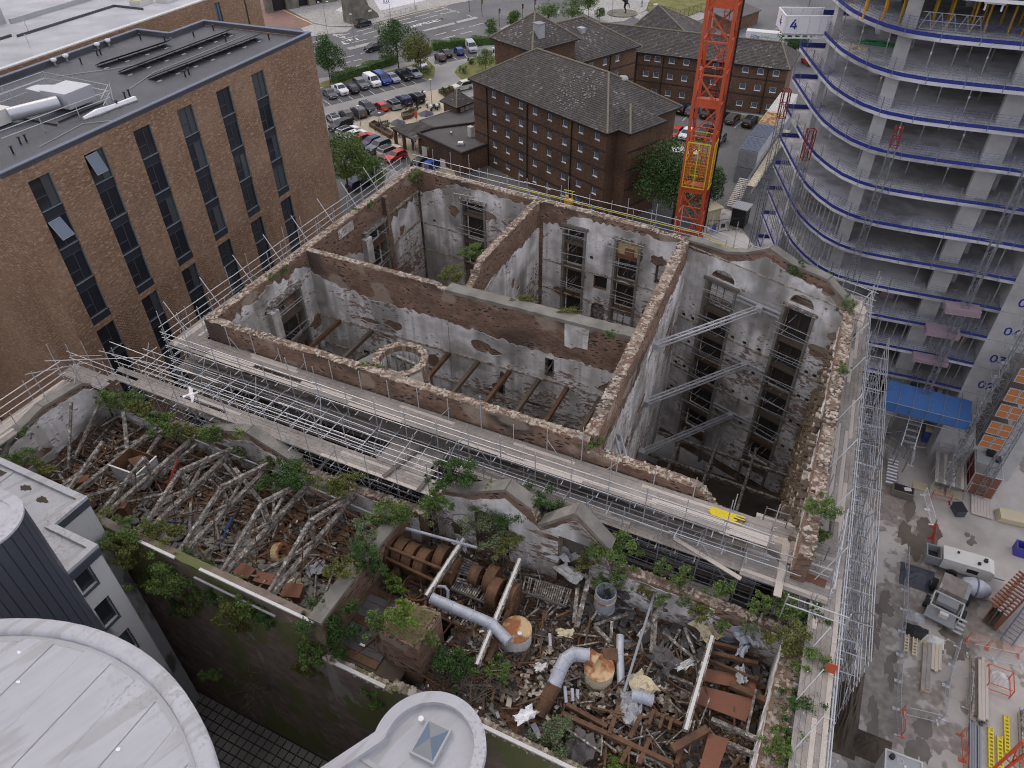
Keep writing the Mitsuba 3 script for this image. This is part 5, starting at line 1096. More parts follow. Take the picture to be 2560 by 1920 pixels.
for i in range(7): pbb(en, 'ramp_board', 'm_board_light', 16.85 + i * .25, 17.08 + i * .25, -5.8, -3.3, .12, .17, FR_T)
dk = thing('loading_deck', 'square timber deck with tube guard rails by the hoist base', 'deck')
for i in range(11): pbb(dk, 'board', 'm_board' if i % 3 else 'm_board_light', 13.4 + i * .24, 13.62 + i * .24, -4.5, -.3, 1.45, 1.5, FR_T)
rl = MB(FR_T)
for (x, y) in ((13.35, -4.6), (13.35, -2.5), (13.35, -.2), (14.7, -.2), (16.05, -.2), (16.05, -2), (14.7, -4.6), (16.05, -4.6)): ptube(dk, 'post', 'm_galv', (x, y, 0), (x, y, 2.7), .04, FR_T, 5)
for z in (2.0, 2.5): rl.tube((13.35, -4.6, z), (13.35, -.2, z), .03, 5).tube((13.35, -.2, z), (16.05, -.2, z), .03, 5)
obj(dk, 'guard_rail', rl, 'm_galv')


# ---------------------------------------------------------------- scaffolds
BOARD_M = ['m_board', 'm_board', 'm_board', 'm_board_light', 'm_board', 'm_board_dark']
BOARD_SHADED = ['m_board', 'm_board_dark', 'm_board', 'm_board_dark']  # darker mix for lower decks, painting in the shade of decks above
CAP = {}
def lim(k, name, n=295):
    CAP[(k, name)] = CAP.get((k, name), 0) + 1
    return CAP[(k, name)] <= n
def tube_part(k, name, a, b, fr, r=.03, m='m_galv'):
    """One tube as a part, past the limit gathered for one stuff part."""
    if lim(k, name): ptube(k, name, m, a, b, r, fr, 5)
    else: REST.setdefault((k, name, id(fr)), (fr, m, MB(fr)))[2].tube(a, b, r, 4)
REST = {}
def flush_rest():
    for (k, name, _), (fr, m, mb) in REST.items(): obj(k, 'more_' + name + 's', mb, m, stuff=True)
    REST.clear()
def deck(k, fr, x0, x1, y0, y1, z, g, along='x', gap=.235, length=3.9, miss=0.04, slopey=0.0):
    """Scaffold boards laid side by side, each its own part."""
    a0, a1, b0, b1 = (x0, x1, y0, y1) if along == 'x' else (y0, y1, x0, x1)
    b = min(b0, b1)
    while b < max(b0, b1) - .1:
        a = a0 - g.uniform(0, 2)
        while a < a1:
            e = a + length; s, t = max(a, a0) + .01, min(e, a1) - .01; a = e
            if t - s < .5 or g.random() < miss: continue
            c = [(s + t) / 2, b + .115, z + g.uniform(0, .025)]; d = [t - s, .222, .04]
            if along != 'x': c = [c[1], c[0], c[2]]; d = [d[1], d[0], d[2]]
            m = (BOARD_M if z > 19.8 else BOARD_SHADED)[g.integers(4)]
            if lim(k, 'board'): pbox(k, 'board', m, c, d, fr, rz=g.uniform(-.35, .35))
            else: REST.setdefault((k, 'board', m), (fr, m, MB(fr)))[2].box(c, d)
        b += gap
def scaffold(k, fr, x0, x1, ys, zs, decks, g, bay=2.1, top=1.6, base=0.0, rails=(.5, 1.0), tall=.25, low_parts=18.0, transoms=True, rail_rows=None, braces=True):
    """ys: rows of standards; zs: lift heights from the top down; decks: {z: (y0, y1)}."""
    n = max(1, int(round((x1 - x0) / bay))); xs = [x0 + (x1 - x0) * i / n for i in range(n + 1)]
    low = MB(fr)
    for j, y in enumerate(ys):
        for x in xs:
            e = zs[0] + top * g.uniform(.75, 1.1) + (1.1 if g.random() < tall else 0); lean = g.normal(size=2) * .03
            tube_part(k, 'standard', (x, y, max(base, zs[-1] - 2)), (x + lean[0], y + lean[1], e), fr)
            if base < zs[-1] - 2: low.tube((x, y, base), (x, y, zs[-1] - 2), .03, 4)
    for i, z in enumerate(zs):
        hi = z > low_parts
        for j, y in enumerate(ys):
            o = g.uniform(-.6, .5); a, b = (x0 - .3 + o * .3, y, z - .08), (x1 + .3 + o, y, z - .08)
            for s in range(0, n, 3):
                p, q = xs[s] - .25, min(xs[min(s + 3, n)] + .25, x1 + .4); dz = g.normal() * .02
                if hi: tube_part(k, 'ledger', (p, y + .05 * (s % 2), z - .08 + dz), (q, y + .05 * (s % 2), z - .08 + dz), fr)
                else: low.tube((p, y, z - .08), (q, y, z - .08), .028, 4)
            if (rail_rows is None and j == len(ys) - 1) or (rail_rows and j in rail_rows):
                for r in rails:
                    for s in range(0, n, 3):
                        p, q = xs[s] - .3, xs[min(s + 3, n)] + .3; d = g.normal(size=2) * .03
                        if hi: tube_part(k, 'guard_rail', (p, y, z + r + d[0]), (q, y, z + r + d[1]), fr)
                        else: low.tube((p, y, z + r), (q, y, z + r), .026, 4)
        if transoms:
            for x in np.arange(x0, x1, bay / 2):
                y0, y1 = min(ys) - g.uniform(.1, .5), max(ys) + g.uniform(.1, .5)
                if hi: tube_part(k, 'transom', (x, y0, z - .14), (x + g.normal() * .03, y1, z - .14), fr)
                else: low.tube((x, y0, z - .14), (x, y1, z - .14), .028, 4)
        if braces and i + 1 < len(zs):
            for s in range(n):
                if g.random() < .55:
                    y = ys[g.integers(len(ys))]; p, q = (xs[s], xs[s + 1]) if g.random() < .5 else (xs[s + 1], xs[s])
                    if hi: tube_part(k, 'brace', (p, y + .06, zs[i + 1]), (q, y + .06, z + .9), fr, .028)
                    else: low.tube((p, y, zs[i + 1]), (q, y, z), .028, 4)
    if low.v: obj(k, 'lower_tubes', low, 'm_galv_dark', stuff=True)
    for z, (y0, y1) in decks.items(): deck(k, fr, x0, x1, y0, y1, z, g)
G6 = np.random.default_rng(66)
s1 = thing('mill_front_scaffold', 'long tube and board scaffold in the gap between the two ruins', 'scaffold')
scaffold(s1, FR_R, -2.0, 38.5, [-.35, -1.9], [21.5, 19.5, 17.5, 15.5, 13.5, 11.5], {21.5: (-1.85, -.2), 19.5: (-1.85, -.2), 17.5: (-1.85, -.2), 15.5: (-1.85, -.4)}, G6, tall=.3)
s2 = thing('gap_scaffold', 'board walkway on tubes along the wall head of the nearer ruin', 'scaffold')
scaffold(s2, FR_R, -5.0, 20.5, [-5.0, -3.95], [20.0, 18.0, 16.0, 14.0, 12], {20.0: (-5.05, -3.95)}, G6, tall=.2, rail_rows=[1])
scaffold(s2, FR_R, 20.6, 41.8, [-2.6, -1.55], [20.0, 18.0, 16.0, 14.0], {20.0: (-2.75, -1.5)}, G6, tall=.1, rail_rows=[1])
br = MB(FR_R)
for z in (20.7, 19.2, 17.2, 15.2):
    for v in (-2.35, -2.85, -3.4):
        for u in np.arange(-4, 38, 6.3):
            if v < -2.6 and u > 20: continue
            tube_part(s2, 'bridge_tube', (u + G6.uniform(-.5, .5), v, z + G6.uniform(-.1, .1)), (u + 6.6, v + G6.uniform(-.06, .06), z + G6.uniform(-.1, .1)), FR_R)
    for u in np.arange(-3.5, 38, 1.25):
        if G6.random() < .25: continue
        v0 = -4.3 if u < 20 else -2.7; tube_part(s2, 'bridge_tube', (u, v0, z + .06), (u + G6.normal() * .1, -1.7, z + .06 + G6.normal() * .05), FR_R)
for u in np.arange(-4, 20, 2.6):   # raking tubes that cross the gap
    tube_part(s2, 'raker', (u, -4.2, 15 + G6.uniform(0, 3)), (u + G6.uniform(-1, 2), -2.0, 21 + G6.uniform(0, 1.2)), FR_R)
deck(s2, FR_R, 16.2, 19.8, -3.95, -1.9, 20.05, G6, 'x', miss=.02); deck(s2, FR_R, -2.0, 3.0, -3.6, -2.6, 17.4, G6, 'x')
deck(s2, FR_R, 20.5, 37.5, -3.3, -2.8, 18.0, G6, 'x', miss=.1)
for (a, b) in (((17.4, -5.0, 20.15), (18.3, -1.6, 20.2)), ((19.8, -5.1, 20.15), (19.9, -1.8, 20.15)), ((36.2, .6, 20.2), (40.2, -1.8, 20.2))): pbeam(s2, 'loose_plank', 'm_board_dark', a, b, .24, .06, FR_R)
pbeam(s2, 'loose_plank', 'm_board_light', (33.96,-2.15,20.1), (37.75,-3.23,20.1), .24, .05, FR_R)
s3 = thing('corner_platform', 'broad board platform at the scaffold corner above the yard', 'scaffold platform')
deck(s3, FR_R, 37.6, 41.9, -3.0, 1.5, 20.12, G6, 'x', miss=.03)
pbeam(s3, 'loose_plank', 'm_board_light', (39.43,0.25,20.2), (39.59,-3.59,20.2), .38, .06, FR_R)
pbox(s3, 'steel_sheet', 'm_rustpanel', (*(41.01,-1.78,20.2)[:2], 20.19), (1.3, .5, .03), FR_R, rz=-3)
for i in range(6): pbeam(s3, 'guard_frame', 'm_galv', (41.9, -2.9 + i * .85, 20.1), (41.9, -2.9 + i * .85, 21.5), .05, .05, FR_R)
for z in (20.6, 21.1, 21.45): ptube(s3, 'guard_rail', 'm_galv', (41.9, -3.0, z), (41.9, 2.4, z + .1), .04, FR_R)
for (a, b, c, d) in (((38.0, 1.0), (39.2, 1.0), 0, 0), ((40.0, -.2), (41.4, -.3), 0, 0)):
    for z in (20.6, 21.2): ptube(s3, 'guard_rail', 'm_galv_dark', (*a, z), (*b, z), .03, FR_R)
    for p in (a, b): ptube(s3, 'guard_rail', 'm_galv_dark', (*p, 20.15), (*p, 21.3), .03, FR_R)
s4 = thing('left_scaffold', 'tube scaffold along the left wall head of the far ruin', 'scaffold')
scaffold(s4, FR_LW, -1.8, 28.2, [.35, 1.95], [21.5, 19.5, 17.5, 15.5, 13.5], {21.5: (.2, 2.0)}, G6, tall=.45, top=1.7, rails=(.5, 1.0, 1.6), low_parts=19)
for x in np.arange(-1, 28, 3.4): tube_part(s4, 'raker', (x, .4, 21.5), (x + .3, 2.5, 24.2), FR_LW)
s5 = thing('back_scaffold', 'tube scaffold with a yellow rail behind the back wall of the far ruin', 'scaffold')
scaffold(s5, FR_K, -1.5, 27.4, [.95, 2.4], [21.5, 19.5, 17.5], {21.5: (.8, 2.4)}, G6, tall=.5, top=1.9, rails=(.5, 1.0, 1.6), low_parts=19)
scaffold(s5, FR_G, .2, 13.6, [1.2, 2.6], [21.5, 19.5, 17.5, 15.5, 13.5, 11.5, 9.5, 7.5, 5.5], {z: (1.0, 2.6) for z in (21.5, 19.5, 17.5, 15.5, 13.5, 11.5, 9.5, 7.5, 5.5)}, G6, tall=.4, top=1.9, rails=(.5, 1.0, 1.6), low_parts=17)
for z in (19.5, 17.5, 15.5, 13.5, 11.5): deck(s5, FR_K, 4.5, 8.8, .8, 2.4, z, G6); deck(s5, FR_K, 15, 24, .8, 2.4, z, G6)
for (a, b) in (((9, 2.3, 22.4), (27, 2.45, 22.35)), ((27.2, 2.4, 22.4), (30, 1.6, 22.2))): ptube(s5, 'yellow_rail', 'm_yellow', a, b, .035, FR_K)
ptube(s5, 'yellow_rail', 'm_yellow', (1, 2.65, 22.2), (11, 2.7, 22.2), .035, FR_G)
for z in (19.5, 17.5, 15.5): deck(s4, FR_LW, 4.5, 9.5, .2, 2.0, z, G6); deck(s4, FR_LW, 17.5, 22, .2, 2.0, z, G6)
s6 = thing('yard_side_scaffold', 'dense tall tube scaffold with a board walkway on the yard side of the ruins', 'scaffold')
FR_YS = Frame(*FR_R(42.9, -11.8)[:2], FR_R.a + 90 + 2.6)
def ys(u): return u
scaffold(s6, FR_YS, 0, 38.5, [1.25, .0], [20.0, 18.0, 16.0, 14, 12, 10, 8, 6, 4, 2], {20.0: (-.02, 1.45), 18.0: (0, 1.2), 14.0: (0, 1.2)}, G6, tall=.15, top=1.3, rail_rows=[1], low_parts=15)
scaffold(s6, FR_YS, 9, 38, [-1.2, -2.3], [16.0, 14, 12, 10, 8, 6, 4, 2], {}, G6, tall=0, top=.8, transoms=False, low_parts=12)
den = MB(FR_YS)
for _ in range(1000):
    x = G6.uniform(9.5, 37.5); z = G6.uniform(1, 18); y = G6.uniform(-2.4, 1.2); q = G6.random()
    if q < .35: den.tube((x, y, z), (x + G6.choice([-2.1, 2.1]), y + G6.uniform(-.2, .2), z + 2), .026, 4)
    elif q < .7: den.tube((x, -1.4 - G6.uniform(0, .5), z), (x + G6.normal() * .1, 1.2, z + G6.normal() * .05), .026, 4)
    else: den.tube((x, -1.2, z), (x + G6.uniform(-1, 1), 1.2, z + G6.uniform(-2, 2)), .026, 4)
obj(s6, 'diagonal_tubes', den, 'm_galv_dark', stuff=True)
for x in np.arange(9.5, 38, 2.1):
    for z in (16, 14.2): tube_part(s6, 'outrigger', (x, -2.2 - G6.uniform(0, .4), z), (x, 1.2, z), FR_YS)
for x in np.arange(10, 38, 4.2): tube_part(s6, 'raker', (x, -2.6, 12.0), (x + 1.2, .1, 18.6), FR_YS); tube_part(s6, 'raker', (x, 1.4, 20.1), (x + 1.6, .2, 21.6), FR_YS)
for (x0, x1, y0, y1, z0) in ((4.8, 7.6, 0, 1.6, 20.1),):
    for z in (20.7, 21.3): ptube(s6, 'guard_rail', 'm_galv', (x1, -.2, z), (x1, 2.6, z + .15), .035, FR_YS)
    for y in (-.2, 1.3, 2.6): ptube(s6, 'standard', 'm_galv', (x1, y, 19.5), (x1, y, 21.6), .035, FR_YS)
for (x, y) in ((1, 1.3), (3.2, 1.5), (5.5, 1.4)): tube_part(s6, 'raker', (x, y, 19.9), (x + 1.5, y - .9, 21.0), FR_YS)
s7 = thing('near_left_scaffold', 'tube scaffold with pale boards round the left end of the nearer ruin', 'scaffold')
FR_NL = Frame(*FR_R(-5.7, -16)[:2], FR_R.a + 90)
scaffold(s7, FR_NL, 0, 9.4, [.0, 1.6], [20.0, 18.0, 16.0, 14.0], {20.0: (-.1, 1.7)}, G6, tall=.3, top=1.8, rails=(.5, 1.0, 1.5))
scaffold(s7, FR_R, -8.2, -4.2, [-6.2, -5.0], [20.0, 18.0, 16.0], {20.0: (-6.2, -5.0)}, G6, tall=.4, top=1.6)
for (a, b) in (((-8.5, -6.6, 21.3), (-1.5, -4.2, 22.2)), ((-8, -5.2, 20.9), (-4, -5.4, 22.4)), ((-7.5, -4.5, 20), (-6.5, -9, 22.6)), ((-6.5, -4.0, 21), (2.5, -3.4, 21.4)), ((-5, -3.9, 22.2), (3.5, -3.2, 21.0))): tube_part(s7, 'raker', a, b, FR_R)
flush_rest()
yw = thing('webbing_bundle', 'bright yellow bundle of webbing lying on the scaffold boards', 'webbing')
q = (36.24,-0.92,21.6); g = np.random.default_rng(5)
for i in range(7): pbeam(yw, 'strap', 'm_yellow', (q[0] - .9 + g.uniform(-.1, .1), q[1] - .1 + i * .06, 21.6 + .02 * i), (q[0] + .6 + g.uniform(-.3, .3), q[1] - .15 + i * .07, 21.6 + .02 * i), .07, .03, FR_R)
obj(yw, 'rope', MB(FR_R).path([(q[0] + .6 + .3 * math.cos(t), q[1] + .1 + .18 * math.sin(t * 1.4), 21.6) for t in np.linspace(0, 7, 24)], .03, 5), 'm_rust')
yb = thing('yellow_hoist_motor', 'small orange yellow hoist motor hung on the back scaffold rail', 'hoist motor')
q = (15.36,28.42,22); obj(yb, 'motor', MB(FR_R).box((q[0], q[1], 22.1), (.7, .45, .4)).box((q[0] - .2, q[1], 22.45), (.25, .3, .3)), 'm_propyellow'); obj(yb, 'frame', MB(FR_R).beam((q[0] - .3, q[1], 22.3), (q[0] - .3, q[1], 23.1), .05, .05).beam((q[0] + .3, q[1], 22.3), (q[0] + .3, q[1], 23.1), .05, .05).beam((q[0] - .5, q[1], 23.1), (q[0] + .5, q[1], 23.1), .05, .05), 'm_yellow')
on = solo('orange_mesh', 'small piece of orange barrier mesh hung on the yard side scaffold', 'mesh', MB(FR_R).box((*(42.53,-6.61,20.5)[:2], 20.5), (.55, .03, .7)).arrays(), 'm_orange')


# ---------------------------------------------------------------- the nearer ruin: collapsed roof, machines, debris
nr = thing('derelict_mill_range', 'nearer roofless derelict mill range with collapsed trusses inside dark brick walls', 'ruin')
def nwall(fr, top, zb, ya, yb, white=None, white2=None, opens=(), seed=0, brick='m_ruin_brick', rub=True, cop=None):
    k = ruin_wall(nr, fr, top, zb, ya, yb, opens=opens, white=white, white2=white2, rub=rub, seed=seed, brick=brick)
    if cop:
        m = MB(fr); y0, y1 = sorted((ya, yb))
        for (xa, za), (xb, zb_) in zip(cop[:-1], cop[1:]): m.beam((xa, (y0 + y1) / 2, za + .1), (xb, (y0 + y1) / 2, zb_ + .1), (y1 - y0) + .12, .2)
        obj(k, 'coping', m, 'm_coping')
    return k
# south wall (mossy outer face), with its white lead edging
top = jag(-6.0, 19.3, [(-6, 18.2), (4, 18.8), (8, 18.9), (19.3, 18.9)], .08, .35, 201)
sw = nwall(FR_R, top, 0, -14.0, -13.5, white2=None, seed=30, brick='m_mossy_brick', rub=False)
for (a, b) in ((5.6, 9.6), (11.4, 18.9)): obj(sw, 'lead_edging', MB(FR_R).beam((a, -14.0, 18.95), (b, -14.02, 18.95), .16, .12), 'm_offwhite')
obj(sw, 'lead_edging', MB(FR_R).beam((18.9, -14.0, 18.95), (19.0, -13.3, 18.95), .16, .12), 'm_offwhite')
obj(sw, 'wall_top', MB(FR_R).prism([(-5, -13.95), (5.5, -13.95), (5.5, -13.5), (-5, -13.5)], 18.6, 18.78), 'm_coping')
lip = MB(FR_R).beam((11, -14.25, 18.3), (16.5, -14.25, 18.2), .1, .1); obj(sw, 'gutter', lip, 'm_midgrey')
nwall(FR_R, jag(23.6, 41.2, [(23.6, 17.0), (27, 17.2), (41.2, 17.3)], .08, .35, 203), 0, -14.5, -14.0, seed=31, brick='m_mossy_brick')
obj(nr, 'lead_edging', MB(FR_R).beam((27.5, -14.4, 17.35), (34.5, -14.4, 17.4), .18, .12), 'm_offwhite')
nwall(FR_R, jag(19.302, 23.6, [(19.3, 16.4), (23.6, 16.4)], .05, .35, 204), 0, -14.5, -14.0, seed=32, brick='m_mossy_brick')
obj(nr, 'lead_edging', MB(FR_R).beam((20.1, -14.4, 16.5), (23.1, -14.4, 16.5), .2, .12), 'm_offwhite')
# party wall with tarred top, left end wall, east wall
FR_PW = Frame(*FR_R(19.0, -14.0)[:2], 64.0)
nwall(FR_PW, jag(0, 8.4, [(0, 18.9), (5, 19.0), (8.4, 18.6)], .03, .4, 205), 3, -.35, .35, seed=33, rub=False, cop=[(0, 18.95), (5, 19.0), (8.4, 18.6)])
FR_LE = Frame(*FR_R(-6.2, -13.8)[:2], 64.0 - 4)
gp = [(0.2, 18.4), (1.6, 19.6), (4.4, 20.4), (7.2, 20.3), (8.0, 19.6)]
nwall(FR_LE, jag(0, 8.3, [(0, 18.2)] + gp, .04, .3, 206), 0, .3, -.3, white=area(.3, 8.0, 15, [(0.2, 18.0), (1.6, 19.3), (4.4, 20.1), (7.2, 20.0), (8, 19.3)], .08, 207, 4), seed=34, rub=False, cop=gp)
FR_EW = Frame(*FR_R(40.9, -14.4)[:2], 64.0)
nwall(FR_EW, jag(0, 10.4, [(0, 18.7), (4, 19.0), (10.4, 19.0)], .12, .3, 208), 0, -.45, .45, white=area(.2, 10, 15, [(0, 18.5), (10, 18.6)], .2, 209, 5), seed=35)
# north wall: low between its gablets
n1 = [(-5.9, 18.5), (3.0, 18.3), (3.9, 18.6), (5.4, 19.5), (7.9, 20.3), (11.2, 19.2), (12.4, 18.6), (16, 18.7), (19.5, 18.9)]
ao = [Polygon([(7.9, 15.5), (9.7, 15.5)] + [(8.8 + .9 * math.cos(a), 17.2 + .65 * math.sin(a)) for a in np.linspace(0, math.pi, 9)])]
k1 = nwall(FR_R, jag(-5.9, 20.3, n1, .07, .3, 210), 3, -5.1, -5.65, white=area(-5.5, 20, 15, [(-5.5, 18.0), (3, 17.8), (5.4, 18.9), (7.9, 19.7), (11, 18.7), (20, 18.4)], .15, 211, 10), opens=ao, seed=36)
m = MB(FR_R)
for (xa, za), (xb, zb_) in zip([(3.2, 18.5), (5.4, 19.5), (7.9, 20.3)], [(5.4, 19.5), (7.9, 20.3), (11.4, 19.1)]): m.beam((xa, -5.37, za + .12), (xb, -5.37, zb_ + .12), .75, .2)
obj(k1, 'coping', m, 'm_coping')
n2 = [(20.302, 19.0), (21.2, 20.4), (22.9, 20.9), (25.2, 22.2), (26.6, 21.4), (27.2, 20.2), (27.4, 20.4), (29.2, 22.3), (31.0, 20.6), (31.2, 19.0), (41, 18.9)]
op3 = [(28.35, 16.0, 30.15, 20.1), (23.2, 16, 25.3, 19.8)]
k2 = nwall(FR_R, jag(20.302, 41.0, n2, .05, .3, 212), 3, -4.0, -4.6, white=area(20.6, 40.8, 15, [(20.6, 18.7), (21.2, 20), (22.9, 20.4), (25.2, 21.6), (27.3, 19.9), (29.2, 21.9), (31, 20.2), (31.2, 18.8), (41, 18.7)], .08, 213, 9), opens=op3, seed=37)
m = MB(FR_R)
for (xa, za), (xb, zb_) in (((21.2, 20.4), (22.9, 20.9)), ((22.9, 20.9), (25.2, 22.2)), ((25.2, 22.2), (26.7, 21.4)), ((27.2, 20.3), (29.2, 22.3)), ((29.2, 22.3), (31.2, 20.4))): m.beam((xa, -4.3, za + .12), (xb, -4.3, zb_ + .12), .85, .2)
obj(k2, 'coping', m, 'm_coping')
obj(k2, 'backing_board', MB(FR_R).bb(28.3, 30.2, -3.95, -3.9, 16, 20.3), 'm_board_dark'); obj(k2, 'backing_board', MB(FR_R).bb(23.2, 25.3, -3.95, -3.9, 16, 19.9), 'm_board_dark'); obj(k1, 'backing_board', MB(FR_R).bb(7.8, 9.8, -5.05, -5.0, 15.4, 18), 'm_rust')
# the chimney stack and the low roof before it
ch = thing('chimney_stack', 'square brick chimney stack with plants on its mossy top', 'chimney')
obj(ch, 'shaft', MB(FR_R).prism(Polygon([(22.15, -11.0), (24.45, -10.8), (24.45, -13.1), (22.25, -13.1)]), 8, 18.95), 'm_ruin_brick')
obj(ch, 'top', MB(FR_R).prism(Polygon([(22.3, -11.15), (24.3, -10.95), (24.3, -12.95), (22.4, -12.95)]), 18.95, 19.12), 'm_dry')
v_, f_ = leaves(np.column_stack([rng.uniform(22.4, 24.3, 1500), rng.uniform(-12.95, -11.1, 1500), 19.12 + rng.uniform(0, .16, 1500)]), .14, rng, .25)
obj(ch, 'dry_grass', MB(FR_R).add(v_, f_), 'm_dry', stuff=True)
g = np.random.default_rng(301); cs, ds, Rs = [], [], []
for _ in range(90):
    s = g.integers(4); t = g.uniform(0, 1); a, b = [((22.15, -11.0), (24.45, -10.8)), ((24.45, -10.8), (24.45, -13.1)), ((24.45, -13.1), (22.25, -13.1)), ((22.25, -13.1), (22.15, -11.0))][s]
    p = np.array(a) + (np.array(b) - a) * t; p = p + (np.array([23.3, -12]) - p) * g.uniform(0.02, .12); cs.append((*p, 18.98 + g.uniform(0, .08))); ds.append((.22, .11, .08)); Rs.append(rotz(g.uniform(0, 180)))
obj(ch, 'loose_bricks', MB(FR_R).boxes(np.array(cs), np.array(ds), np.array(Rs)), 'm_ruin_brick', stuff=True)
lr = obj(nr, 'low_roof', MB(FR_R).bb(19.36, 23.5, -13.95, -9.6, 16.2, 16.35), 'm_dirt')
for i in range(9): obj(lr, 'roof_sheet', MB(FR_R).wall([(19.4, 16.4 + i * .02), (22.1, 16.42 + i * .02), (22.1, 16.45 + i * .02), (19.4, 16.43 + i * .02)], -13.8 + i * .46, -13.36 + i * .46), 'm_rust' if i % 4 == 0 else 'm_felt')
obj(lr, 'paper_scrap', MB(FR_R).box((*(20.79,-12.99,16.6)[:2], 16.62), (.3, .12, .02)), 'm_white')
# attic floor: joists over darkness, strewn with rubble
obj(nr, 'floor_remains', MB(FR_R).bb(-6, 18.6, -13.5, -5.7, 15.7, 15.8), 'm_dirt'); obj(nr, 'floor_remains', MB(FR_R).bb(19.36, 40.4, -9.6, -4.65, 15.4, 15.5).bb(24.5, 40.4, -14.0, -9.601, 15.4, 15.5), 'm_dirt')
g = np.random.default_rng(302)
jo = 0
for v in np.arange(-13.2, -5.9, .46):
    u = -5.2
    while u < 18.4:
        L = g.uniform(2.2, 3.3); e = min(u + L, 18.5)
        if g.random() < .78:
            obj_b = ((u, v, 16.9 + g.uniform(-.06, .04)), (e, v + g.uniform(-.04, .04), 16.9 + g.uniform(-.10, .04)))
            pbeam(nr, 'joist', 'm_rust' if g.random() < .8 else 'm_timber', *obj_b, .09, .16, FR_R); jo += 1
        u = e + .05
for u in (3.2, 6.3, 9.35, 12.4, 15.55, 0.1, -3): pbeam(nr, 'floor_girder', 'm_rust', (u, -13.5, 16.72), (u, -5.7, 16.72), .25, .2, FR_R)
def truss(u, lean=0.0, broken=0.0, apex=20.3, seed=0):
    g = np.random.default_rng(seed); k = obj(nr, 'roof_truss', MB(FR_R).beam((u, -13.75, 18.35), (u + g.uniform(-.1, .1), -5.7, 18.3), .26, .30), 'm_timber')
    A = (u + lean, -9.65, apex)
    if broken < .9: pbeam(k, 'rafter', 'm_timber', (u - .05, -13.6, 18.6), A, .19, .24, FR_R)
    if broken < .4: pbeam(k, 'rafter', 'm_timber', (u + .05, -5.9, 18.6), A, .22, .28, FR_R)
    elif broken < 2: pbeam(k, 'fallen_rafter', 'm_timber', (u + .5, -6.3, 18.2), (u + g.uniform(-1.6, 1.6), -9.2, 17.7), .2, .24, FR_R)
    if broken < .7:
        pbeam(k, 'king_post', 'm_timber', (u, -9.65, 18.45), A, .2, .2, FR_R); pbeam(k, 'strut', 'm_timber', (u, -9.6, 18.6), (u + lean * .5, -11.7, 19.5), .14, .14, FR_R)
        if broken < .3: pbeam(k, 'strut', 'm_timber', (u, -9.7, 18.6), (u + lean * .5, -7.7, 19.5), .14, .14, FR_R)
    ptube(k, 'tie_rod', 'm_rust', (u + .2, -11.5, 17.2), (u + lean + .1, -10.6, 19.6), .03, FR_R)
for i, (u, l, b) in enumerate(((15.6, .1, .35), (12.45, -.1, .1), (9.35, 0, .2), (6.35, -.2, .2), (3.15, .1, .5), (.1, -.4, .8))): truss(u, l, b, 20.3 - .1 * i, 400 + i)
tm = [((-5.0, -8.0, 20.0), (-3.2, -11.0, 17.3)), ((-4.6, -6.2, 19.2), (-4.0, -10.0, 17.0)), ((-2.6, -6.2, 19.4), (.8, -9.6, 17.4)), ((-3.8, -11.4, 17.2), (-.6, -12.6, 18.0)), ((-1.5, -8.6, 17.6), (2.0, -6.4, 19.2)), ((1.0, -6.8, 18.4), (1.2, -9.4, 17.5)), ((2.2, -12.0, 17.5), (5, -9.9, 17.9)),
      ((4.8, -6.4, 18.6), (8.0, -7.4, 17.6)), ((7.4, -7.0, 18.3), (10.6, -8.2, 17.4)), ((10.8, -7.2, 18.8), (11.9, -9.0, 17.5)), ((13.2, -12.2, 17.3), (14.9, -9.9, 17.6)), ((-.5, -13.0, 17.5), (1.5, -11.0, 17.8)), ((5.2, -8.9, 17.2), (8.8, -12.7, 17.3)), ((13.3, -7.5, 17.6), (15, -6.2, 18.4)), ((-2, -13.0, 17.6), (-1.1, -10.5, 18.3)), ((9.9, -12.6, 17.2), (12, -12.0, 17.4))]
for i, (a, b) in enumerate(tm): pbeam(nr, 'fallen_timber', 'm_timber', a, b, .15 + .05 * (i % 3), .16, FR_R)
for (a, b, m, r) in (((-1.8, -6.3, 18.6), (9.0, -6.2, 18.4), 'm_midgrey', .05), ((9.2, -6.2, 18.4), (18.0, -6.4, 18.2), 'm_midgrey', .05), ((1, -7.1, 18.0), (12, -7.0, 17.9), 'm_rust', .06), ((12.9, -6.6, 18.5), (18.6, -7.3, 18.3), 'm_rust', .07), ((4.2, -10.0, 17.4), (4.3, -8.4, 19.0), 'm_red', .05), ((8.9, -8.5, 17.2), (9.7, -10.4, 17.4), 'm_black', .09), ((4.6, -11.9, 17.3), (6.8, -11.2, 17.4), 'm_paint' if False else 'm_netblue', .04), ((9.8, -11.0, 17.4), (9.9, -10.1, 18.2), 'm_netblue', .05)):
    ptube(nr, 'loose_pipe', m, a, b, r, FR_R, 8)
wt = thing('steel_water_tank', 'rusted open steel water tank with grey sides among the collapsed trusses', 'tank')
q = (1.51,-9.46,18.4); tx0, ty0 = q[0], q[1]; FR_TK = Frame(*FR_R(tx0, ty0)[:2], FR_R.a + 3)
obj(wt, 'side', MB(FR_TK).bb(-1.1, 1.1, -.85, -.8, 17.3, 18.7).bb(1.05, 1.1, -.8, .8, 17.3, 18.7), 'm_midgrey'); obj(wt, 'side', MB(FR_TK).bb(-1.1, 1.1, .8, .85, 17.3, 18.7).bb(-1.1, -1.05, -.8, .8, 17.3, 18.7).bb(-1.05, 1.05, -.8, .8, 17.5, 17.55), 'm_rust'); obj(wt, 'cover_plate', MB(FR_TK).box((.3, .2, 18.55), (1.2, 1.0, .03), R=basis((.1, .25, 1))), 'm_rust')
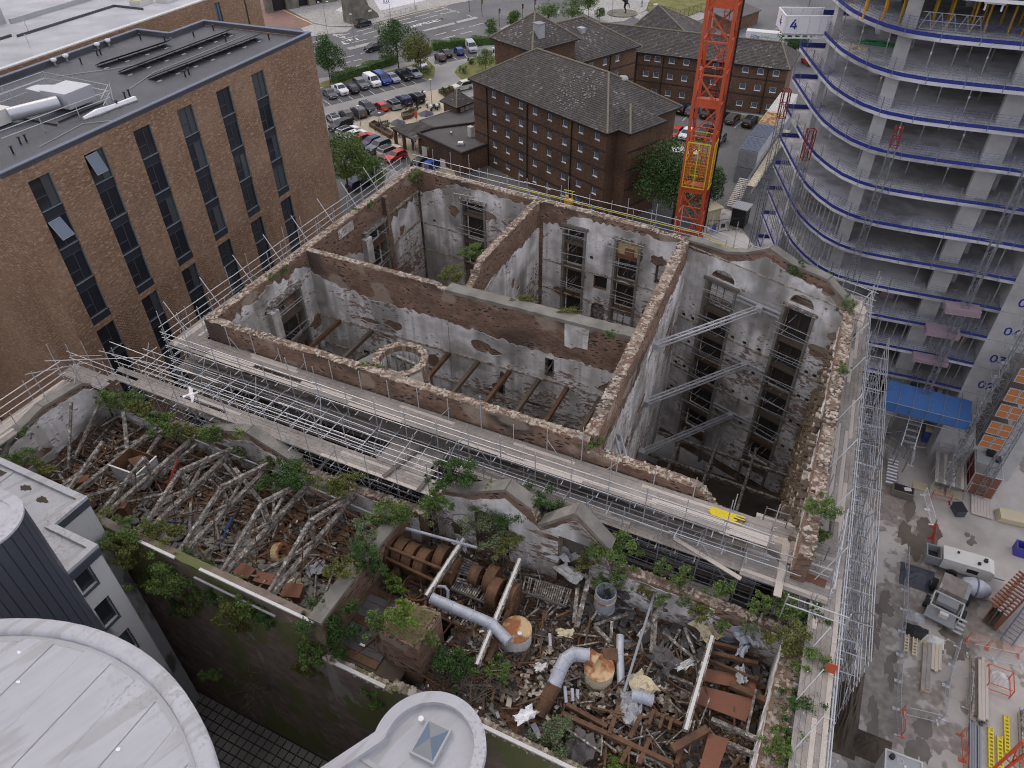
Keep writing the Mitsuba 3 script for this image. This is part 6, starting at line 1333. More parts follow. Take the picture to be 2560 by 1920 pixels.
obj(wt, 'rim', MB(FR_TK).bb(-1.14, 1.14, -.9, -.8, 18.702, 18.75).bb(1.04, 1.14, -.8, .86, 18.702, 18.75), 'm_offwhite')
# belt of small debris, by material
def strew(n, u0, u1, v0, v1, z, m, smin, smax, flat, g, name='debris', zs=.25):
    c = np.stack([g.uniform(u0, u1, n), g.uniform(v0, v1, n), z + g.uniform(0, zs, n)], 1); a = g.uniform(smin, smax, (n, 3)); a[:, 2] *= flat; a[:, 0] *= g.uniform(1, 2.6, n)
    t = g.normal(size=(n, 2)) * .3; R = np.array([basis((p, q, 1)) @ rotz(w) for (p, q), w in zip(t, g.uniform(0, 180, n))])
    k = struct(name, MB(FR_R).boxes(c, a, R), m, kind='stuff'); labels[k]['label'] = {'m_debris': 'dark mixed rubble strewn over the derelict floor', 'm_felt': 'dark slate fragments over the derelict floor', 'm_rubble': 'broken stone and mortar rubble strewn over the derelict floor', 'm_timber': 'splintered timber scraps strewn over the derelict floor', 'm_rust': 'rusted scrap strewn over the derelict floor', 'm_midgrey': 'grey slate and sheet fragments over the derelict floor', 'm_white': 'pale paper and plaster scraps over the derelict floor', 'm_dirt': 'dark soil and ash over the derelict floor', 'm_black': 'black scrap over the derelict floor', 'm_coping': 'weathered stone fragments over the derelict floor'}.get(m, 'mixed debris over the derelict floor')
g = np.random.default_rng(303)
for (u0, u1, v0, v1, z, f) in ((-5, 18.4, -13.3, -5.9, 16.5, 1.0), (24.6, 40.2, -13.8, -4.8, 15.9, 1.5), (19.4, 40.2, -9.5, -4.8, 15.9, .9)):
    strew(int(1900 * f), u0, u1, v0, v1, z, 'm_debris', .04, .22, .4, g); strew(int(500 * f), u0, u1, v0, v1, z + .1, 'm_timber', .06, .3, .25, g); strew(int(1100 * f), u0, u1, v0, v1, z + .1, 'm_rust', .06, .42, .25, g)
    strew(int(160 * f), u0, u1, v0, v1, z + .15, 'm_midgrey', .06, .3, .12, g); strew(int(350 * f), u0, u1, v0, v1, z + .1, 'm_felt', .1, .45, .12, g); strew(int(90 * f), u0, u1, v0, v1, z + .2, 'm_white', .05, .13, .3, g); strew(int(900 * f), u0, u1, v0, v1, z, 'm_dirt', .1, .5, .5, g); strew(int(300 * f), u0, u1, v0, v1, z + .1, 'm_coping', .08, .4, .3, g)
strew(260, 3, 12, -13.2, -10, 16.9, 'm_coping', .1, .5, .3, g); strew(220, 11, 18, -13, -11, 16.9, 'm_coping', .1, .45, .3, g); strew(900, 28, 37, -12.5, -8.5, 16.2, 'm_debris', .06, .3, .4, g, zs=.5); strew(240, 29, 36, -12.5, -8.8, 16.5, 'm_rubble', .05, .25, .3, g); strew(120, 30, 39, -6.5, -4.8, 16.2, 'm_felt', .15, .6, .12, g, zs=.6)
for (u0, u1, v0, v1, z, n, m) in ((-5, 18.4, -13.3, -6, 17.0, 240, 'm_rust'), (-5, 18.4, -13.3, -6, 17.1, 130, 'm_timber'), (20, 40, -13.5, -5, 16.4, 330, 'm_rust'), (24.6, 40, -13.5, -5, 16.5, 130, 'm_timber')):
    b = MB(FR_R)
    for _ in range(n): a = np.array([g.uniform(u0, u1), g.uniform(v0, v1), z + g.uniform(0, .5)]); w = g.uniform(0, 3.1); L = g.uniform(.6, 2.4); e = a + [L * math.cos(w), L * math.sin(w), g.uniform(-.5, .5)]; e[0] = np.clip(e[0], u0, u1); e[1] = np.clip(e[1], v0, v1); b.beam(a, e, g.uniform(.03, .11), g.uniform(.03, .10))
    k = struct('debris', b, m, kind='stuff'); labels[k]['label'] = 'rods and splintered lengths lying across the derelict floor'
for i, (q, s, nm) in enumerate((((12.7,-12.49,17.1), (1.1, .7, .7), 'nearer the white wall edge'), ((14.02,-12.35,17.1), (1.0, .65, .6), 'second along the white wall edge'), ((16,-12.38,17.1), (1.0, .8, .7), 'by the party wall'), ((3.25,-12.17,17.2), (.5, .5, 1.2), 'standing upright under the left trusses'), ((-1.5,-11.4,17.2), (.9, .6, .5), 'by the left gable'))):
    k = thing('rusty_box', 'rusty steel box among the collapsed trusses, ' + nm, 'steel box', 'rusty boxes in the derelict range'); b = MB(FR_R).box((q[0], q[1], 17.0 + s[2] / 2), s, rz=10 * i)
    obj(k, 'case', b, 'm_rust'); obj(k, 'lid', MB(FR_R).box((q[0], q[1], 17.02 + s[2]), (s[0] * 1.06, s[1] * 1.06, .04), rz=10 * i), 'm_rustpanel')
yd = thing('yellow_pulley', 'yellowed rusty pulley wheel half buried between the trusses', 'pulley'); q = (13.58,-10.5,17.3)
obj(yd, 'rim', MB(FR_R).tm(trimesh.creation.annulus(.42, .6, .45, sections=20).apply_transform(trimesh.transformations.rotation_matrix(1.3, [0, 1, .3])).apply_translation((q[0], q[1], 17.4))), 'm_rust_top')

# the line shafting: rust brown casings in a row
wx = [(19.22,-7.81,18), (19.98,-7.57,18), (20.68,-7.63,18), (21.48,-7.69,18), (22.31,-7.03,18), (23.2,-7.47,18), (24.55,-7.21,18), (25.47,-7.09,18), (26,-7.71,18), (26.89,-7.59,18)]
for i, q in enumerate(wx):
    k = thing('machine_casing', 'rounded rust brown machine casing, %s from the left in the row' % ('first second third fourth fifth sixth seventh eighth ninth tenth'.split()[i]), 'machine casing', 'row of rusty machine casings')
    R_ = .78 if i != 6 else .55; w = .5; x, y, z = q[0], q[1], 17.6
    pg = Polygon([(y + R_ * math.cos(a), z + R_ * math.sin(a)) for a in np.linspace(-.15 * math.pi, 1.15 * math.pi, 18)] + [(y - R_ * .75, z - 1.2), (y + R_ * .75, z - 1.2)]).buffer(0)
    e = trimesh.creation.extrude_polygon(pg, w, engine='earcut'); v = np.array(e.vertices)[:, [2, 0, 1]] + [x - w / 2, 0, 0]
    obj(k, 'casing', MB(FR_R).add(v, e.faces), 'm_rust', 30)
    band = trimesh.creation.extrude_polygon(pg.buffer(.03).difference(pg.buffer(-.06)), .07, engine='earcut'); v = np.array(band.vertices)[:, [2, 0, 1]]
    for s in (-1, 1): obj(k, 'flange', MB(FR_R).add(v + [x + s * (w / 2) - .035, 0, 0], band.faces), 'm_rust')
    ptube(k, 'hub', 'm_rust', (x - w / 2 - .12, y, z), (x + w / 2 + .12, y, z), .12, FR_R, 10)
sh = thing('drive_shafts', 'rusted drive shafts running past the row of machine casings', 'shaft')
for (a, b) in (((-7.21,25.93,18.4), (-3.39,24.15,18.3)), ((-7.37,25.69,17.8), (-4.45,24.12,17.7))): ptube(sh, 'shaft', 'm_rust', a, b, .09, WORLD, 8)
for (a, b, m) in (((-6.89,25.33,17), (-6.72,24.83,16.6), 'm_rust'), ((-6.63,25.38,17.2), (-6.59,25.1,16.5), 'm_rust')): ptube(sh, 'chute', m, a, b, .16, WORLD, 8)
def painted_beam(a, b, nm, w=.28): 
    k = solo('painted_roof_beam', 'old roof beam with flaking white paint, ' + nm, 'beam', MB().beam(a, b, w, .3), 'm_timber', 'painted roof beams over the machine floor')
    obj(k, 'paint_strip', MB().beam(np.array(a) + [0, 0, .16], np.array(b) + [0, 0, .16], w * .5, .02), 'm_offwhite')
painted_beam((-4.65,22.54,18.5), (-2.83,26.15,18.6), 'lying across the casings on the left'); painted_beam((-1.94,19.14,17.6), (0.31,24.65,18.7), 'beside the rusty standing tank'); painted_beam((7.84,15.86,17.4), (9.97,20.35,17.9), 'nearest the yard wall', .32)
solo('rusty_channel', 'rusty steel channel under the flaking white beam by the standing tank', 'steel channel', MB().beam((-1.45,19.46,17.3), (-0.27,22.45,17.4), .26, .3), 'm_rust')
for i, (a, b, nm) in enumerate((((-6.11,26.78,18.9), (-2.03,25.43,18.8), 'blue grey angle'), ((7.61,23.26,18.3), (5.26,17.89,17.2), 'long slim angle'), )):
    solo('steel_angle', nm + ' bar lying above the debris of the machine floor', 'steel angle', MB().beam(a, b, .12, .12), 'm_duct' if i == 0 else 'm_galv_dark')
for i, (a, b, w, nm) in enumerate((((6.36,20.7,17.4), (8.23,22.77,17.9), .28, 'crossing another below the north wall'), ((7.71,23.6,17.8), (6.95,19.92,17.2), .3, 'upright looking one below the north wall'), ((4.15,21.5,17.2), (4.95,20.64,17), .2, 'short one beside the bent duct'), ((5.09,21.7,17.3), (4.96,20.85,17.1), .15, 'thin one beside the bent duct'), ((7.66,21.01,17.3), (9.23,19.5,17), .16, 'thin one under the torn sheets'), ((8.82,21.26,17.3), (9.12,19.95,17.1), .14, 'narrow one by the leaning barrel'),
          ((3.2,21.33,17.4), (4.04,23.83,18.4), .25, 'leaning by the gablet'), ((3.08,21.62,17.3), (3.37,23.3,18), .2, 'pale one left of the blue barrel'), ((4.19,21.74,16.9), (5.99,22.19,17.2), .16, 'dark one under the blue barrel'), ((7.47,18.98,16.9), (8.75,18.38,16.9), .12, 'over the dark pit'))):
    solo('fallen_plank', 'weathered fallen plank on the machine floor debris, ' + nm, 'plank', MB().beam(a, b, w, .1), 'm_timber', 'fallen planks on the machine floor')
# ducts, tanks, barrels
def duct(label, pts, r, m='m_duct', ends=True, n=14):
    k = thing('metal_duct', label, 'duct'); obj(k, 'pipe', MB().path(pts, r, n), m, 40); pts = np.array(pts)
    for i in range(0, len(pts)):
        t = pts[min(i + 1, len(pts) - 1)] - pts[max(i - 1, 0)]; t /= np.linalg.norm(t); ptube(k, 'seam_ring', m, pts[i] - t * .03, pts[i] + t * .03, r * 1.08, WORLD, 12)
    return k
duct('long straight grey round duct running down to the rusty standing tank', [(-4.37,22.58,18.3), (-3.28,22.1,18.2), (-2.21,21.61,18.15), (-1.23,21.16,18.1), (-0.35,20.28,17.9)], .30)
duct('bent grey round duct curving into the low rusty drum', [(1.88,18.31,17.2), (2.19,18.92,17.5), (2.48,19.35,17.7), (2.91,19.62,17.75), (3.65,19.53,17.7)], .36)
k = duct('rusty continuation of the bent duct into the floor', [(1.88,18.27,17.2), (1.55,17.81,16.9), (1.17,17.23,16.4)], .37, 'm_rust')
duct('slim pale grey pipe lying on the debris with a tee at its head', [(5.41,20.77,17.4), (5.28,19.79,17.3), (5.21,18.47,17)], .20); duct('short tapering grey duct end lying by the dark pit', [(5.66,17.76,17.1), (6.06,17.69,17.1), (6.59,17.55,17)], .30)
duct('small grey elbow pipe between the casings', [(-4.28,23.82,17.6), (-3.8,23.76,17.6), (-3.64,23.6,17.5), (-3.65,23.35,17.2)], .09)
for (a, b, nm) in (((2.39,18.26,17.1), (2.44,17.52,16.9), 'left'), ((2.75,18.16,17.1), (2.76,17.61,16.9), 'middle'), ((3.02,18.11,17.1), (2.99,17.7,16.9), 'right'), ((1.79,21.1,17.2), (1.81,20.48,17), 'separate')):
    solo('blue_pipe_end', 'short blue grey pipe stub on the debris below the bent duct, %s one' % nm, 'pipe', MB().tube(a, b, .09, 8), 'm_duct', 'blue grey pipe stubs')
tk = thing('standing_tank', 'cream steel tank with a rusty domed top standing beside the long duct', 'tank'); q = (27.99,-9.29,17.6)
obj(tk, 'shell', MB(FR_R).tube((q[0], q[1], 15.6), (q[0], q[1], 17.6), .78, 24), 'm_offwhite', 40); obj(tk, 'top', MB(FR_R).lathe([(.8, 0), (.8, .05), (.4, .14), (.01, .16)], (q[0], q[1], 17.6), 24), 'm_rust_top', 40)
obj(tk, 'filler_cap', MB(FR_R).tube((q[0] + .3, q[1] - .25, 17.68), (q[0] + .3, q[1] - .25, 17.85), .12, 10), 'm_galv')
for s in (-.12, .12): ptube(tk, 'ladder_rail', 'm_offwhite', (q[0] - .8, q[1] - .2 + s, 15.8), (q[0] - .8, q[1] - .2 + s, 17.5), .025, FR_R)
for z in np.arange(16, 17.5, .25): ptube(tk, 'ladder_rung', 'm_offwhite', (q[0] - .8, q[1] - .32, z), (q[0] - .8, q[1] - .08, z), .02, FR_R)
tk = thing('low_drum', 'low round steel drum with a patchy rust top at the end of the bent duct', 'drum'); q = (32.58,-9.35,17.4)
obj(tk, 'shell', MB(FR_R).tube((q[0], q[1], 16.4), (q[0], q[1], 17.4), .74, 24), 'm_straw', 40); obj(tk, 'top', MB(FR_R).lathe([(.76, 0), (.76, .05), (.4, .12), (.01, .14)], (q[0], q[1], 17.4), 24), 'm_rust_top', 40); ptube(tk, 'duct_collar', 'm_rust_top', (3.61,19.56,17.65), (4.01,19.31,17.55), .4, WORLD, 14)
for (cx_, ty, by, r, nm) in ((452, 715, 835, .56, 'blue grey sheet metal barrel, open at the top, left one by the wall'), (1128, 830, 955, .66, 'blue grey sheet metal barrel, open at the top, right one by the wall')):
    q = (31.49,-5.55,16.6) if cx_ == 452 else (37.88,-4.17,16.6)
    k = thing('open_barrel', nm, 'barrel', 'open barrels under the north wall'); z0 = 16.2; z1 = 18.2
    obj(k, 'shell', MB(FR_R).lathe([(r, 0), (r, z1 - z0), (r * .93, z1 - z0), (r * .93, .3), (.01, .3)], (q[0], q[1], z0), 22), 'm_duct', 40)
    for z in (z0 + .5, z0 + 1.45): obj(k, 'hoop', MB(FR_R).lathe([(r, 0), (r + .035, .02), (r + .035, .1), (r, .12)], (q[0], q[1], z), 22), 'm_duct' if z < 17 else 'm_rust_top', 40)
rd = thing('rusty_cylinder', 'large open rusty cylinder under the first casings', 'cylinder'); q = (21.77,-8.83,17)
scene[rd + '__shell'] = mikit.ply(MB(FR_R).lathe([(.95, -1.2), (.95, 0), (.86, 0), (.86, -1.0), (.01, -1.0)], (q[0], q[1], 17.0), 22).arrays(), 'm_rust', 40)
# slatted walkways
def slats(poly_a, poly_b, n, nm):
    k = thing('slatted_walkway', nm, 'walkway', 'slatted walkways of the machine floor'); a0, a1 = map(np.array, poly_a); b0, b1 = map(np.array, poly_b)
    for i in range(n):
        t = (i + .5) / n; p, q = a0 + (a1 - a0) * t, b0 + (b1 - b0) * t
        if rnd.random() < .06: continue
        pbeam(k, 'slat', 'm_timber', p, q + [0, 0, rnd.uniform(-.03, .03)], np.linalg.norm(a1 - a0) / n * .62, .05)
    pbeam(k, 'bearer', 'm_board_dark', a0 - [0, 0, .1], a1 - [0, 0, .1], .1, .14); pbeam(k, 'bearer', 'm_board_dark', b0 - [0, 0, .1], b1 - [0, 0, .1], .1, .14)
slats(((-2.83,25.79,17.5), (-3.25,24.22,17.4)), ((-2.04,25.38,17.5), (-2.4,23.93,17.4)), 10, 'slatted timber walkway between the casings'); slats(((-3.53,23.99,17.2), (-1.6,23.04,17.2)), ((-3.16,24.64,17.2), (-1.21,23.77,17.2)), 16, 'slatted timber walkway in front of the casings'); slats(((0.37,23.61,17.4), (2.76,22.69,17.3)), ((0.55,24.54,17.4), (3.14,23.68,17.3)), 22, 'long slatted timber walkway right of the casings')
# plates, sheets and girders
def plate(c, pts, z, nm, m='m_rust', t=.05, cat='steel plate', grp=None, tilt=None):
    pg = [tuple(p[:2]) for p in pts]; k = solo('steel_plate' if cat == 'steel plate' else cat.replace(' ', '_'), nm, cat, MB().prism(pg, z, z + t), m, grp); return k
plate(0, [(9.54,19.14,17), (11.96,18.62,17), (11.69,17.9,17), (9.27,18.51,17)], 17.0, 'upper broad rusty floor plate by the yard wall', 'm_rustpanel'); plate(0, [(9.13,18.27,17), (11.59,17.53,17), (10.87,16.45,17), (8.72,17.38,17)], 16.95, 'lower broad rusty floor plate by the yard wall', 'm_rustpanel')
plate(0, [(8.99,15.9,17), (9.88,15.59,17), (8.99,14.12,17), (8.17,14.21,17)], 17.05, 'rusty plate with a square hole at the bottom of the machine floor', 'm_rustpanel')
for i, (a, b, w) in enumerate((((10.52,18.25,17.1), (12.57,17.1,17.1), .3), ((7.13,15.12,17.2), (8.94,16.03,17.2), .35), ((2.22,16.92,17), (7.08,14.59,16.9), .22), ((2.43,17.38,17), (4.28,16.27,17), .2), ((6.51,17,16.9), (7.83,16.36,16.9), .18), ((9.24,16.51,17.1), (11.6,15.4,17), .2), ((9.79,15.42,17), (11.39,14.65,17), .2), ((4.33,15.92,17), (4.93,17.25,17), .2), ((5.27,15.74,17), (5.94,16.78,17), .2), ((6.23,16.33,17), (6.6,17.04,17), .15), ((6.72,16.15,17), (7,16.77,17), .15), ((7.15,16.06,17), (7.37,16.58,17), .15), ((9.82,19.83,17.3), (12.1,19.19,17.3), .2), ((10.12,20.34,17.3), (12.07,19.79,17.3), .16), ((9.64,19.42,17.3), (11.9,18.36,17.2), .14), ((5.55,14.6,16.9), (6.24,15.77,16.9), .2), ((10.78,15.92,17), (11.69,17.89,17.2), .1), ((4.71,14.62,16.9), (5.34,15.52,16.9), .2), ((7.24,14.58,16.9), (7.75,15.49,16.9), .2))):
    solo('rusty_girder', 'rusty steel girder of the broken machine floor grid, %s' % ('by the lower rusty plate', 'lying askew below the plates', 'longest one at the bottom', 'beside the longest one', 'edging the dark pit', 'below the plates', 'lowest by the yard wall', 'crossing the longest, first', 'crossing the longest, second', 'pit stub, first', 'pit stub, second', 'pit stub, third', 'highest by the yard wall', 'second highest by the yard wall', 'third highest by the yard wall', 'at the bottom edge, left', 'thin one over the plates', 'at the bottom edge, far left', 'at the bottom edge, right')[i], 'girder', MB().beam(a, b, w, .3), 'm_rust' if i not in (5, 6, 16) else 'm_timber', 'girders of the broken floor grid')
pbg = np.random.default_rng(88)
def crumple(c, s, nm, m, seed):
    g = np.random.default_rng(seed); n = 7; xs, ys_ = np.meshgrid(np.linspace(-.5, .5, n), np.linspace(-.5, .5, n)); z = g.normal(size=(n, n)) * .10 * max(s); a = g.uniform(0, 3.1)
    x, y = xs * s[0] * (1 + .15 * g.normal(size=(n, n))), ys_ * s[1] * (1 + .15 * g.normal(size=(n, n))); v = np.stack([x * math.cos(a) - y * math.sin(a), x * math.sin(a) + y * math.cos(a), z + .12], -1).reshape(-1, 3) + c
    f = [[i * n + j, i * n + j + 1, (i + 1) * n + j + 1, (i + 1) * n + j] for i in range(n - 1) for j in range(n - 1)]
    v2 = v - [0, 0, .025]; f = np.array(f); m_ = MB().add(np.vstack([v, v2]), np.vstack([f, f[:, ::-1] + n * n])); solo('torn_sheet', nm, 'sheet', m_, m, 'torn sheets and slabs on the machine floor')
for i, (q, s, nm, m) in enumerate((((9.89,21.08,17.3), (1.5, .9), 'pale torn board slab in front of the right barrel', 'm_straw'), ((10.11,21.87,17.6), (1.3, .8), 'pale grey torn sheet left of the right barrel', 'm_midgrey'), ((3.14,24.62,17.4), (1.5, 1.0), 'cream cracked slab below the gablet', 'm_offwhite'), ((2.75,25.41,18.2), (1.4, 1.0), 'rust stained torn sheet inside the gablet', 'm_midgrey'), ((8.4,19.2,17.2), (1.1, .4), 'white torn sheet beside the dark pit', 'm_offwhite'), ((11.15,18.67,17.2), (.9, .5), 'pale sheet on the upper rusty plate', 'm_midgrey'),
          ((11.53,20.6,17.7), (1.1, .7), 'pale blue bent sheet right of the right barrel', 'm_paleblue' if False else 'm_duct'), ((12.08,20.44,17.6), (1.0, .5), 'grey bent sheet by the wall', 'm_midgrey'), ((11.47,19.79,17.5), (.8, .4), 'blue grey bent strip by the wall', 'm_duct'), ((0.39,16.91,16.9), (1.0, .6), 'white crumpled sheet at the lower left of the machine floor', 'm_white'), ((2.61,21.04,17.2), (.8, .5), 'cream slab fragment left of the bent duct', 'm_straw'), ((7.52,19.51,17.2), (1.4, 1.1), 'dark grey slate heap by the pit', 'm_felt'), ((8.71,22.53,17.3), (1.6, .6), 'grey sheet under the north wall', 'm_felt'),
          ((5.56,23.68,17.4), (1.6, 1.0), 'dark felt slab right of the left barrel', 'm_felt'), ((6.24,18.26,17), (1.2, 1.1), 'cream plaster slab above the duct end', 'm_straw'), ((1.24,19.26,17.1), (.5, .5), 'small white board left of the bent duct', 'm_offwhite'), ((-3.02,26.21,18), (.9, .5), 'bent grey sheet behind the casings', 'm_midgrey'), ((-11.18,25.26,17.2), (1.2, .8), 'pale heap of slabs by the party wall', 'm_midgrey'), ((-12.2,24.31,17.2), (.9, .5), 'pale slab by the party wall box', 'm_straw'), ((2.98,15.3,16.9), (1.5, 1.2), 'dark grey sheet at the lower edge', 'm_felt'), ((5.57,17.25,16.8), (1.6, 1.0), 'dusty grey floor patch below the duct end', 'm_midgrey'))): crumple(np.array(q), s, nm, m, 500 + i)
rb = thing('rusty_box', 'brown rusted cube shaped box between drum and slim pipe', 'steel box', 'rusty boxes in the derelict range'); q = (32.82,-8.45,17.3); obj(rb, 'case', MB(FR_R).box((q[0], q[1], 17.1), (.7, .6, .7), rz=20), 'm_rustpanel'); obj(rb, 'lid', MB(FR_R).box((q[0], q[1], 17.47), (.74, .64, .04), rz=20), 'm_rust')


# ---------------------------------------------------------------- the pale rendered building in the near left corner
pb = thing('pale_rendered_building', 'pale rendered building with stained walls, square windows and a flat grey roof', 'building')
POUT = [(-12, -14.35), (4.75, -14.35), (4.75, -16.4), (7.9, -16.4), (7.9, -26), (-12, -26)]
ww = [(-18.18,21.25), (-17.19,21.25), (-17.17,19.88), (-18.2,19.87)]
FR_PE = Frame(*FR_R(7.9, -26)[:2], 64.0)
wy0, wy1 = ww[0][0] + 26, ww[1][0] + 26; wz1 = ww[1][1]; wz0 = ww[2][1]
wr = [(wy0 + .1, wz0 - 3.05 * i, wy1 - .05, wz0 - 3.05 * i + 1.75) for i in range(6)]
obj(pb, 'wall', MB(FR_PE).wall(holes([(0, 0), (9.6, 0), (9.6, 21.6), (0, 21.6)], wr), 0, .3), 'm_render')
for q in wr: window_unit(pb, FR_PE, q[0], q[2], q[1], q[3], .16, mull=(), fw=.08); pbb(pb, 'window_sill', 'm_cladding', q[0] - .06, q[2] + .06, -.10, .16, q[1] - .12, q[1] - .001, FR_PE); pbb(pb, 'window_jamb', 'm_cladding', q[2], q[2] + .08, -.03, .1, q[1], q[3], FR_PE)
obj(pb, 'wall', MB(FR_R).bb(4.45, 7.598, -16.7, -16.4, 0, 21.6), 'm_render_green'); obj(pb, 'wall', MB(FR_R).bb(4.45, 4.75, -16.398, -14.65, 0, 21.6).bb(-12, 4.75, -14.648, -14.35, 0, 21.6), 'm_render')
obj(pb, 'roof', MB(FR_R).prism(Polygon(POUT).buffer(-.06), 21.602, 21.75), 'm_membrane')
edge = Polygon(POUT).buffer(.06, join_style=2).difference(Polygon(POUT).buffer(-.3, join_style=2))
obj(pb, 'roof_edge', MB(FR_R).prism(edge, 21.752, 21.95), 'm_membrane')
obj(pb, 'fascia', MB(FR_R).bb(4.76, 4.84, -16.45, -14.3, 21.3, 21.74).bb(7.97, 8.05, -26, -16.4, 21.3, 21.74), 'm_cladding')
for x0, x1, y0, y1 in ((4.1, 4.4, -16.3, -14.7), (7.2, 7.5, -20, -16.8), (-.9, -.6, -15.6, -14.4)): pbb(pb, 'gutter_strip', 'm_midgrey', x0, x1, y0, y1, 21.752, 21.80, FR_R)
for (x, y) in ((1.0, -15.2), (-1.2, -15.0), (2.6, -15.4)): obj(pb, 'moss_patch', MB(FR_R).prism(blob(x, y, .4, .2, np.random.default_rng(int(x * 10) + 40)), 21.752, 21.765), 'm_dirt')
dr_ = thing('clad_drum_tower', 'tall round ended tower clad in dark grey vertical metal panels', 'tower')
CX, CY, CR_ = 7.2, -19.8, 1.78
st = LineString([(-8, CY), (CX, CY)]).buffer(CR_, 24)
obj(dr_, 'core', MB(FR_R).prism(st.buffer(-.06), 0, 26.9), 'm_cladding')
obj(dr_, 'roof', MB(FR_R).prism(st.buffer(-.25), 26.9, 26.96), 'm_membrane'); obj(dr_, 'coping', MB(FR_R).prism(st.buffer(.05).difference(st.buffer(-.42)), 26.902, 27.02), 'm_membrane')
for i in range(30):
    if i < 13: a0, a1 = -math.pi / 2 + i * math.pi / 13, -math.pi / 2 + (i + 1) * math.pi / 13; A, B = (CX + CR_ * math.cos(a0 + .01), CY + CR_ * math.sin(a0 + .01)), (CX + CR_ * math.cos(a1 - .01), CY + CR_ * math.sin(a1 - .01))
    else: x = CX - (i - 13) * .43; A, B = (x - .008, CY + CR_), (x - .422, CY + CR_)
    for z0, z1 in ((14, 20.58), (20.6, 26.9)): obj(dr_, 'panel', MB(FR_R).beam(((A[0] + B[0]) / 2, (A[1] + B[1]) / 2, z0), ((A[0] + B[0]) / 2, (A[1] + B[1]) / 2, z1), math.dist(A, B), .03, up=(math.cos(math.atan2(B[1] - A[1], B[0] - A[0]) + math.pi / 2), math.sin(math.atan2(B[1] - A[1], B[0] - A[0]) + math.pi / 2), 0)), 'm_cladding')
sk = obj(dr_, 'roof_light', MB(FR_R).bb(5.0, 6.4, -20.4, -19.2, 26.96, 27.2), 'm_offwhite'); obj(sk, 'pane', MB(FR_R).bb(5.1, 6.3, -20.3, -19.3, 27.202, 27.22), 'm_glass_blue')
rr = thing('round_roofed_building', 'large round building with a pale grey sheet roof and rounded rim', 'building')
DX, DY, DR = 17.5, -31.7, 10.6
obj(rr, 'wall', MB(FR_R).prism(Point(DX, DY).buffer(DR - .3, 48), 0, 26.4), 'm_render')
for i in range(-8, 9):
    x0, x1 = DX + i * 1.3, DX + (i + 1) * 1.3
    g = Point(DX, DY).buffer(DR - .55, 48).intersection(sbox(DX + i * 1.3 + .012, DY - 50, DX + (i + 1) * 1.3 - .012, DY + 50))
    if not g.is_empty: obj(rr, 'roof_sheet', MB(FR_R).prism(g, 26.4, 26.72 + .02 * (i % 2)), 'm_membrane')
obj(rr, 'deck', MB(FR_R).prism(Point(DX, DY).buffer(DR - .5, 48), 26.402, 26.66), 'm_midgrey')
obj(rr, 'rim', MB(FR_R).lathe([(DR - .6, 26.6), (DR - .6, 26.85), (DR - .5, 26.98), (DR - .1, 27.0), (DR + .02, 26.9), (DR + .02, 26.4), (DR - .3, 26.3)], (DX, DY, 0), 96), 'm_membrane', 50)
obj(rr, 'rim_gutter', MB(FR_R).lathe([(DR - .85, 26.73), (DR - .62, 26.75)], (DX, DY, 0), 96), 'm_midgrey')
g = np.random.default_rng(91)
for i in range(26): a, r = g.uniform(0, 3.1), 9.4 * math.sqrt(g.random()); obj(rr, 'bird_dropping', MB(FR_R).prism(blob(DX + r * math.cos(a), DY + r * math.sin(a), .09, .07, g, 8), 26.745, 26.752), 'm_white')
ap = thing('apse_roofed_building', 'small round ended building with a pale grey roof and square skylight', 'building')
AP = unary_union([Point(28.2, -17.9).buffer(2.3, 24), Polygon([(26.0, -18.2), (24.85, -20.3), (22, -25.5), (31, -25.5), (30.5, -17.9)])])
obj(ap, 'wall', MB(FR_R).prism(AP.buffer(-.15), 0, 21.5), 'm_cladding'); obj(ap, 'roof', MB(FR_R).prism(AP.buffer(-.4), 21.5, 21.66), 'm_membrane')
obj(ap, 'parapet', MB(FR_R).prism(AP.difference(AP.buffer(-.48)), 21.502, 22.0), 'm_membrane')
obj(ap, 'step', MB(FR_R).prism([(25.7, -19.2), (30.4, -19.6), (30.4, -19.75), (25.65, -19.4)], 21.662, 21.74), 'm_midgrey')
sk = obj(ap, 'skylight', MB(FR_R).bb(27.6, 28.7, -18.4, -16.9, 21.66, 21.95), 'm_midgrey')
q = [(27.68, -18.32), (28.62, -18.32), (28.62, -16.98), (27.68, -16.98)]; ac = (28.15, -17.65, 22.2)
for i in range(4): obj(sk, 'pane', MB(FR_R).tri((*q[i], 21.955), (*q[(i + 1) % 4], 21.955), ac), 'm_glass_blue' if i % 2 else 'm_grey')
obj(ap, 'vent_cap', MB(FR_R).lathe([(.12, 0), (.12, .2), (.01, .24)], (27.3, -17.0, 21.66), 12), 'm_white')
obj(ap, 'roof_window', MB(FR_R).bb(27.3, 28.6, -22.4, -20.2, 21.66, 21.8), 'm_frame_dark')


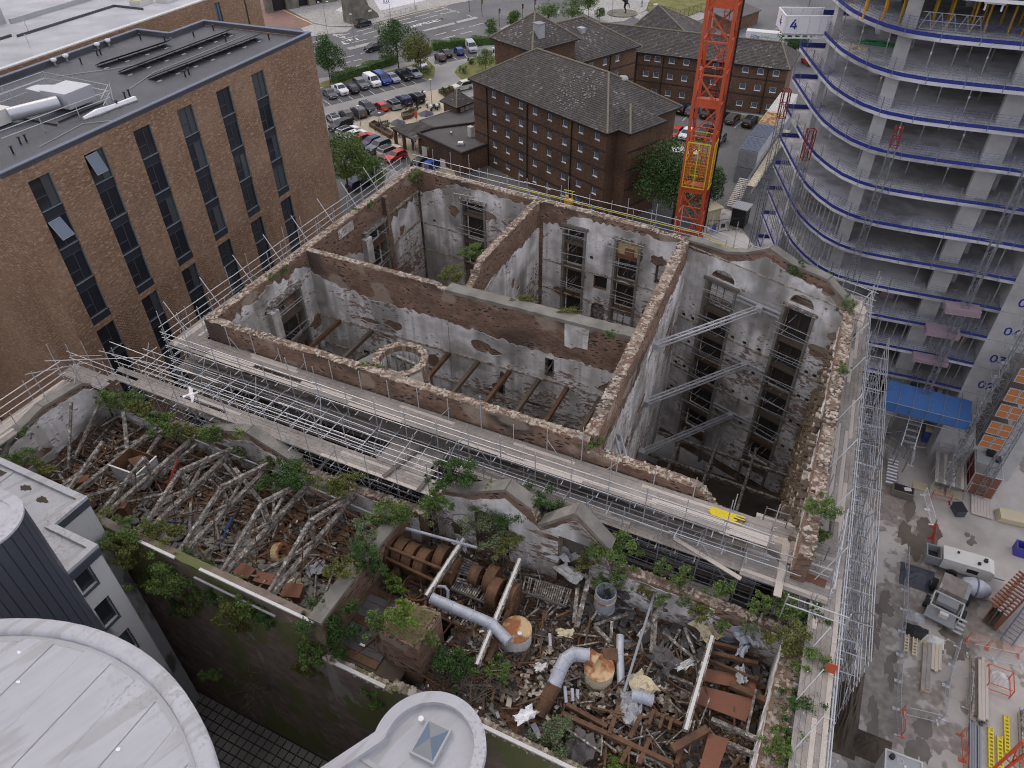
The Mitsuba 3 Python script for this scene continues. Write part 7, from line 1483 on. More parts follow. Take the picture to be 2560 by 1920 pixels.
# ---------------------------------------------------------------- things in the construction yard
def fence_run(pts, m, label, h=1.1, panel=2.2, name='crowd_barrier', cat='barrier', grp=None, fine=.14):
    for i, (a, b) in enumerate(zip(pts[:-1], pts[1:])):
        a, b = np.array(a[:2]), np.array(b[:2]); L = np.linalg.norm(b - a); n = max(1, int(round(L / panel)))
        for j in range(n):
            p, q = a + (b - a) * (j + .03) / n, a + (b - a) * (j + .97) / n; d = (q - p) / np.linalg.norm(q - p)
            k = thing(name, label.pop(0) if len(label) > 1 else label[0], cat, grp)
            f = MB(FR_R).tube((*p, 0), (*p, h), .025, 4).tube((*q, 0), (*q, h), .025, 4).tube((*p, h), (*q, h), .022, 4).tube((*p, .15), (*q, .15), .022, 4)
            nn = np.array([-d[1], d[0]])
            for e in (p, q): f.box((*e, .03), (.12, .5, .06), rz=math.degrees(math.atan2(d[1], d[0])))
            obj(k, 'frame', f, m); g_ = MB(FR_R); Lq = np.linalg.norm(q - p)
            for t in np.arange(fine, Lq, fine): g_.beam((*(p + d * t), .15), (*(p + d * t), h), .014, .014)
            obj(k, 'infill', g_, m, stuff=True)
LB = lambda w, n: ['%s, %s' % (w, q) for q in n]
order = ['farthest from the camera', 'second of its line', 'third of its line', 'fourth of its line', 'fifth of its line', 'sixth of its line', 'seventh of its line', 'nearest the camera']
fence_run([(50.22, 21), (50.4, 15.1), (50.4, 10.8), (50.45, 6.2), (50.7, 4.2)], 'm_galv', LB('grey mesh barrier panel beside the haul road', order) + ['grey mesh barrier panel beside the haul road'], panel=2.3, grp='grey barriers beside the haul road')
fence_run([(54.3, 13.4), (53.6, 9.6), (53.4, 6.7)], 'm_galv', ['grey walkway barrier panel %s' % q for q in ('farthest from the camera', 'in the middle', 'nearest the camera', 'at the end')], panel=2.2, grp='grey barriers by the walkway')
fence_run([(55.1, 11), (54.9, 8.3)], 'm_galv', ['white grey barrier panel leaning by the timber stack'], panel=2.4)
fence_run([(54.9, 14.3), (56.3, 14.2), (58.5, 14.5)], 'm_orange', ['orange barrier panel below the formwork, left', 'orange barrier panel below the formwork, right', 'orange barrier panel'], panel=1.7, grp='orange barriers below the formwork'); fence_run([(50.8, 6.2), (50.9, 4.2)], 'm_orange', ['orange barrier panel lying at the end of the haul road barriers'], panel=2)
fence_run([(54.6, 6.2), (54.9, 2.4)], 'm_orange', ['orange barrier panel at the near end of the walkway, %s' % q for q in ('first', 'second', 'third')], panel=1.9, grp='orange barriers at the near end of the walkway'); fence_run([(51.0, 6.0), (53.2, 6.4)], 'm_galv', ['grey mesh panel laid across the near walkway'], panel=2.3)
fence_run([(51.22,28.78), (52.06,25.27)], 'm_white', ['white barrier panel near the pallets, %s' % q for q in ('farther', 'nearer', 'last')], panel=2.4, grp='white barriers near the pallets'); fence_run([(52.2,25.13), (52.04,22.24)], 'm_red', ['red barrier panel above the pump, %s' % q for q in ('farther', 'nearer', 'last')], panel=1.8, grp='red barriers above the pump'); fence_run([(51.8,28.6), (53.47,28.72)], 'm_red', ['red barrier panel in front of the pallets'], panel=1.8)
fence_run([(50.04,34.98), (49.97,32.19)], 'm_white', ['white barrier panel beside the stair cage'], panel=2.2)
fence_run([(54.95,12.92), (58.69,13.61)], 'm_galv', ['grey mesh fence panel behind the bag cage, left', 'grey mesh fence panel behind the bag cage, right', 'grey fence panel'], panel=1.9, h=1.6, grp='mesh fence behind the bag cage')
def at_(c, z=0.0): return np.array([c[0], c[1], z])
cpm = thing('concrete_pump_trailer', 'white bodied concrete pump trailer with an open hopper and rubber tyre', 'pump')
F1 = Frame(*FR_R(54.3, 21.0)[:2], FR_R.a + 2)
body = trimesh.creation.extrude_polygon(Polygon([(-1.9, .6), (1.9, .6), (1.9, 1.55), (1.5, 1.75), (-1.9, 1.75)]), 1.5); v = np.array(body.vertices)[:, [0, 2, 1]] + [.2, -.75, 0]
obj(cpm, 'body', MB(F1).add(v, body.faces[:, ::-1]), 'm_offwhite'); obj(cpm, 'hopper', MB(F1).prism(Polygon([(-2.9, -.7), (-1.75, -.7), (-1.75, .7), (-2.9, .7)]).difference(Polygon([(-2.8, -.6), (-1.85, -.6), (-1.85, .6), (-2.8, .6)])), .7, 1.5), 'm_grey'); obj(cpm, 'hopper_floor', MB(F1).bb(-2.8, -1.85, -.6, .6, .7, .8), 'm_black')
for s in (-1, 1): w_ = obj(cpm, 'wheel', MB(F1).tube((-.7, s * .8, .4), (-.7, s * 1.05, .4), .4, 16), 'm_rubber', 40); ptube(w_, 'hub', 'm_grey', (-.7, s * .79, .4), (-.7, s * 1.07, .4), .16, F1, 10)
obj(cpm, 'chassis', MB(F1).bb(-2.6, 2.1, -.5, .5, .4, .58).beam((2.1, 0, .5), (3.2, 0, .5), .15, .15), 'm_duct')
for x, y, s in ((.9, -.3, .2), (1.4, .2, .25), (-.6, .3, .15)): pbox(cpm, 'exhaust', 'm_black', (x, y, 1.75 + s / 2), (s, s, s), F1)
pbb(cpm, 'vent_grille', 'm_black', .2, 1.0, -.775, -.755, .95, 1.35, F1)
dmp = thing('mud_caked_dumper', 'mud caked grey site dumper with a cab frame and ladder steps', 'dumper'); F2 = Frame(*FR_R(53.2, 16.5)[:2], FR_R.a - 12)
obj(dmp, 'skip', MB(F2).prism([(-.9, .4), (.9, .4), (.9, 2.2), (-.9, 2.2)], .8, 1.7), 'm_yard'); obj(dmp, 'bonnet', MB(F2).bb(-.7, .8, -.6, .4, .9, 1.3).box((1.0, 1.2, 1.3), (.3, 1.6, .9)), 'm_grey')
cf = MB(F2)
for x in (-1.1, 1.0):
    for y in (-2.0, -.5): cf.beam((x, y, .5), (x, y, 2.1), .09, .09)
for (a, b) in (((-1.1, -2.0, 2.1), (1.0, -2, 2.1)), ((-1.1, -.5, 2.1), (1, -.5, 2.1)), ((-1.1, -2, 2.1), (-1.1, -.5, 2.1)), ((1, -2, 2.1), (1, -.5, 2.1))): cf.beam(a, b, .1, .1)
obj(dmp, 'cab_frame', cf, 'm_midgrey'); obj(dmp, 'floor', MB(F2).bb(-1.1, 1.0, -2.0, -.5, .55, .65), 'm_grey'); obj(dmp, 'seat', MB(F2).bb(-.2, .4, -1.5, -1, .65, 1.1), 'm_offwhite')
for i in range(4): pbb(dmp, 'step', 'm_midgrey', 1.1, 1.7, -1.9 + i * .28, -1.7 + i * .28, .3 + i * .2, .36 + i * .2, F2)
for (x, y) in ((-1.2, 1.6), (1.3, 1.6), (-1.2, -.4), (1.3, -.2)): w_ = obj(dmp, 'wheel', MB(F2).tube((x - .2, y, .5), (x + .2, y, .5), .5, 16), 'm_rubber', 40); ptube(w_, 'hub', 'm_midgrey', (x - .22, y, .5), (x + .22, y, .5), .2, F2, 10)
mx = thing('blue_mixer_drum', 'blue grey mixer drum on a small trailer beside the pump', 'mixer'); F3 = Frame(*FR_R(55.2, 18.9)[:2], FR_R.a + 4)
pr = MB(F3); a = np.linspace(0, 1, 8); obj(mx, 'drum', MB(F3).path([(x, 0, .95) for x in (-1.1, -.9, -.3, .4, .9, 1.1)], [.35, .6, .78, .74, .5, .3], 18), 'm_duct', 40); obj(mx, 'band', MB(F3).path([(-.05, 0, .95), (.05, 0, .95)], [.83, .83], 18), 'm_coping_blue')
obj(mx, 'wheel', MB(F3).tube((-.5, -.85, .35), (-.5, -.65, .35), .35, 14), 'm_rubber', 40); obj(mx, 'chassis', MB(F3).bb(-1.3, 1.2, -.4, .4, .25, .35), 'm_grey')
mess = thing('tarp_heap', 'dark blue tarpaulin heaped by the haul road barriers', 'tarpaulin'); g = np.random.default_rng(61)
def heap(cx, cy, rx, ry, h, seed, n=12):
    g = np.random.default_rng(seed); xs, ys_ = np.meshgrid(np.linspace(-1, 1, n), np.linspace(-1, 1, n)); r = np.sqrt(xs ** 2 + ys_ ** 2); z = np.clip(1 - r ** 2, 0, 1) * h * (.8 + .4 * g.random((n, n))) + .015
    f = [[i * n + j, i * n + j + 1, (i + 1) * n + j + 1, (i + 1) * n + j] for i in range(n - 1) for j in range(n - 1)]
    return MB(FR_R).add(np.stack([cx + xs * rx, cy + ys_ * ry, z], -1).reshape(-1, 3), f)
scene[mess] = mikit.ply(heap(51.2, 18.8, 1.3, 1.2, .5, 1).arrays(), 'm_tarp')
for (x, y, rx, ry, h, m, nm) in ((51.4, 13.4, .9, .6, .6, 'm_black', 'black plastic bags heaped at the head of the timber pieces'), (52.6, 13.1, .8, .5, .55, 'm_offwhite', 'white bag of rubbish beside the black bags'), (51.3, 14.8, .7, .5, .4, 'm_midgrey', 'grey crumpled sheet below the dumper')): solo('rubbish_heap', nm, 'rubbish', heap(x, y, rx, ry, h, int(x * 10)), m)
solo('spoil_bank', 'muddy spoil bank along the foot of the yard side scaffold', 'spoil', heap(47.4, 5.4, .8, 4.2, .7, 71, 16), 'm_dirt'); solo('concrete_spill', 'lumpy grey spilled concrete at the foot of the scaffold', 'concrete', heap(47.2, 8.3, .9, 2.3, .8, 72, 14), 'm_yard'); solo('spoil_bank', 'low muddy mound beside the site cabin', 'spoil', heap(49.2, 2.6, 1.2, 1.0, .5, 73), 'm_dirt')
fm_ = thing('formwork_stack', 'stack of rust orange steel formwork panels standing on edge', 'formwork'); F4 = Frame(*FR_R(56.9, 18.6)[:2], FR_R.a + 62)
for j in range(3):
    y = -.2 - j * .42; fr2 = MB(F4).bb(-2.3, 2.3, y, y + .06, .1, 2.2); k = obj(fm_, 'panel', fr2, 'm_rustpanel')
    for i in range(11): obj(k, 'rib', MB(F4).bb(-2.3 + i * .45, -2.2 + i * .45, y - .22, y - .002, .1, 2.2), 'm_rustpanel') if j == 2 else None
    obj(k, 'edge_rail', MB(F4).bb(-2.35, 2.35, y - .2, y + .08, 2.202, 2.3), 'm_duct' if j else 'm_rustpanel')
for i in range(12): pbb(fm_, 'top_rib', 'm_rustpanel', -2.25 + i * .41, -2.12 + i * .41, -1.3, .2, 2.302, 2.42, F4)
ld = thing('blue_ladder_frame', 'blue steel ladder frame leaning behind the formwork stack', 'ladder'); F5 = Frame(*FR_R(58.4, 17.0)[:2], FR_R.a + 66)
for y in (-.4, .4): ptube(ld, 'rail', 'm_coping_blue', (-2, y, .2), (2.4, y, 1.6), .05, F5)
for i in range(12): ptube(ld, 'rung', 'm_coping_blue', (-1.9 + i * .37, -.4, .23 + i * .118), (-1.9 + i * .37, .4, .23 + i * .118), .03, F5)
def stack(name, nm, x0, x1, y0, y1, rows, m, h=.1, w=.22, cat='timber stack', part='timber', g=np.random.default_rng(55)):
    k = thing(name, nm, cat); n = int((x1 - x0) / w)
    for r in range(rows):
        for i in range(n):
            if r and g.random() < .25: continue
            pbb(k, part, m if isinstance(m, str) else m[g.integers(len(m))], x0 + i * w + .01, x0 + (i + 1) * w - .01, y0 + g.uniform(-.3, .2), y1 + g.uniform(-.2, .3), .02 + r * (h + .01), .02 + r * (h + .01) + h, FR_R)
    return k
TM = ['m_timber', 'm_board', 'm_straw', 'm_board_dark', 'm_board_light']
stack('timber_stack', 'long stack of weathered scaffold timbers behind the barriers', 55.1, 56.2, 7.7, 12.6, 4, TM, .14); stack('tube_stack', 'bundle of long grey steel tubes below the timber stack', 55.1, 55.9, 3.0, 7.2, 3, 'm_galv_dark', .09, .1, 'tube stack', 'tube')
stack('timber_stack', 'stack of long timbers and blue steel at the lower right of the yard', 58.2, 59.6, 5.0, 9.6, 4, TM + ['m_duct'], .14); stack('timber_stack', 'loose brown timbers on the concrete walkway', 51.9, 52.6, 8.6, 12.6, 2, ['m_straw', 'm_plywood', 'm_board'], .12, .3); stack('timber_stack', 'short grey timbers beside the loose brown ones', 52.5, 53.3, 10.6, 12.9, 2, TM, .12, .24)
for i, (x, y0, y1, m, nm) in enumerate(((50.75, 11.2, 12.8, 'm_straw', 'cream slotted beam by the barriers, left one'), (51.35, 11.1, 12.7, 'm_straw', 'cream slotted beam by the barriers, right one'), (56.45, 4.5, 7.5, 'm_yellow', 'yellow slotted beam at the bottom, left one'), (57.0, 4.2, 7.1, 'm_yellow', 'yellow slotted beam at the bottom, middle one'), (57.45, 6.0, 8.9, 'm_yellow', 'yellow slotted beam at the bottom, right one'))):
    k = thing('slotted_beam', nm, 'slotted beam', 'slotted formwork beams in the yard'); w = .17
    obj(k, 'flange', MB(FR_R).bb(x - w, x - w + .07, y0, y1, .05, .25).bb(x + w - .07, x + w, y0, y1, .05, .25).bb(x - w + .07, x + w - .07, y0, y1, .05, .08), m)
    for j in range(int((y1 - y0) / .28)): pbb(k, 'web', m, x - w + .07, x + w - .07, y0 + j * .28, y0 + j * .28 + .14, .2, .24, FR_R)
for i, (x, y, nm) in enumerate(((50.9, 30.0, 'left'), (52.3, 30.1, 'middle'), (53.7, 30.2, 'right'))):
    k = thing('timber_pallet', 'pale timber pallet on the yard in front of the deck, %s one' % nm, 'pallet', 'pallets in front of the deck')
    for j in range(9): pbb(k, 'slat', 'm_straw', x - .6, x + .6, y - .4 + j * .12 - .4, y - .4 + j * .12 + .08 - .4, .12, .15, FR_R)
    for s in (-.5, 0, .5): pbb(k, 'bearer', 'm_straw', x + s - .05, x + s + .05, y - .8, y + .3, .02, .119, FR_R)
k = thing('sheet_stack', 'stack of cream coloured boards by the ramp at the right', 'board stack'); q = (58.6,28.33)
for j in range(5): pbox(k, 'board', 'm_straw', (q[0] + j * .05, q[1] + .6 - j * .02, .1 + j * .13), (3.0, 1.3, .1), FR_R, rz=6)
sk_ = thing('site_skip', 'small dark green skip with a white bag on it', 'skip'); q = (49.41,27.94)
obj(sk_, 'tub', MB(FR_R).prism(Polygon([(q[0] - .9, q[1] - .5), (q[0] + .9, q[1] - .5), (q[0] + .9, q[1] + .5), (q[0] - .9, q[1] + .5)]), .05, .8), 'm_stone_dark'); obj(sk_, 'load', MB(FR_R).bb(q[0] - .8, q[0] + .8, q[1] - .4, q[1] + .4, .802, .86), 'm_black'); pbox(sk_, 'sheet', 'm_offwhite', (q[0] + .3, q[1], .9), (.6, .4, .06), FR_R, rz=20)
bb_ = thing('blue_bin', 'violet blue open plastic bin by itself on the yard concrete', 'bin'); q = (58.89,25.18)
obj(bb_, 'tub', MB(FR_R).prism(sbox(q[0] - .5, q[1] - .5, q[0] + .5, q[1] + .5).difference(sbox(q[0] - .42, q[1] - .42, q[0] + .42, q[1] + .42)), 0, 1.0), 'm_bluebin'); obj(bb_, 'base', MB(FR_R).bb(q[0] - .42, q[0] + .42, q[1] - .42, q[1] + .42, .1, .15), 'm_bluebin')
tb_ = thing('tool_bin', 'black wheeled bin tipped over on the yard near the hoist', 'bin'); q = (54.07,27.8); obj(tb_, 'tub', MB(FR_R).box((q[0], q[1], .4), (.8, 1.1, .7), rz=25), 'm_tarp'); obj(tb_, 'lid', MB(FR_R).box((q[0], q[1], .79), (.86, 1.16, .06), rz=25), 'm_black')
bt = thing('portable_toilet', 'blue and cream portable cabinet under the tower near the stair cage', 'cabinet'); q = (12.82,2.71); obj(bt, 'cabin', MB(FR_T).box((q[0], q[1], .7), (.8, .7, 1.4)), 'm_sign_blue'); obj(bt, 'top', MB(FR_T).box((q[0], q[1], 1.6), (.86, .76, .4)), 'm_straw')
cb = thing('site_cabin', 'pale flat roofed site cabin with a round vent at the bottom edge', 'cabin'); F6 = Frame(*(24.03,21.37,2.5)[:2], FR_R.a + 2)
obj(cb, 'wall', MB(F6).bb(0, 2.2, -4, 0, 0, 2.4), 'm_offwhite'); obj(cb, 'roof', MB(F6).bb(.06, 2.14, -4, -.06, 2.402, 2.46), 'm_midgrey'); obj(cb, 'edge', MB(F6).prism(sbox(-.03, -4, 2.23, .03).difference(sbox(.07, -4.1, 2.13, -.07)), 2.402, 2.55), 'm_offwhite')
obj(cb, 'vent', MB(F6).tube((.4, -.4, 2.46), (.4, -.4, 2.7), .17, 12), 'm_black'); obj(cb, 'roof_ring', MB(F6).tm(trimesh.creation.annulus(.16, .2, .04).apply_translation((.9, -.45, 2.48))), 'm_offwhite')
for x, y in ((1.2, -.7), (1.7, -.75)): pbox(cb, 'roof_light', 'm_white', (x, y, 2.48), (.14, .14, .05), F6)
bc = thing('bag_cage', 'orange wheeled cage holding white bulk bags', 'cage'); q = (56.91,11.18)
obj(bc, 'bags', heap(q[0], q[1] + .5, .8, .6, 1.0, 81), 'm_offwhite'); f = MB(FR_R)
for x in (-.8, .8):
    for y in (-.7, .9): f.tube((q[0] + x, q[1] + y, 0), (q[0] + x, q[1] + y, 1.0), .04, 4)
for (a, b) in (((-.8, -.7), (.8, -.7)), ((-.8, .9), (.8, .9)), ((-.8, -.7), (-.8, .9)), ((.8, -.7), (.8, .9))): f.tube((q[0] + a[0], q[1] + a[1], 1.0), (q[0] + b[0], q[1] + b[1], 1.0), .04, 4).tube((q[0] + a[0], q[1] + a[1], .3), (q[0] + b[0], q[1] + b[1], .3), .04, 4)
obj(bc, 'frame', f, 'm_orange')
pj = thing('pink_pipe_rack', 'rack of silver corrugated tubes at the foot of the scaffold', 'tube rack'); q = (48.18,30.18)
for i in range(8): ptube(pj, 'tube', 'm_galv', (q[0] - .3, q[1] - 1.6 + i * .45, .5), (q[0] + .6, q[1] - 1.6 + i * .45, .5), .14, FR_R, 10)
tr = thing('trestle_pile', 'heap of grey steel trestles and frames below the blue net', 'frames'); q = (48.06,34.08); f = MB(FR_R); g = np.random.default_rng(4)
for i in range(16): a = np.array([q[0] + g.uniform(-2, 1.6), q[1] + g.uniform(-1.2, 1.2), g.uniform(.1, .8)]); t = g.uniform(0, 3.1); f.tube(a, a + [1.8 * math.cos(t), 1.8 * math.sin(t), g.uniform(-.1, .1)], .04, 4)
obj(tr, 'tubes', f, 'm_galv', stuff=True)
solo('orange_crane_section', 'corner of an orange lattice crane section at the lower right edge', 'crane section', MB().beam((30.06,19.82,3), (30.85,20.19,6), .18, .18).beam((30.81,19.81,3), (30.98,19.7,5.5), .14, .14).beam((30.53,20.08,4), (30.92,19.4,4), .08, .08).beam((30.56,20.05,5), (31.08,19.41,4.5), .08, .08).beam((30.69,20.1,5.4), (30.92,19.79,3.6), .08, .08), 'm_orange')
wet = MB(FR_R)
g = np.random.default_rng(15)
for (x, y, rx, ry) in ((51, 25, 1.3, 3.6), (49.3, 14.5, .8, 1.5), (48.6, 12.0, .4, 2.2), (50.0, 9.2, .5, 1.4), (52.0, 3.6, 1.0, 2.2), (53.6, 13.5, 1.2, 1.5), (49.2, 4.2, .5, 2.4), (55, 25, .5, .7)): wet.prism(unary_union([blob(x + g.normal() * rx * .5, y + g.normal() * ry * .5, rx * .45, ry * .4, g, 16) for _ in range(7)]), 0, .004)
mat('m_wet', proc(lambda p, n, uv: mix((0.085, 0.07, 0.058), (0.17, 0.145, 0.12), fbm(p.x * .9, p.y * .9, 1.0, 3))), .35)
struct('puddles', wet, 'm_wet', kind='stuff'); labels['puddles']['label'] = 'wet muddy patches on the yard concrete'


# ---------------------------------------------------------------- cars
PROF = {  # side profiles (x, z), belt height, roof span, hood cowl x, tail x
 'hatch': (4.1, 1.74, [(-2.02, .35), (-2.05, .75), (-1.95, 1.0), (-1.55, 1.42), (-.9, 1.5), (.2, 1.47), (1.0, 1.02), (1.9, .85), (2.05, .65), (2.03, .32)]),
 'saloon': (4.6, 1.80, [(-2.28, .35), (-2.3, .8), (-2.2, 1.0), (-1.55, 1.08), (-.9, 1.4), (-.1, 1.44), (.35, 1.42), (1.15, 1.0), (2.15, .82), (2.3, .62), (2.28, .32)]),
 'suv': (4.6, 1.90, [(-2.25, .42), (-2.3, .85), (-2.2, 1.15), (-1.95, 1.62), (-1.3, 1.72), (.2, 1.68), (1.05, 1.18), (2.1, 1.05), (2.28, .8), (2.26, .38)]),
 'estate': (4.65, 1.82, [(-2.3, .36), (-2.33, .8), (-2.25, 1.05), (-1.9, 1.45), (-1.3, 1.52), (.2, 1.49), (1.1, 1.03), (2.15, .88), (2.32, .66), (2.3, .33)]),
 'van': (5.2, 2.0, [(-2.6, .4), (-2.62, 1.0), (-2.58, 1.9), (-2.4, 2.05), (1.0, 2.05), (1.75, 1.25), (2.45, 1.05), (2.6, .8), (2.58, .38)]),
 'taxi': (4.6, 1.86, [(-2.25, .4), (-2.3, .9), (-2.15, 1.15), (-1.75, 1.68), (-1.1, 1.82), (.3, 1.8), (1.0, 1.2), (2.0, 1.05), (2.25, .85), (2.25, .38)]),
 'pickup': (5.2, 1.86, [(-2.6, .5), (-2.62, 1.05), (-.95, 1.08), (-.75, 1.7), (.4, 1.72), (1.2, 1.15), (2.3, 1.05), (2.58, .85), (2.56, .45)])}
def car(kind, p, head, col, label, cat='car', group='cars in the hotel car parks', roofcol=None, plate='m_offwhite', rails=False):
    L, W, pr = PROF[kind]; k = thing(cat.replace(' ', '_') if cat != 'car' else 'parked_car', label, cat, group); F = Frame(p[0], p[1], head)
    z0 = 0.04; e = trimesh.creation.extrude_polygon(Polygon([(x, z) for x, z in pr] + [(pr[-1][0] - .1, .24), (pr[0][0] + .1, .24)]), W); zt = max(z for _, z in pr); belt = .62 * zt
    def yw(z): return W / 2 * (1 - .22 * max(0, (z - belt) / (zt - belt)) ** 1.1)
    v = np.array(e.vertices)[:, [0, 2, 1]]; v[:, 1] = np.where(v[:, 1] > W / 2, 1, -1) * np.array([yw(z) for z in v[:, 2]]) * np.where(np.abs(v[:, 0]) > L / 2 - .15, .90, 1); v[:, 2] += z0
    obj(k, 'body', MB(F).add(v, e.faces[:, ::-1]), 'm_car_' + col, 25)
    up = sorted([q for q in pr if q[1] > belt * 1.0 + .02], key=lambda q: q[0]); ri = [i for i, q in enumerate(pr) if q[1] > zt - .11]; r0, r1 = pr[ri[0]], pr[ri[-1]]
    cow = pr[ri[-1] + 1]; tl = pr[ri[0] - 1] if kind != 'van' else None; o = .012
    def face(a, b, nm, sx):
        a, b = np.array(a), np.array(b); t = (b - a); a2, b2 = a + t * .06, b - t * .06; n = np.array([-t[1], t[0]]) / np.linalg.norm(t) * (-1 if (-t[1]) * sx < 0 else 1) * .015
        pts = [(a2[0] + n[0], -yw(a2[1]) * .88, a2[1] + n[1] + z0), (a2[0] + n[0], yw(a2[1]) * .88, a2[1] + n[1] + z0), (b2[0] + n[0], yw(b2[1]) * .9, b2[1] + n[1] + z0), (b2[0] + n[0], -yw(b2[1]) * .9, b2[1] + n[1] + z0)]
        obj(k, nm, MB(F).quad(*pts), 'm_glass')
    face(cow, r1, 'windscreen', 1)
    if tl is not None: face(tl, r0, 'rear_window', -1)
    zb = belt + .06; za = zt - .10
    xa, xb = (r0[0] + .05, r1[0] - .02) if kind != 'van' else (.2, r1[0] - .05); xs0, xs1 = (xa - (.32 if kind in ('hatch', 'suv', 'estate', 'taxi') else .5 if kind == 'saloon' else .05), cow[0] - .18)
    for s in (-1, 1):
        q = [(xs0, s * (yw(zb) + o), zb + z0), (xs1, s * (yw(zb) + o), zb + z0), (xb, s * (yw(za) + o), za + z0), (xa, s * (yw(za) + o), za + z0)]
        obj(k, 'side_window', MB(F).quad(*q), 'm_glass')
        obj(k, 'headlight', MB(F).box((L / 2 - .10, s * W * .36, pr[-2][1] + .03 + z0), (.14, .34, .14)), 'm_lamp'); obj(k, 'tail_light', MB(F).box((pr[1][0] + .02, s * W * .39, pr[1][1] + .08 + z0), (.08, .2, .2)), 'm_red')
        for x in (-L * .30, L * .31):
            w_ = obj(k, 'wheel', MB(F).tube((x, s * (W / 2 - .17), .33), (x, s * (W / 2 + .015), .33), .33, 14), 'm_rubber', 40); ptube(w_, 'hub', 'm_galv_dark', (x, s * (W / 2), .33), (x, s * (W / 2 + .03), .33), .2, F, 10)
        if rails: obj(k, 'roof_rail', MB(F).beam((r0[0] + .1, s * (yw(zt) - .08), zt + .07), (r1[0] - .1, s * (yw(zt) - .08), zt + .05), .05, .05), 'm_galv')
        obj(k, 'door_mirror', MB(F).box((cow[0] - .25, s * (W / 2 + .09), belt + .1), (.12, .18, .13)), 'm_car_' + col)
    if roofcol: obj(k, 'roof_panel', MB(F).quad((r0[0] + .1, -yw(zt) + .1, zt + z0 + .025), (r1[0] - .05, -yw(zt) + .1, r1[1] + z0 + .03), (r1[0] - .05, yw(zt) - .1, r1[1] + z0 + .03), (r0[0] + .1, yw(zt) - .1, zt + z0 + .025)), roofcol)
    obj(k, 'number_plate', MB(F).box((pr[1][0] - .03, 0, pr[1][1] - .02), (.03, .52, .12)), 'm_yellow'); obj(k, 'number_plate', MB(F).box((L / 2 + .0, 0, .52), (.03, .52, .12)), 'm_offwhite'); obj(k, 'grille', MB(F).box((L / 2 - .03, 0, .66 if kind != 'van' else .8), (.06, W * .4, .14)), 'm_black')
    if kind == 'pickup': obj(k, 'load_bed', MB(F).bb(-2.5, -1.05, -.75, .75, 1.085, 1.10), 'm_black')
    return k
H1, H2, H3, HT, H5 = -56, -58 + 180, 48, 57, -66
R1 = 'top row beside the hedge'
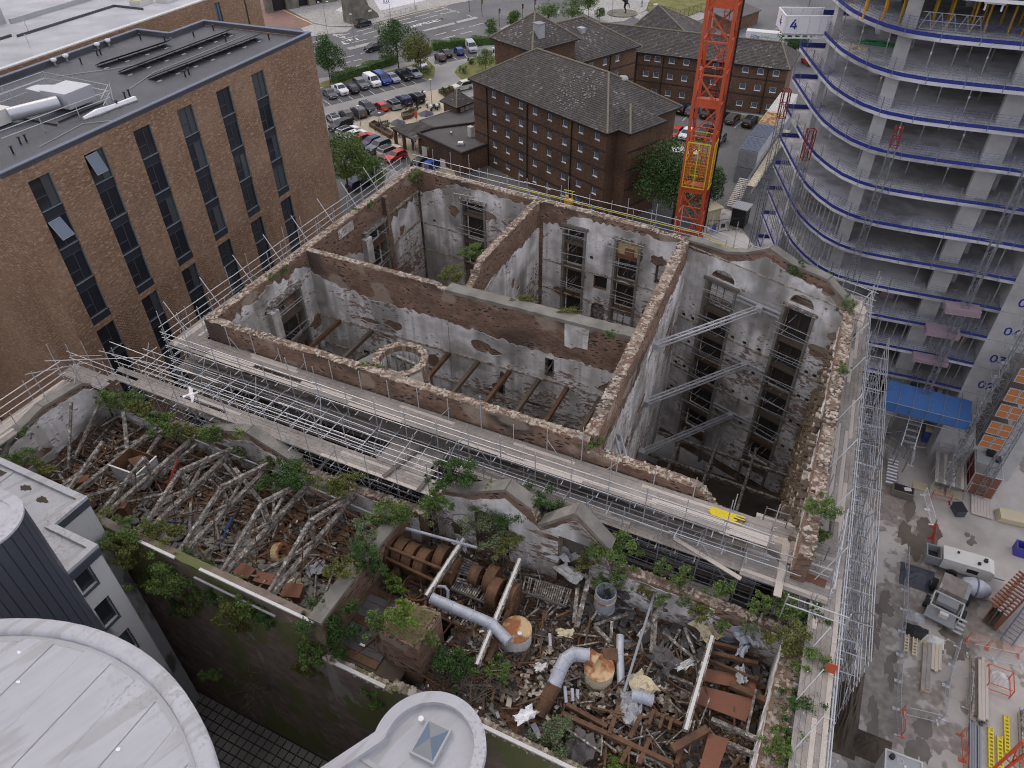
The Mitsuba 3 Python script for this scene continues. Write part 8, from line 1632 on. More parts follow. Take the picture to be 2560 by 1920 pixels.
for (kind, p, h, col, lab, kw) in (
 ('saloon', (-36.28,153.46), H1, 'grey', 'silver grey saloon at the left end of the hedge row', {}), ('pickup', (-34.52,155.63), H1, 'white', 'white pickup truck parked in the hedge row', {'cat': 'pickup truck'}), ('hatch', (-32.14,156.06), H1 + 180, 'black', 'black hatchback with yellow rear plate between pickup and dark SUV', {}),
 ('suv', (-30.67,158.65), H1, 'grey', 'dark grey SUV left of the white van', {}), ('van', (-28.61,160.38), H1, 'white', 'white panel van parked in the hedge row', {'cat': 'van'}), ('van', (-26.62,161.58), H1, 'blue', 'bright blue small van right of the white van', {'cat': 'van'}),
 ('hatch', (-24.44,162.42), H1, 'paleblue', 'pale silver blue hatchback right of the blue van', {}), ('suv', (-22.26,164.02), H1, 'black', 'black SUV second from the right end of the hedge row', {}), ('estate', (-20.3,165.66), H1, 'silver', 'silver estate with roof rails at the right end of the hedge row', {'rails': True}),
 ('saloon', (-33.13,139.89), H2, 'silver', 'silver coupe with black roof at the left end of the terrace row', {'roofcol': 'm_black'}), ('hatch', (-30.99,141.6), H2, 'bronze', 'bronze dark hatchback second in the terrace row', {}), ('suv', (-28.78,142.72), H2, 'bronze', 'brown SUV third in the terrace row', {'rails': True}),
 ('suv', (-27.29,144.82), H1, 'black', 'black SUV with pale roof rails beside the red hatchback', {'rails': True}), ('hatch', (-24.85,145.67), H2, 'red', 'bright red hatchback in the terrace row', {}), ('suv', (-22.71,146.7), H2, 'silver', 'silver crossover with black roof beside the red hatchback', {'roofcol': 'm_black'}),
 ('suv', (-20.63,148.71), H2, 'navy', 'navy SUV with roof bars near the planters', {'rails': True}), ('suv', (-18.32,149.93), H2, 'black', 'black SUV at the right end of the terrace row', {'rails': True}),
 ('suv', (-31.07,135.78), H3 + 180, 'black', 'black SUV at the top of the slanted lower row', {}), ('estate', (-29.34,133.35), H3, 'white', 'white car with dark roof glass, second in the slanted lower row', {'roofcol': 'm_black'}), ('saloon', (-27.61,131.39), H3, 'white', 'white saloon above the red estate in the slanted lower row', {}),
 ('estate', (-25.96,129.74), H3, 'red', 'red estate in the middle of the slanted lower row', {}), ('hatch', (-24.37,127.99), H3 + 180, 'navy', 'navy blue hatchback below the red estate', {}), ('suv', (-22.76,125.89), H3 + 180, 'grey', 'dark grey SUV below the navy hatchback', {}),
 ('suv', (-20.59,123.82), H3, 'cream', 'cream crossover with black roof in the slanted lower row', {'roofcol': 'm_black'}), ('hatch', (-19.3,121.73), H3 + 180, 'red', 'bright red hatchback at the near end of the slanted lower row', {}),
 ('hatch', (-14.73,119.1), 60, 'black', 'black car half hidden behind the wall head', {}), ('hatch', (-12.92,117.77), 60, 'blue', 'dark blue car half hidden behind the wall head', {}), ('estate', (-23.85,111.3), 48, 'navy', 'blue car parked under the trees by the brick block', {}),
 ('hatch', (-19.14,171.43), H5, 'white', 'white car showing under the tree by the verge', {}), ('hatch', (-15.3,176.72), H5 + 180, 'plum', 'dark plum car beside the black saloon on the drive', {}), ('saloon', (-14.24,179.65), H5 + 180, 'black', 'black saloon parked by the drive hedge', {}), ('hatch', (-11.3,181.17), -72 + 180, 'blue', 'bright blue hatchback by the drive hedge', {}),
 ('van', (-8.52,183.58), -75, 'silver', 'silver minibus by the drive hedge', {'cat': 'minibus'}), ('suv', (-9.42,156.6), 215, 'cream', 'pale gold SUV beside the pyramid roofed lantern', {'rails': True}),
 ('suv', (33.54,142.35), HT, 'black', 'black SUV at the left end of the rear hotel row', {}), ('hatch', (35.05,141.15), HT, 'grey', 'dark car second in the rear hotel row', {}), ('estate', (37.76,139.92), HT, 'black', 'black car behind the crane mast in the rear hotel row', {}), ('hatch', (40.15,138.35), HT, 'black', 'black hatchback right of the crane mast', {}),
 ('estate', (41.81,137.01), HT, 'bronze', 'grey brown estate in the rear hotel row', {}), ('suv', (44.55,135.29), HT, 'black', 'black SUV at the right end of the rear hotel row', {'rails': True}), ('hatch', (29.87,130.28), HT + 180, 'red', 'red hatchback by the hotel front wing corner', {}),
 ('hatch', (31.79,129.72), HT + 180, 'white', 'white hatchback next to the red one by the hotel', {}), ('suv', (34.98,129.77), HT + 180, 'black', 'black car behind the crane mast in the front hotel row', {}), ('hatch', (36.97,127.08), HT + 180, 'grey', 'dark grey hatchback right of the crane mast in the front hotel row', {}),
 ('hatch', (26.54,115.23), 20, 'silver', 'silver car half hidden by the tree beside the crane', {}), ('hatch', (66.33,170.07), 100, 'red', 'orange red car beyond the hotel rear wing by the tower', {})):
    car(kind, p, h, col, lab, **kw)
car('taxi', (-37.17,205.73), 44, 'black', 'black taxi driving away along the far lane of the road', 'taxi', None); car('suv', (-31.63,184.61), 226, 'black', 'dark car with a lit headlamp driving along the near lane', 'car', None)
for nm, p, hd, L, W, z0, z1, lab in (('box_trailer', (58.9,179.24,3.8), 0, 13, 2.5, 1.1, 3.9, 'white box trailer lettered Elite linen behind the rear wing'), ):
    a, b = (54.94,181.87,3.9), (63.11,178.54,3.9); hd = math.degrees(math.atan2(b[1] - a[1], b[0] - a[0])); F = Frame(a[0], a[1], hd); L = math.dist(a[:2], b[:2]) + 2
    k = thing(nm, lab, 'trailer'); obj(k, 'box', MB(F).bb(0, L, 0, 2.5, z0, z1), 'm_white'); obj(k, 'roof', MB(F).bb(-.03, L + .03, -.03, 2.53, z1, z1 + .06), 'm_offwhite')
    for tx, x, z, h, m in (('Elite', 1.1, 2.55, .75, 'm_sign_blue'), ('linen', 3.4, 2.75, .6, 'm_green'), ('commercial laundry', 5.2, 2.75, .22, 'm_green')):
        if tx[0] == 'c': continue
        t = meshkit.text_mesh(tx, h, .01, bold=tx == 'Elite'); v = np.array(t.vertices) @ R_0.T + [x, -.012, z] if False else np.stack([np.array(t.vertices)[:, 0] + x, -np.array(t.vertices)[:, 2] - .004, np.array(t.vertices)[:, 1] + z], 1); obj(k, 'lettering', MB(F).add(v, t.faces), m)
    pbb(k, 'lettering_line', 'm_green', 5.3, 7.2, -.012, -.002, 2.9, 2.96, F); pbb(k, 'lettering_line', 'm_green', 5.3, 7.0, -.012, -.002, 2.72, 2.78, F)
    for x in (1.5, 2.6, L - 2): w_ = obj(k, 'wheel', MB(F).tube((x, .05, .5), (x, .4, .5), .5, 12), 'm_rubber', 40); obj(w_, 'twin', MB(F).tube((x, 2.1, .5), (x, 2.45, .5), .5, 12), 'm_rubber', 40)
k = thing('storage_container', 'pale grey storage container under the tree by the hotel corner', 'container'); a, b = (26.27,117.76,2.6), (28.95,116.3,2.6); F = Frame(a[0], a[1], math.degrees(math.atan2(b[1] - a[1], b[0] - a[0])))
obj(k, 'box', MB(F).bb(0, 4.6, 0, 2.4, .05, 2.6), 'm_midgrey'); obj(k, 'roof', MB(F).bb(-.03, 4.63, -.03, 2.43, 2.6, 2.68), 'm_offwhite'); t = meshkit.text_mesh('ARROW', .32, .01, bold=True); v = np.array(t.vertices); obj(k, 'lettering', MB(F).add(np.stack([v[:, 0] + .55, -v[:, 2] - .004, v[:, 1] + 1.75], 1), t.faces), 'm_rustpanel')
# site cabins on their gantry
FS = Frame(35.9, 111.5, 61.5)
for i, (x0, x1, m, rm, nm) in enumerate(((0, 6, 'm_midgrey', 'm_coping_blue', 'grey site cabin with a ribbed navy roof, nearest of the row'), (6.1, 12.2, 'm_midgrey', 'm_coping_blue', 'grey site cabin with a ribbed navy roof, second of the row'), (12.3, 18.4, 'm_midgrey', 'm_rust_top', 'site cabin with a rust striped roof'), (18.5, 29, 'm_offwhite', 'm_offwhite', 'site cabin with a pale roof at the far end of the row'))):
    k = thing('site_cabin', nm, 'cabin', 'row of site cabins by the tower'); obj(k, 'box', MB(FS).bb(x0, x1, -3.0, 0, 2.6, 5.3), m); rf = obj(k, 'roof', MB(FS).bb(x0 + .03, x1 - .03, -2.98, -.02, 5.302, 5.36), 'm_straw' if i == 2 else rm)
    for j in range(int((x1 - x0) / .36)): pbb(rf, 'rib', rm, x0 + .1 + j * .36, x0 + .28 + j * .36, -2.9, -.1, 5.362, 5.41, FS)
    if i == 0:
        for j in range(16): pbb(k, 'corrugation', 'm_grey', -.03, -.002, -2.9 + j * .18, -2.82 + j * .18, 2.7, 5.25, FS)
        pbb(k, 'door_bar', 'm_grey', -.07, -.035, -1.55, -1.5, 3.2, 4.9, FS); pbb(k, 'window_bar', 'm_grey', -.07, -.035, -2.0, -1.0, 3.6, 3.65, FS)
    obj(k, 'lower_store', MB(FS).bb(x0, x1, -3, 0, 0, 2.5), 'm_grey')
gt = thing('access_gantry', 'timber access gantry and stairs beside the site cabins', 'gantry')
for i in range(40): pbb(gt, 'tread', 'm_straw', -6 + i * .62, -5.45 + i * .62, -4.6, -3.3, 2.5, 2.56, FS)
for i in range(16): pbb(gt, 'stair_tread', 'm_board_light', -4 - i * .4, -3.7 - i * .4, -3.2, -1.6, 2.4 - i * .12, 2.46 - i * .12, FS)
f = MB(FS)
for x in np.arange(-10, 20, 1.6):
    for y in (-4.7, -3.2): f.tube((x, y, 0), (x, y, 3.6), .04, 4)
for y in (-4.7, -3.2):
    for z in (3.1, 3.55): f.tube((-10, y, z), (19, y, z), .035, 4)
for i in range(7): f.beam((-9 + i * 1.2, -1.2, .3), (-8 + i * 1.2, -3, 1.6), .25, .08)
obj(gt, 'frame', f, 'm_galv_dark', stuff=True)


# ---------------------------------------------------------------- tower crane
cr = thing('tower_crane_mast', 'orange lattice tower crane mast rising behind the ruin', 'crane'); FCR = Frame(18.3, 68.1, -24); CW = 1.18
for x in (-CW, CW):
    for y in (-CW, CW): pbb(cr, 'leg', 'm_orange', x - .13, x + .13, y - .13, y + .13, 0, 62, FCR)
SEC = 2.75
for i in range(22):
    z = .4 + i * SEC; lc = MB(FCR)
    for (a, b) in (((-CW, -CW), (CW, -CW)), ((CW, -CW), (CW, CW)), ((CW, CW), (-CW, CW)), ((-CW, CW), (-CW, -CW))):
        lc.beam((*a, z), (*b, z), .12, .12); p, q = (a, b) if i % 2 else (b, a); lc.beam((*p, z), (*q, z + SEC), .13, .13)
    obj(cr, 'section_bracing', lc, 'm_orange')
    ld_ = MB(FCR)
    for s in (.1, .55): ld_.tube((s, .3 + .5 * (i % 2), z), (s, .3 + .5 * (i % 2), z + SEC), .03, 4)
    for j in range(9): ld_.tube((.1, .3 + .5 * (i % 2), z + j * .3), (.55, .3 + .5 * (i % 2), z + j * .3), .02, 4)
    obj(cr, 'ladder', ld_, 'm_red', stuff=True)
    if i % 3 == 1: obj(cr, 'platform', MB(FCR).bb(-1.05, 1.05, -1.05, 1.05, z + .1, z + .16).bb(-1.1, 1.1, -1.16, -1.1, z, z + .7), 'm_orange')
ptube(cr, 'cable', 'm_black', (1.5, .4, 0), (1.5, .4, 62), .09, FCR)
yg = thing('yellow_gate_cage', 'yellow framed mesh gate cage round the crane mast', 'cage')
for (x0, y0, x1, y1) in ((-1.05, -1.4, 1.05, -1.4), (1.42, -1.2, 1.42, 1.2), (-1.0, 1.45, 1.0, 1.45)):
    f = MB(FCR); z0, z1 = (20.2, 24.6)
    for t in (0, .5, 1): f.beam((x0 + (x1 - x0) * t, y0 + (y1 - y0) * t, z0), (x0 + (x1 - x0) * t, y0 + (y1 - y0) * t, z1), .09, .09)
    for z in (z0, z1): f.beam((x0, y0, z), (x1, y1, z), .09, .09)
    k = obj(yg, 'panel', f, 'm_yellow'); g_ = MB(FCR)
    for t in np.linspace(0, 1, 15): g_.beam((x0 + (x1 - x0) * t, y0 + (y1 - y0) * t, z0), (x0 + (x1 - x0) * t, y0 + (y1 - y0) * t, z1), .018, .018)
    for z in np.arange(z0, z1, .3): g_.beam((x0, y0, z), (x1, y1, z), .018, .018)
    obj(k, 'mesh', g_, 'm_propyellow', stuff=True)

# ---------------------------------------------------------------- trees, hedges, plants
def crown_pts(c, r, n, g, lobes=26, shell=.55, far=.95, small=.22):
    """Points clumped on small boughs inside an ellipsoid."""
    d = g.normal(size=(lobes, 3)); d /= np.linalg.norm(d, axis=1, keepdims=True); d *= g.uniform(.3, far, (lobes, 1)); d[:, 2] = np.where(d[:, 2] < -.5, -d[:, 2], d[:, 2])
    rad = g.uniform(small, .42, lobes); w = rad ** 2; idx = g.choice(lobes, n, p=w / w.sum()); q = g.normal(size=(n, 3)); q /= np.linalg.norm(q, axis=1, keepdims=True)
    q *= (g.uniform(shell, 1, (n, 1))); return c + (d[idx] + q * rad[idx][:, None]) * np.asarray(r), d
def tree(name, label, base, h, r, m, n=5200, leaf=.34, trunk=.16, seed=0, cat='tree', group=None, low=.17, lobes=34):
    g = np.random.default_rng(seed); k = thing(name, label, cat, group); b = np.array([base[0], base[1], base[2] if len(base) > 2 else 0.0]); c = b + [0, 0, h * (1 + low) / 2]; rr = (r * 1.14, r * 1.1, h * (1 - low) / 2)
    p, d = crown_pts(c, rr, n, g, lobes); v, f = leaves(p, leaf, g); obj(k, 'crown', (v, f), m)
    t = MB(); t.path([b, b + [.05, 0, h * .25], b + [0, .1, h * .5], b + [.1, 0, h * .75]], [trunk, trunk * .85, trunk * .6, trunk * .25], 8); obj(k, 'trunk', t, 'm_bark')
    br = MB()
    for q in d[:14]: s = b + [0, 0, h * (.3 + .25 * g.random())]; br.tube(s, c + q * rr * .85, trunk * .35, 5, trunk * .1)
    obj(k, 'branches', br, 'm_bark', stuff=True); return k
tree('dark_tree', 'dark green tree beside the corner of the brick block', (-37.71,161.79), 9.3, 3.1, 'm_leaf_dark', seed=1); tree('dark_tree', 'broad dark tree between the road and the hedge row', (-24.22,171.13), 9.6, 4.0, 'm_leaf_dark', 6500, seed=2); tree('olive_tree', 'olive green conical tree standing on the verge', (-18.66,165.3), 9.4, 3.0, 'm_leaf_olive', seed=3)
tree('small_tree', 'small bright tree on the grass island', (-4.9,168.24), 4.6, 2.2, 'm_leaf_mid', 2600, .26, .09, 4); tree('small_tree', 'narrow tree at the roadside left of the hotel tower roof', (-3.63,190), 5.6, 1.6, 'm_leaf_mid', 2200, .3, .1, 5)
for i, (x, y, r, h, lab) in enumerate(((1690, 240, 1.6, 4.4, 'small roadside tree just left of the pyramid roof'), (1960, 200, 3.0, 6.2, 'roadside tree behind the pyramid roof'), (2150, 190, 3.0, 6.2, 'second roadside tree behind the hotel roofs'))): tree('roadside_tree', lab, (1.68,200.17) if i == 0 else (10.44,203.23) if i == 1 else (16.65,204.11), h, r, 'm_leaf_mid', 2600, .32, .1, 10 + i)
tree('roadside_tree', 'roadside tree in front of the statue plaza', (21.35,210.84), 7.0, 2.8, 'm_leaf_mid', 3000, .32, .1, 14); tree('roadside_tree', 'tiny tree peeping over the hotel middle roof', (23.85,207.19), 3.4, 1.3, 'm_leaf_mid', 1200, .3, .08, 15)
tree('bright_tree', 'fresh green tree at the foot of the brick block', (-25.25,108.45), 9.2, 4.3, 'm_leaf_mid', 9000, .32, .18, 16, lobes=40); tree('bright_tree', 'smaller green tree beside the left scaffold', (-21.28,110.81), 4.6, 2.4, 'm_leaf_mid', 3200, .28, .1, 17)
tree('dark_tree', 'large dark tree beside the crane mast', ((23.64,97.22)), 11.5, 5.3, 'm_leaf_dark', 11000, .36, .25, 18, lobes=46); tree('dark_tree', 'dark tree right of the crane mast', (29,100.67), 7.5, 2.6, 'm_leaf_dark', 3800, .34, .15, 19); tree('dark_tree', 'dark tree behind the end of the hotel rear wing', (63.31,171.74), 8.5, 3.6, 'm_leaf_dark', 4200, .36, .2, 20)
def shrub(name, label, c, r, m, n=900, leaf=.13, seed=0, cat='shrub', group=None, twigs=12, lobes=14):
    g = np.random.default_rng(seed); k = thing(name, label, cat, group); c = np.array(c, float); p, d = crown_pts(c, r, n, g, lobes, .2, 1.3, .12); v, f = leaves(p, leaf, g); obj(k, 'foliage', (v, f), m); t = MB()
    for q in d[:twigs]: s = c - [0, 0, r[2] * .9]; e = c + q * np.asarray(r); t.path([s, (s + e) / 2 + g.normal(size=3) * .12 * r[0], e], [.03, .02, .008], 4)
    obj(k, 'stems', t, 'm_twig', stuff=True); return k
def hedge(label, pts, w, h, m, seed):
    g = np.random.default_rng(seed); k = thing('clipped_hedge', label, 'hedge'); P_ = []; pts = [np.array(p[:2]) for p in pts]
    for a, b in zip(pts[:-1], pts[1:]):
        L = np.linalg.norm(b - a); n = int(L * 260); t = g.random(n); d = (b - a) / L; s = np.array([-d[1], d[0]]); q = g.uniform(-1, 1, n); z = g.uniform(0, 1, n); side = g.random(n) < .5
        q = np.where(side, np.sign(q) * (1 - .15 * g.random(n)), q); z = np.where(side, z, 1 - .12 * g.random(n)); P_.append(np.column_stack([a + d * (t * L)[:, None] + s * (q * w / 2 * (1 + .25 * np.sin(t * L * 1.3)))[:, None], z * h * (1 + .12 * np.sin(t * L * .9 + 1))]))
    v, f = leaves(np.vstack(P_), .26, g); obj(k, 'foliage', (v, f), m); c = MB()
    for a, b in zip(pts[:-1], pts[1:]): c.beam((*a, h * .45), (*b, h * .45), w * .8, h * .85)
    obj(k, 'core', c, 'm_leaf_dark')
hedge('long green hedge between car park and road, left part', [(-36.78,161.75), (-34.8,164.71), (-30.58,169.15), (-27.82,172.56), (-25.47,176.1)], 2.2, 1.7, 'm_leaf_mid', 31); hedge('green clipped hedge behind the drive bays', [(-17.69,184.56), (-13.51,186.1), (-8.4,187.62), (-2.7,189.13)], 1.8, 1.8, 'm_leaf_mid', 32)
G9 = np.random.default_rng(909)
for i, (p, r, m, lab) in enumerate((((-18.03,167.64), (2.0, 2.0, 1.1), 'm_leaf_mid', 'wide shrub at the end of the hedge row'), ((-9.54,166.8), (.9, .9, .8), 'm_leaf_mid', 'round shrub on the grass island, near one'), ((-8.17,173.01), (1.0, 1.0, .7), 'm_leaf_dark', 'round shrub on the grass island, by the small tree'))): shrub('garden_shrub', lab, (p[0], p[1], r[2] * .9), r, m, 900, .22, 40 + i)
SPOTS = [  # pixel box measured on the photo -> place on the wall head or floor: (centre, radii, material, label)
 ((-26.61,36.98,19.9), (.75, .6, .7), 'm_leaf_mid', 'first of the shrubs along the left end of the wall head'), ((-25.3,36.81,19.9), (.95, .6, .7), 'm_leaf_mid', 'second of the shrubs along the wall head'), ((-24.19,36.04,19.8), (.8, .6, .6), 'm_leaf_olive', 'third of the shrubs along the wall head'),
 ((-22.56,34.98,19.6), (.85, .55, .6), 'm_leaf_mid', 'fourth of the shrubs along the wall head'), ((-21.96,34.69,19.1), (.55, .4, .8), 'm_leaf_mid', 'shrub hanging below the fourth one on the wall head'), ((-20.65,34.27,19.6), (.85, .5, .5), 'm_leaf_olive', 'fifth of the shrubs along the wall head'), ((-18.96,33.85,19.6), (.75, .5, .65), 'm_leaf_mid', 'shrub just left of the first gablet'), ((-16.89,32.9,20.6), (.3, .3, .3), 'm_leaf_bright', 'small tuft on the first gablet'),
 ((-13.39,30,19.4), (1.3, .9, .95), 'm_leaf_dark', 'big dark shrub right of the first gablet'), ((-30.9,34.34,19.6), (.45, .5, .6), 'm_leaf_mid', 'small shrub on the left end coping'), ((-30.24,32.1,19.4), (.9, .6, .45), 'm_leaf_mid', 'shrub at the foot of the left end wall'), ((-29.03,31.86,18.6), (.7, .5, .4), 'm_leaf_olive', 'olive weeds by the pale roof corner'),
 ((-10.22,29.21,19.8), (1.25, .6, .75), 'm_leaf_olive', 'olive shrub on the wall head above the party wall'), ((-7.01,27.32,19.4), (1.3, .8, .9), 'm_leaf_mid', 'shrub in the corner by the party wall'), ((-4.48,27.38,19.9), (.85, .7, 1.0), 'm_leaf_mid', 'rounded shrub below the second gablet'), ((-3.32,28.32,21.6), (1.1, .8, 1.0), 'm_leaf_dark', 'shrub rising above the second gablet on its left'), ((-1.22,27.39,21.4), (.4, .4, .4), 'm_leaf_mid', 'tuft on the coping of the second gablet'),
 ((0.91,26.66,20.4), (1.35, .9, 1.2), 'm_leaf_dark', 'large dark shrub between the second and third gablets'), ((-1.43,26.61,19.4), (1.3, 1.0, .9), 'm_leaf_grey', 'grey green buddleia among dead stems'), ((-0.71,25.56,18.8), (.9, .5, .5), 'm_leaf_olive', 'olive shrub under the grey green buddleia'), ((-8.13,25.5,19.8), (.75, .7, .8), 'm_leaf_grey', 'grey leaved shrub on the party wall'), ((-7.73,24.35,18.9), (.8, .8, 1.4), 'm_leaf_dark', 'dark shrub climbing the party wall'),
 ((-8.88,23.27,19.9), (.75, .6, .6), 'm_leaf_olive', 'olive shrub on the tarred wall top'), ((-9.6,21.34,17.6), (1.2, 1.0, 1.7), 'm_leaf_dark', 'big dark shrub hanging at the end of the party wall'), ((-10.49,20.37,16.2), (.7, .5, .8), 'm_leaf_mid', 'trailing shrub below the big dark one'), ((-5.62,20.03,20.4), (.75, .65, .6), 'm_leaf_bright', 'vivid green shrub on the chimney stack'), ((-6.66,20.04,19.9), (.6, .5, .6), 'm_leaf_mid', 'shrub spilling over the left of the chimney stack'), ((-4.09,19.63,19.1), (.4, .4, .5), 'm_leaf_mid', 'shrub growing from the right face of the chimney stack'),
 ((-6.69,24.27,17), (.6, .5, .35), 'm_leaf_bright', 'bright weeds on the low roof edge'), ((-2.97,19.17,17.3), (1.1, .9, .9), 'm_leaf_dark', 'dark shrub right of the chimney stack'), ((-0.95,19.15,17), (.7, .6, .5), 'm_leaf_mid', 'weeds beside the channel at the foot of the white beam'), ((5.46,24.28,19.4), (1.15, .9, 1.2), 'm_leaf_mid', 'shrub right of the third gablet'), ((7.75,23.26,19.6), (.4, .35, .6), 'm_leaf_mid', 'upright shrub on the pale wall head, first'), ((8.71,22.68,19.6), (.55, .4, .65), 'm_leaf_mid', 'upright shrub on the pale wall head, second'), ((10.52,21.98,19.6), (.6, .4, .6), 'm_leaf_mid', 'upright shrub on the pale wall head, third'),
 ((12.22,21.08,19.6), (.6, .4, .5), 'm_leaf_mid', 'shrub at the corner wall head, left part'), ((13.18,20.86,19.6), (.8, .5, .6), 'm_leaf_mid', 'shrub at the corner wall head, middle part'), ((14.4,20.19,19.8), (1.0, .6, .8), 'm_leaf_dark', 'dense dark shrub at the corner above the walkway'), ((13.1,19.03,19.6), (.75, .7, .9), 'm_leaf_olive', 'yellow green shrub on the yard wall'), ((13.57,17.59,19.8), (.85, .7, .6), 'm_leaf_mid', 'spreading shrub on the yard wall, first'), ((12.6,15.94,19.6), (.9, .7, .8), 'm_leaf_dark', 'spreading shrub on the yard wall, second'), ((11.3,14.41,19.4), (.8, .7, .8), 'm_leaf_mid', 'shrub on the yard wall nearest the bottom'),
 ((1.9,15.91,16.9), (.85, .8, 1.2), 'm_leaf_grey', 'grey green shrub by the rear wall of the machine floor'), ((4.58,14.74,16.6), (.5, .4, .4), 'm_leaf_bright', 'bright weeds at the bottom of the machine floor'), ((-24.51,27.65,18.9), (1.4, .9, .9), 'm_leaf_olive', 'sprawling shrub beside the pale building roof'), ((-21.88,26.67,18.9), (1.1, .7, .7), 'm_leaf_mid', 'sprawling shrub on the rear wall, first'), ((-20.39,26.52,18.8), (1.1, .8, .6), 'm_leaf_olive', 'sprawling shrub on the rear wall, second'), ((-21.75,25.75,18), (1.1, .6, .8), 'm_leaf_olive', 'shrub hanging from the rear wall, first'), ((-19.45,25.01,17.5), (1.8, .9, 1.4), 'm_leaf_mid', 'largest shrub hanging from the rear wall'),
 ((-15.28,23.74,17.6), (.7, .5, .6), 'm_leaf_mid', 'shrub hanging under the lead edging'), ((-13.38,22.84,17.2), (1.2, .7, .8), 'm_leaf_mid', 'shrub hanging below the edging near the party wall'), ((-15.15,22.45,17), (.6, .4, .8), 'm_leaf_olive', 'trailing shrub left of the one below the edging'), ((-7.32,19.09,15), (.8, .6, .8), 'm_leaf_mid', 'shrub growing low on the rear wall below the chimney'), ((-18.42,22.94,10), (.5, .4, .5), 'm_leaf_mid', 'weeds low on the rear wall'),
 ((-8.93,64.98,22.4), (.9, .5, .6), 'm_leaf_mid', 'shrub in the back corner of the far ruin'), ((-11.98,58.61,22.9), (.35, .3, .35), 'm_leaf_mid', 'tuft on the left wall head, farthest'), ((-13.05,57.44,22.8), (.4, .3, .4), 'm_leaf_mid', 'tuft on the left wall head, second'), ((-14.74,54.11,22.8), (.3, .25, .25), 'm_leaf_mid', 'tuft on the left wall head, third'), ((-16.96,48.26,22.9), (.3, .3, .3), 'm_leaf_mid', 'tuft on the left wall head, fourth'), ((-17.73,47.13,22.8), (.4, .35, .35), 'm_leaf_mid', 'tuft on the left wall head, fifth'), ((-19.13,45.64,22.1), (.5, .4, .6), 'm_leaf_dark', 'tuft hanging inside the left wall'),
 ((-2.87,51.42,22.3), (.8, .7, .7), 'm_leaf_mid', 'shrub on the broken partition, right one'), ((-4.32,48.35,22.2), (.9, .7, .6), 'm_leaf_olive', 'shrub on the broken partition, left one'), ((-9.1,36.47,22.8), (.6, .3, .2), 'm_leaf_mid', 'moss tuft by the stair turret'), ((6.79,39.82,22.6), (.4, .3, .3), 'm_leaf_mid', 'tuft on the brick partition face'), ((4.12,42.28,22.9), (.8, .3, .2), 'm_leaf_olive', 'yellow weeds along the partition coping'), ((1.09,43.79,22.9), (.9, .3, .2), 'm_leaf_olive', 'dry weeds along the partition coping'), ((4.48,29.9,22.5), (.55, .4, .35), 'm_leaf_mid', 'tuft at the front end of the cross wall'), ((9.75,42.26,22.5), (.35, .3, .3), 'm_leaf_mid', 'tuft on the cross wall head'),
 ((20.5,45.37,24), (.7, .5, .45), 'm_leaf_dark', 'shrub on the right slope of the far gable'), ((22.45,44.77,23.7), (.45, .4, .35), 'm_leaf_dark', 'shrub lower on the right slope of the far gable'), ((23.24,42.44,22.8), (.5, .5, .8), 'm_leaf_mid', 'shrub at the far end of the yard side wall'), ((20.67,35.7,22.8), (.3, .4, .4), 'm_leaf_mid', 'tuft in the middle of the yard side wall'), ((15.75,24.92,22.4), (.8, .7, .7), 'm_leaf_mid', 'shrub near the front end of the yard side wall'), ((15.64,24.29,21), (.7, .5, .4), 'm_leaf_mid', 'shrub by the corner platform')]
G10 = np.random.default_rng(77)
for i in range(17): u = -3 + i * 1.35 + G10.uniform(-.5, .5); SPOTS.append((FR_R(u, -14.2, G10.uniform(12, 18.3)), (G10.uniform(.4, .9), .45, G10.uniform(.5, 1.1)), ('m_leaf_olive', 'm_leaf_mid', 'm_leaf_dark')[i % 3], 'creeper clump on the mossy rear wall, %s from the pale building' % ORD[i]))
for i in range(19): u = 20 + i * 1.1 if i > 8 else -4.5 + i * 2.3; SPOTS.append((FR_R(u, -4.9 if u > 20 else -5.9, G10.uniform(18.0, 19.0)), (G10.uniform(.35, .7), .4, G10.uniform(.3, .5)), ('m_leaf_olive', 'm_leaf_mid', 'm_leaf_grey')[i % 3], 'low weeds on the ledge of the gableted wall, %s from its left end' % ORD[i]))
for i, (c, r, m, lab) in enumerate(SPOTS):
    vol = r[0] * r[1] + r[0] * r[2]; shrub('wall_shrub', lab, c, (r[0] * 1.12, r[1] * 1.1, r[2] * 1.08), m, int(min(5200, 350 + 1500 * vol)), .13 if r[0] > .5 else .1, 700 + i, 'shrub', None, 10 if r[0] > .5 else 5, 14 + int(12 * r[0]))
# dead bramble stems
for i, (c, r, n, lab) in enumerate((((0.02,26.88,17.6), (1.9, 1.2, .5), 260, 'tangle of dead brown stems below the second gablet'), ((-3.8,28.44,18), (1.0, .8, .6), 110, 'dead twigs beside the rounded shrub'), ((-15.78,22.98,8.5), (1.2, .8, 1.4), 150, 'dead brown bush hanging low on the rear wall'), ((-2.29,18.68,16.8), (1.2, .9, .35), 150, 'dead stems right of the chimney stack'), ((-24.9,30.92,17.3), (1.3, .9, .35), 160, 'straw coloured dead stems among the left trusses'))):
    g = np.random.default_rng(800 + i); b = MB(); c = np.array(c)
    for _ in range(n): a = c + g.normal(size=3) * np.array(r) * .5; d = g.normal(size=3) * [.5, .5, .25]; b.path([a, a + d * .6 + [0, 0, .1], a + d * 1.2], [.018, .014, .006], 3)
    solo('dead_bramble', lab, 'dead stems', b, 'm_twig')
gu = thing('flying_gull', 'white gull gliding over the scaffold with wings spread', 'gull'); c = (-16.67,29.2,27); FG = Frame(c[0], c[1], 25)
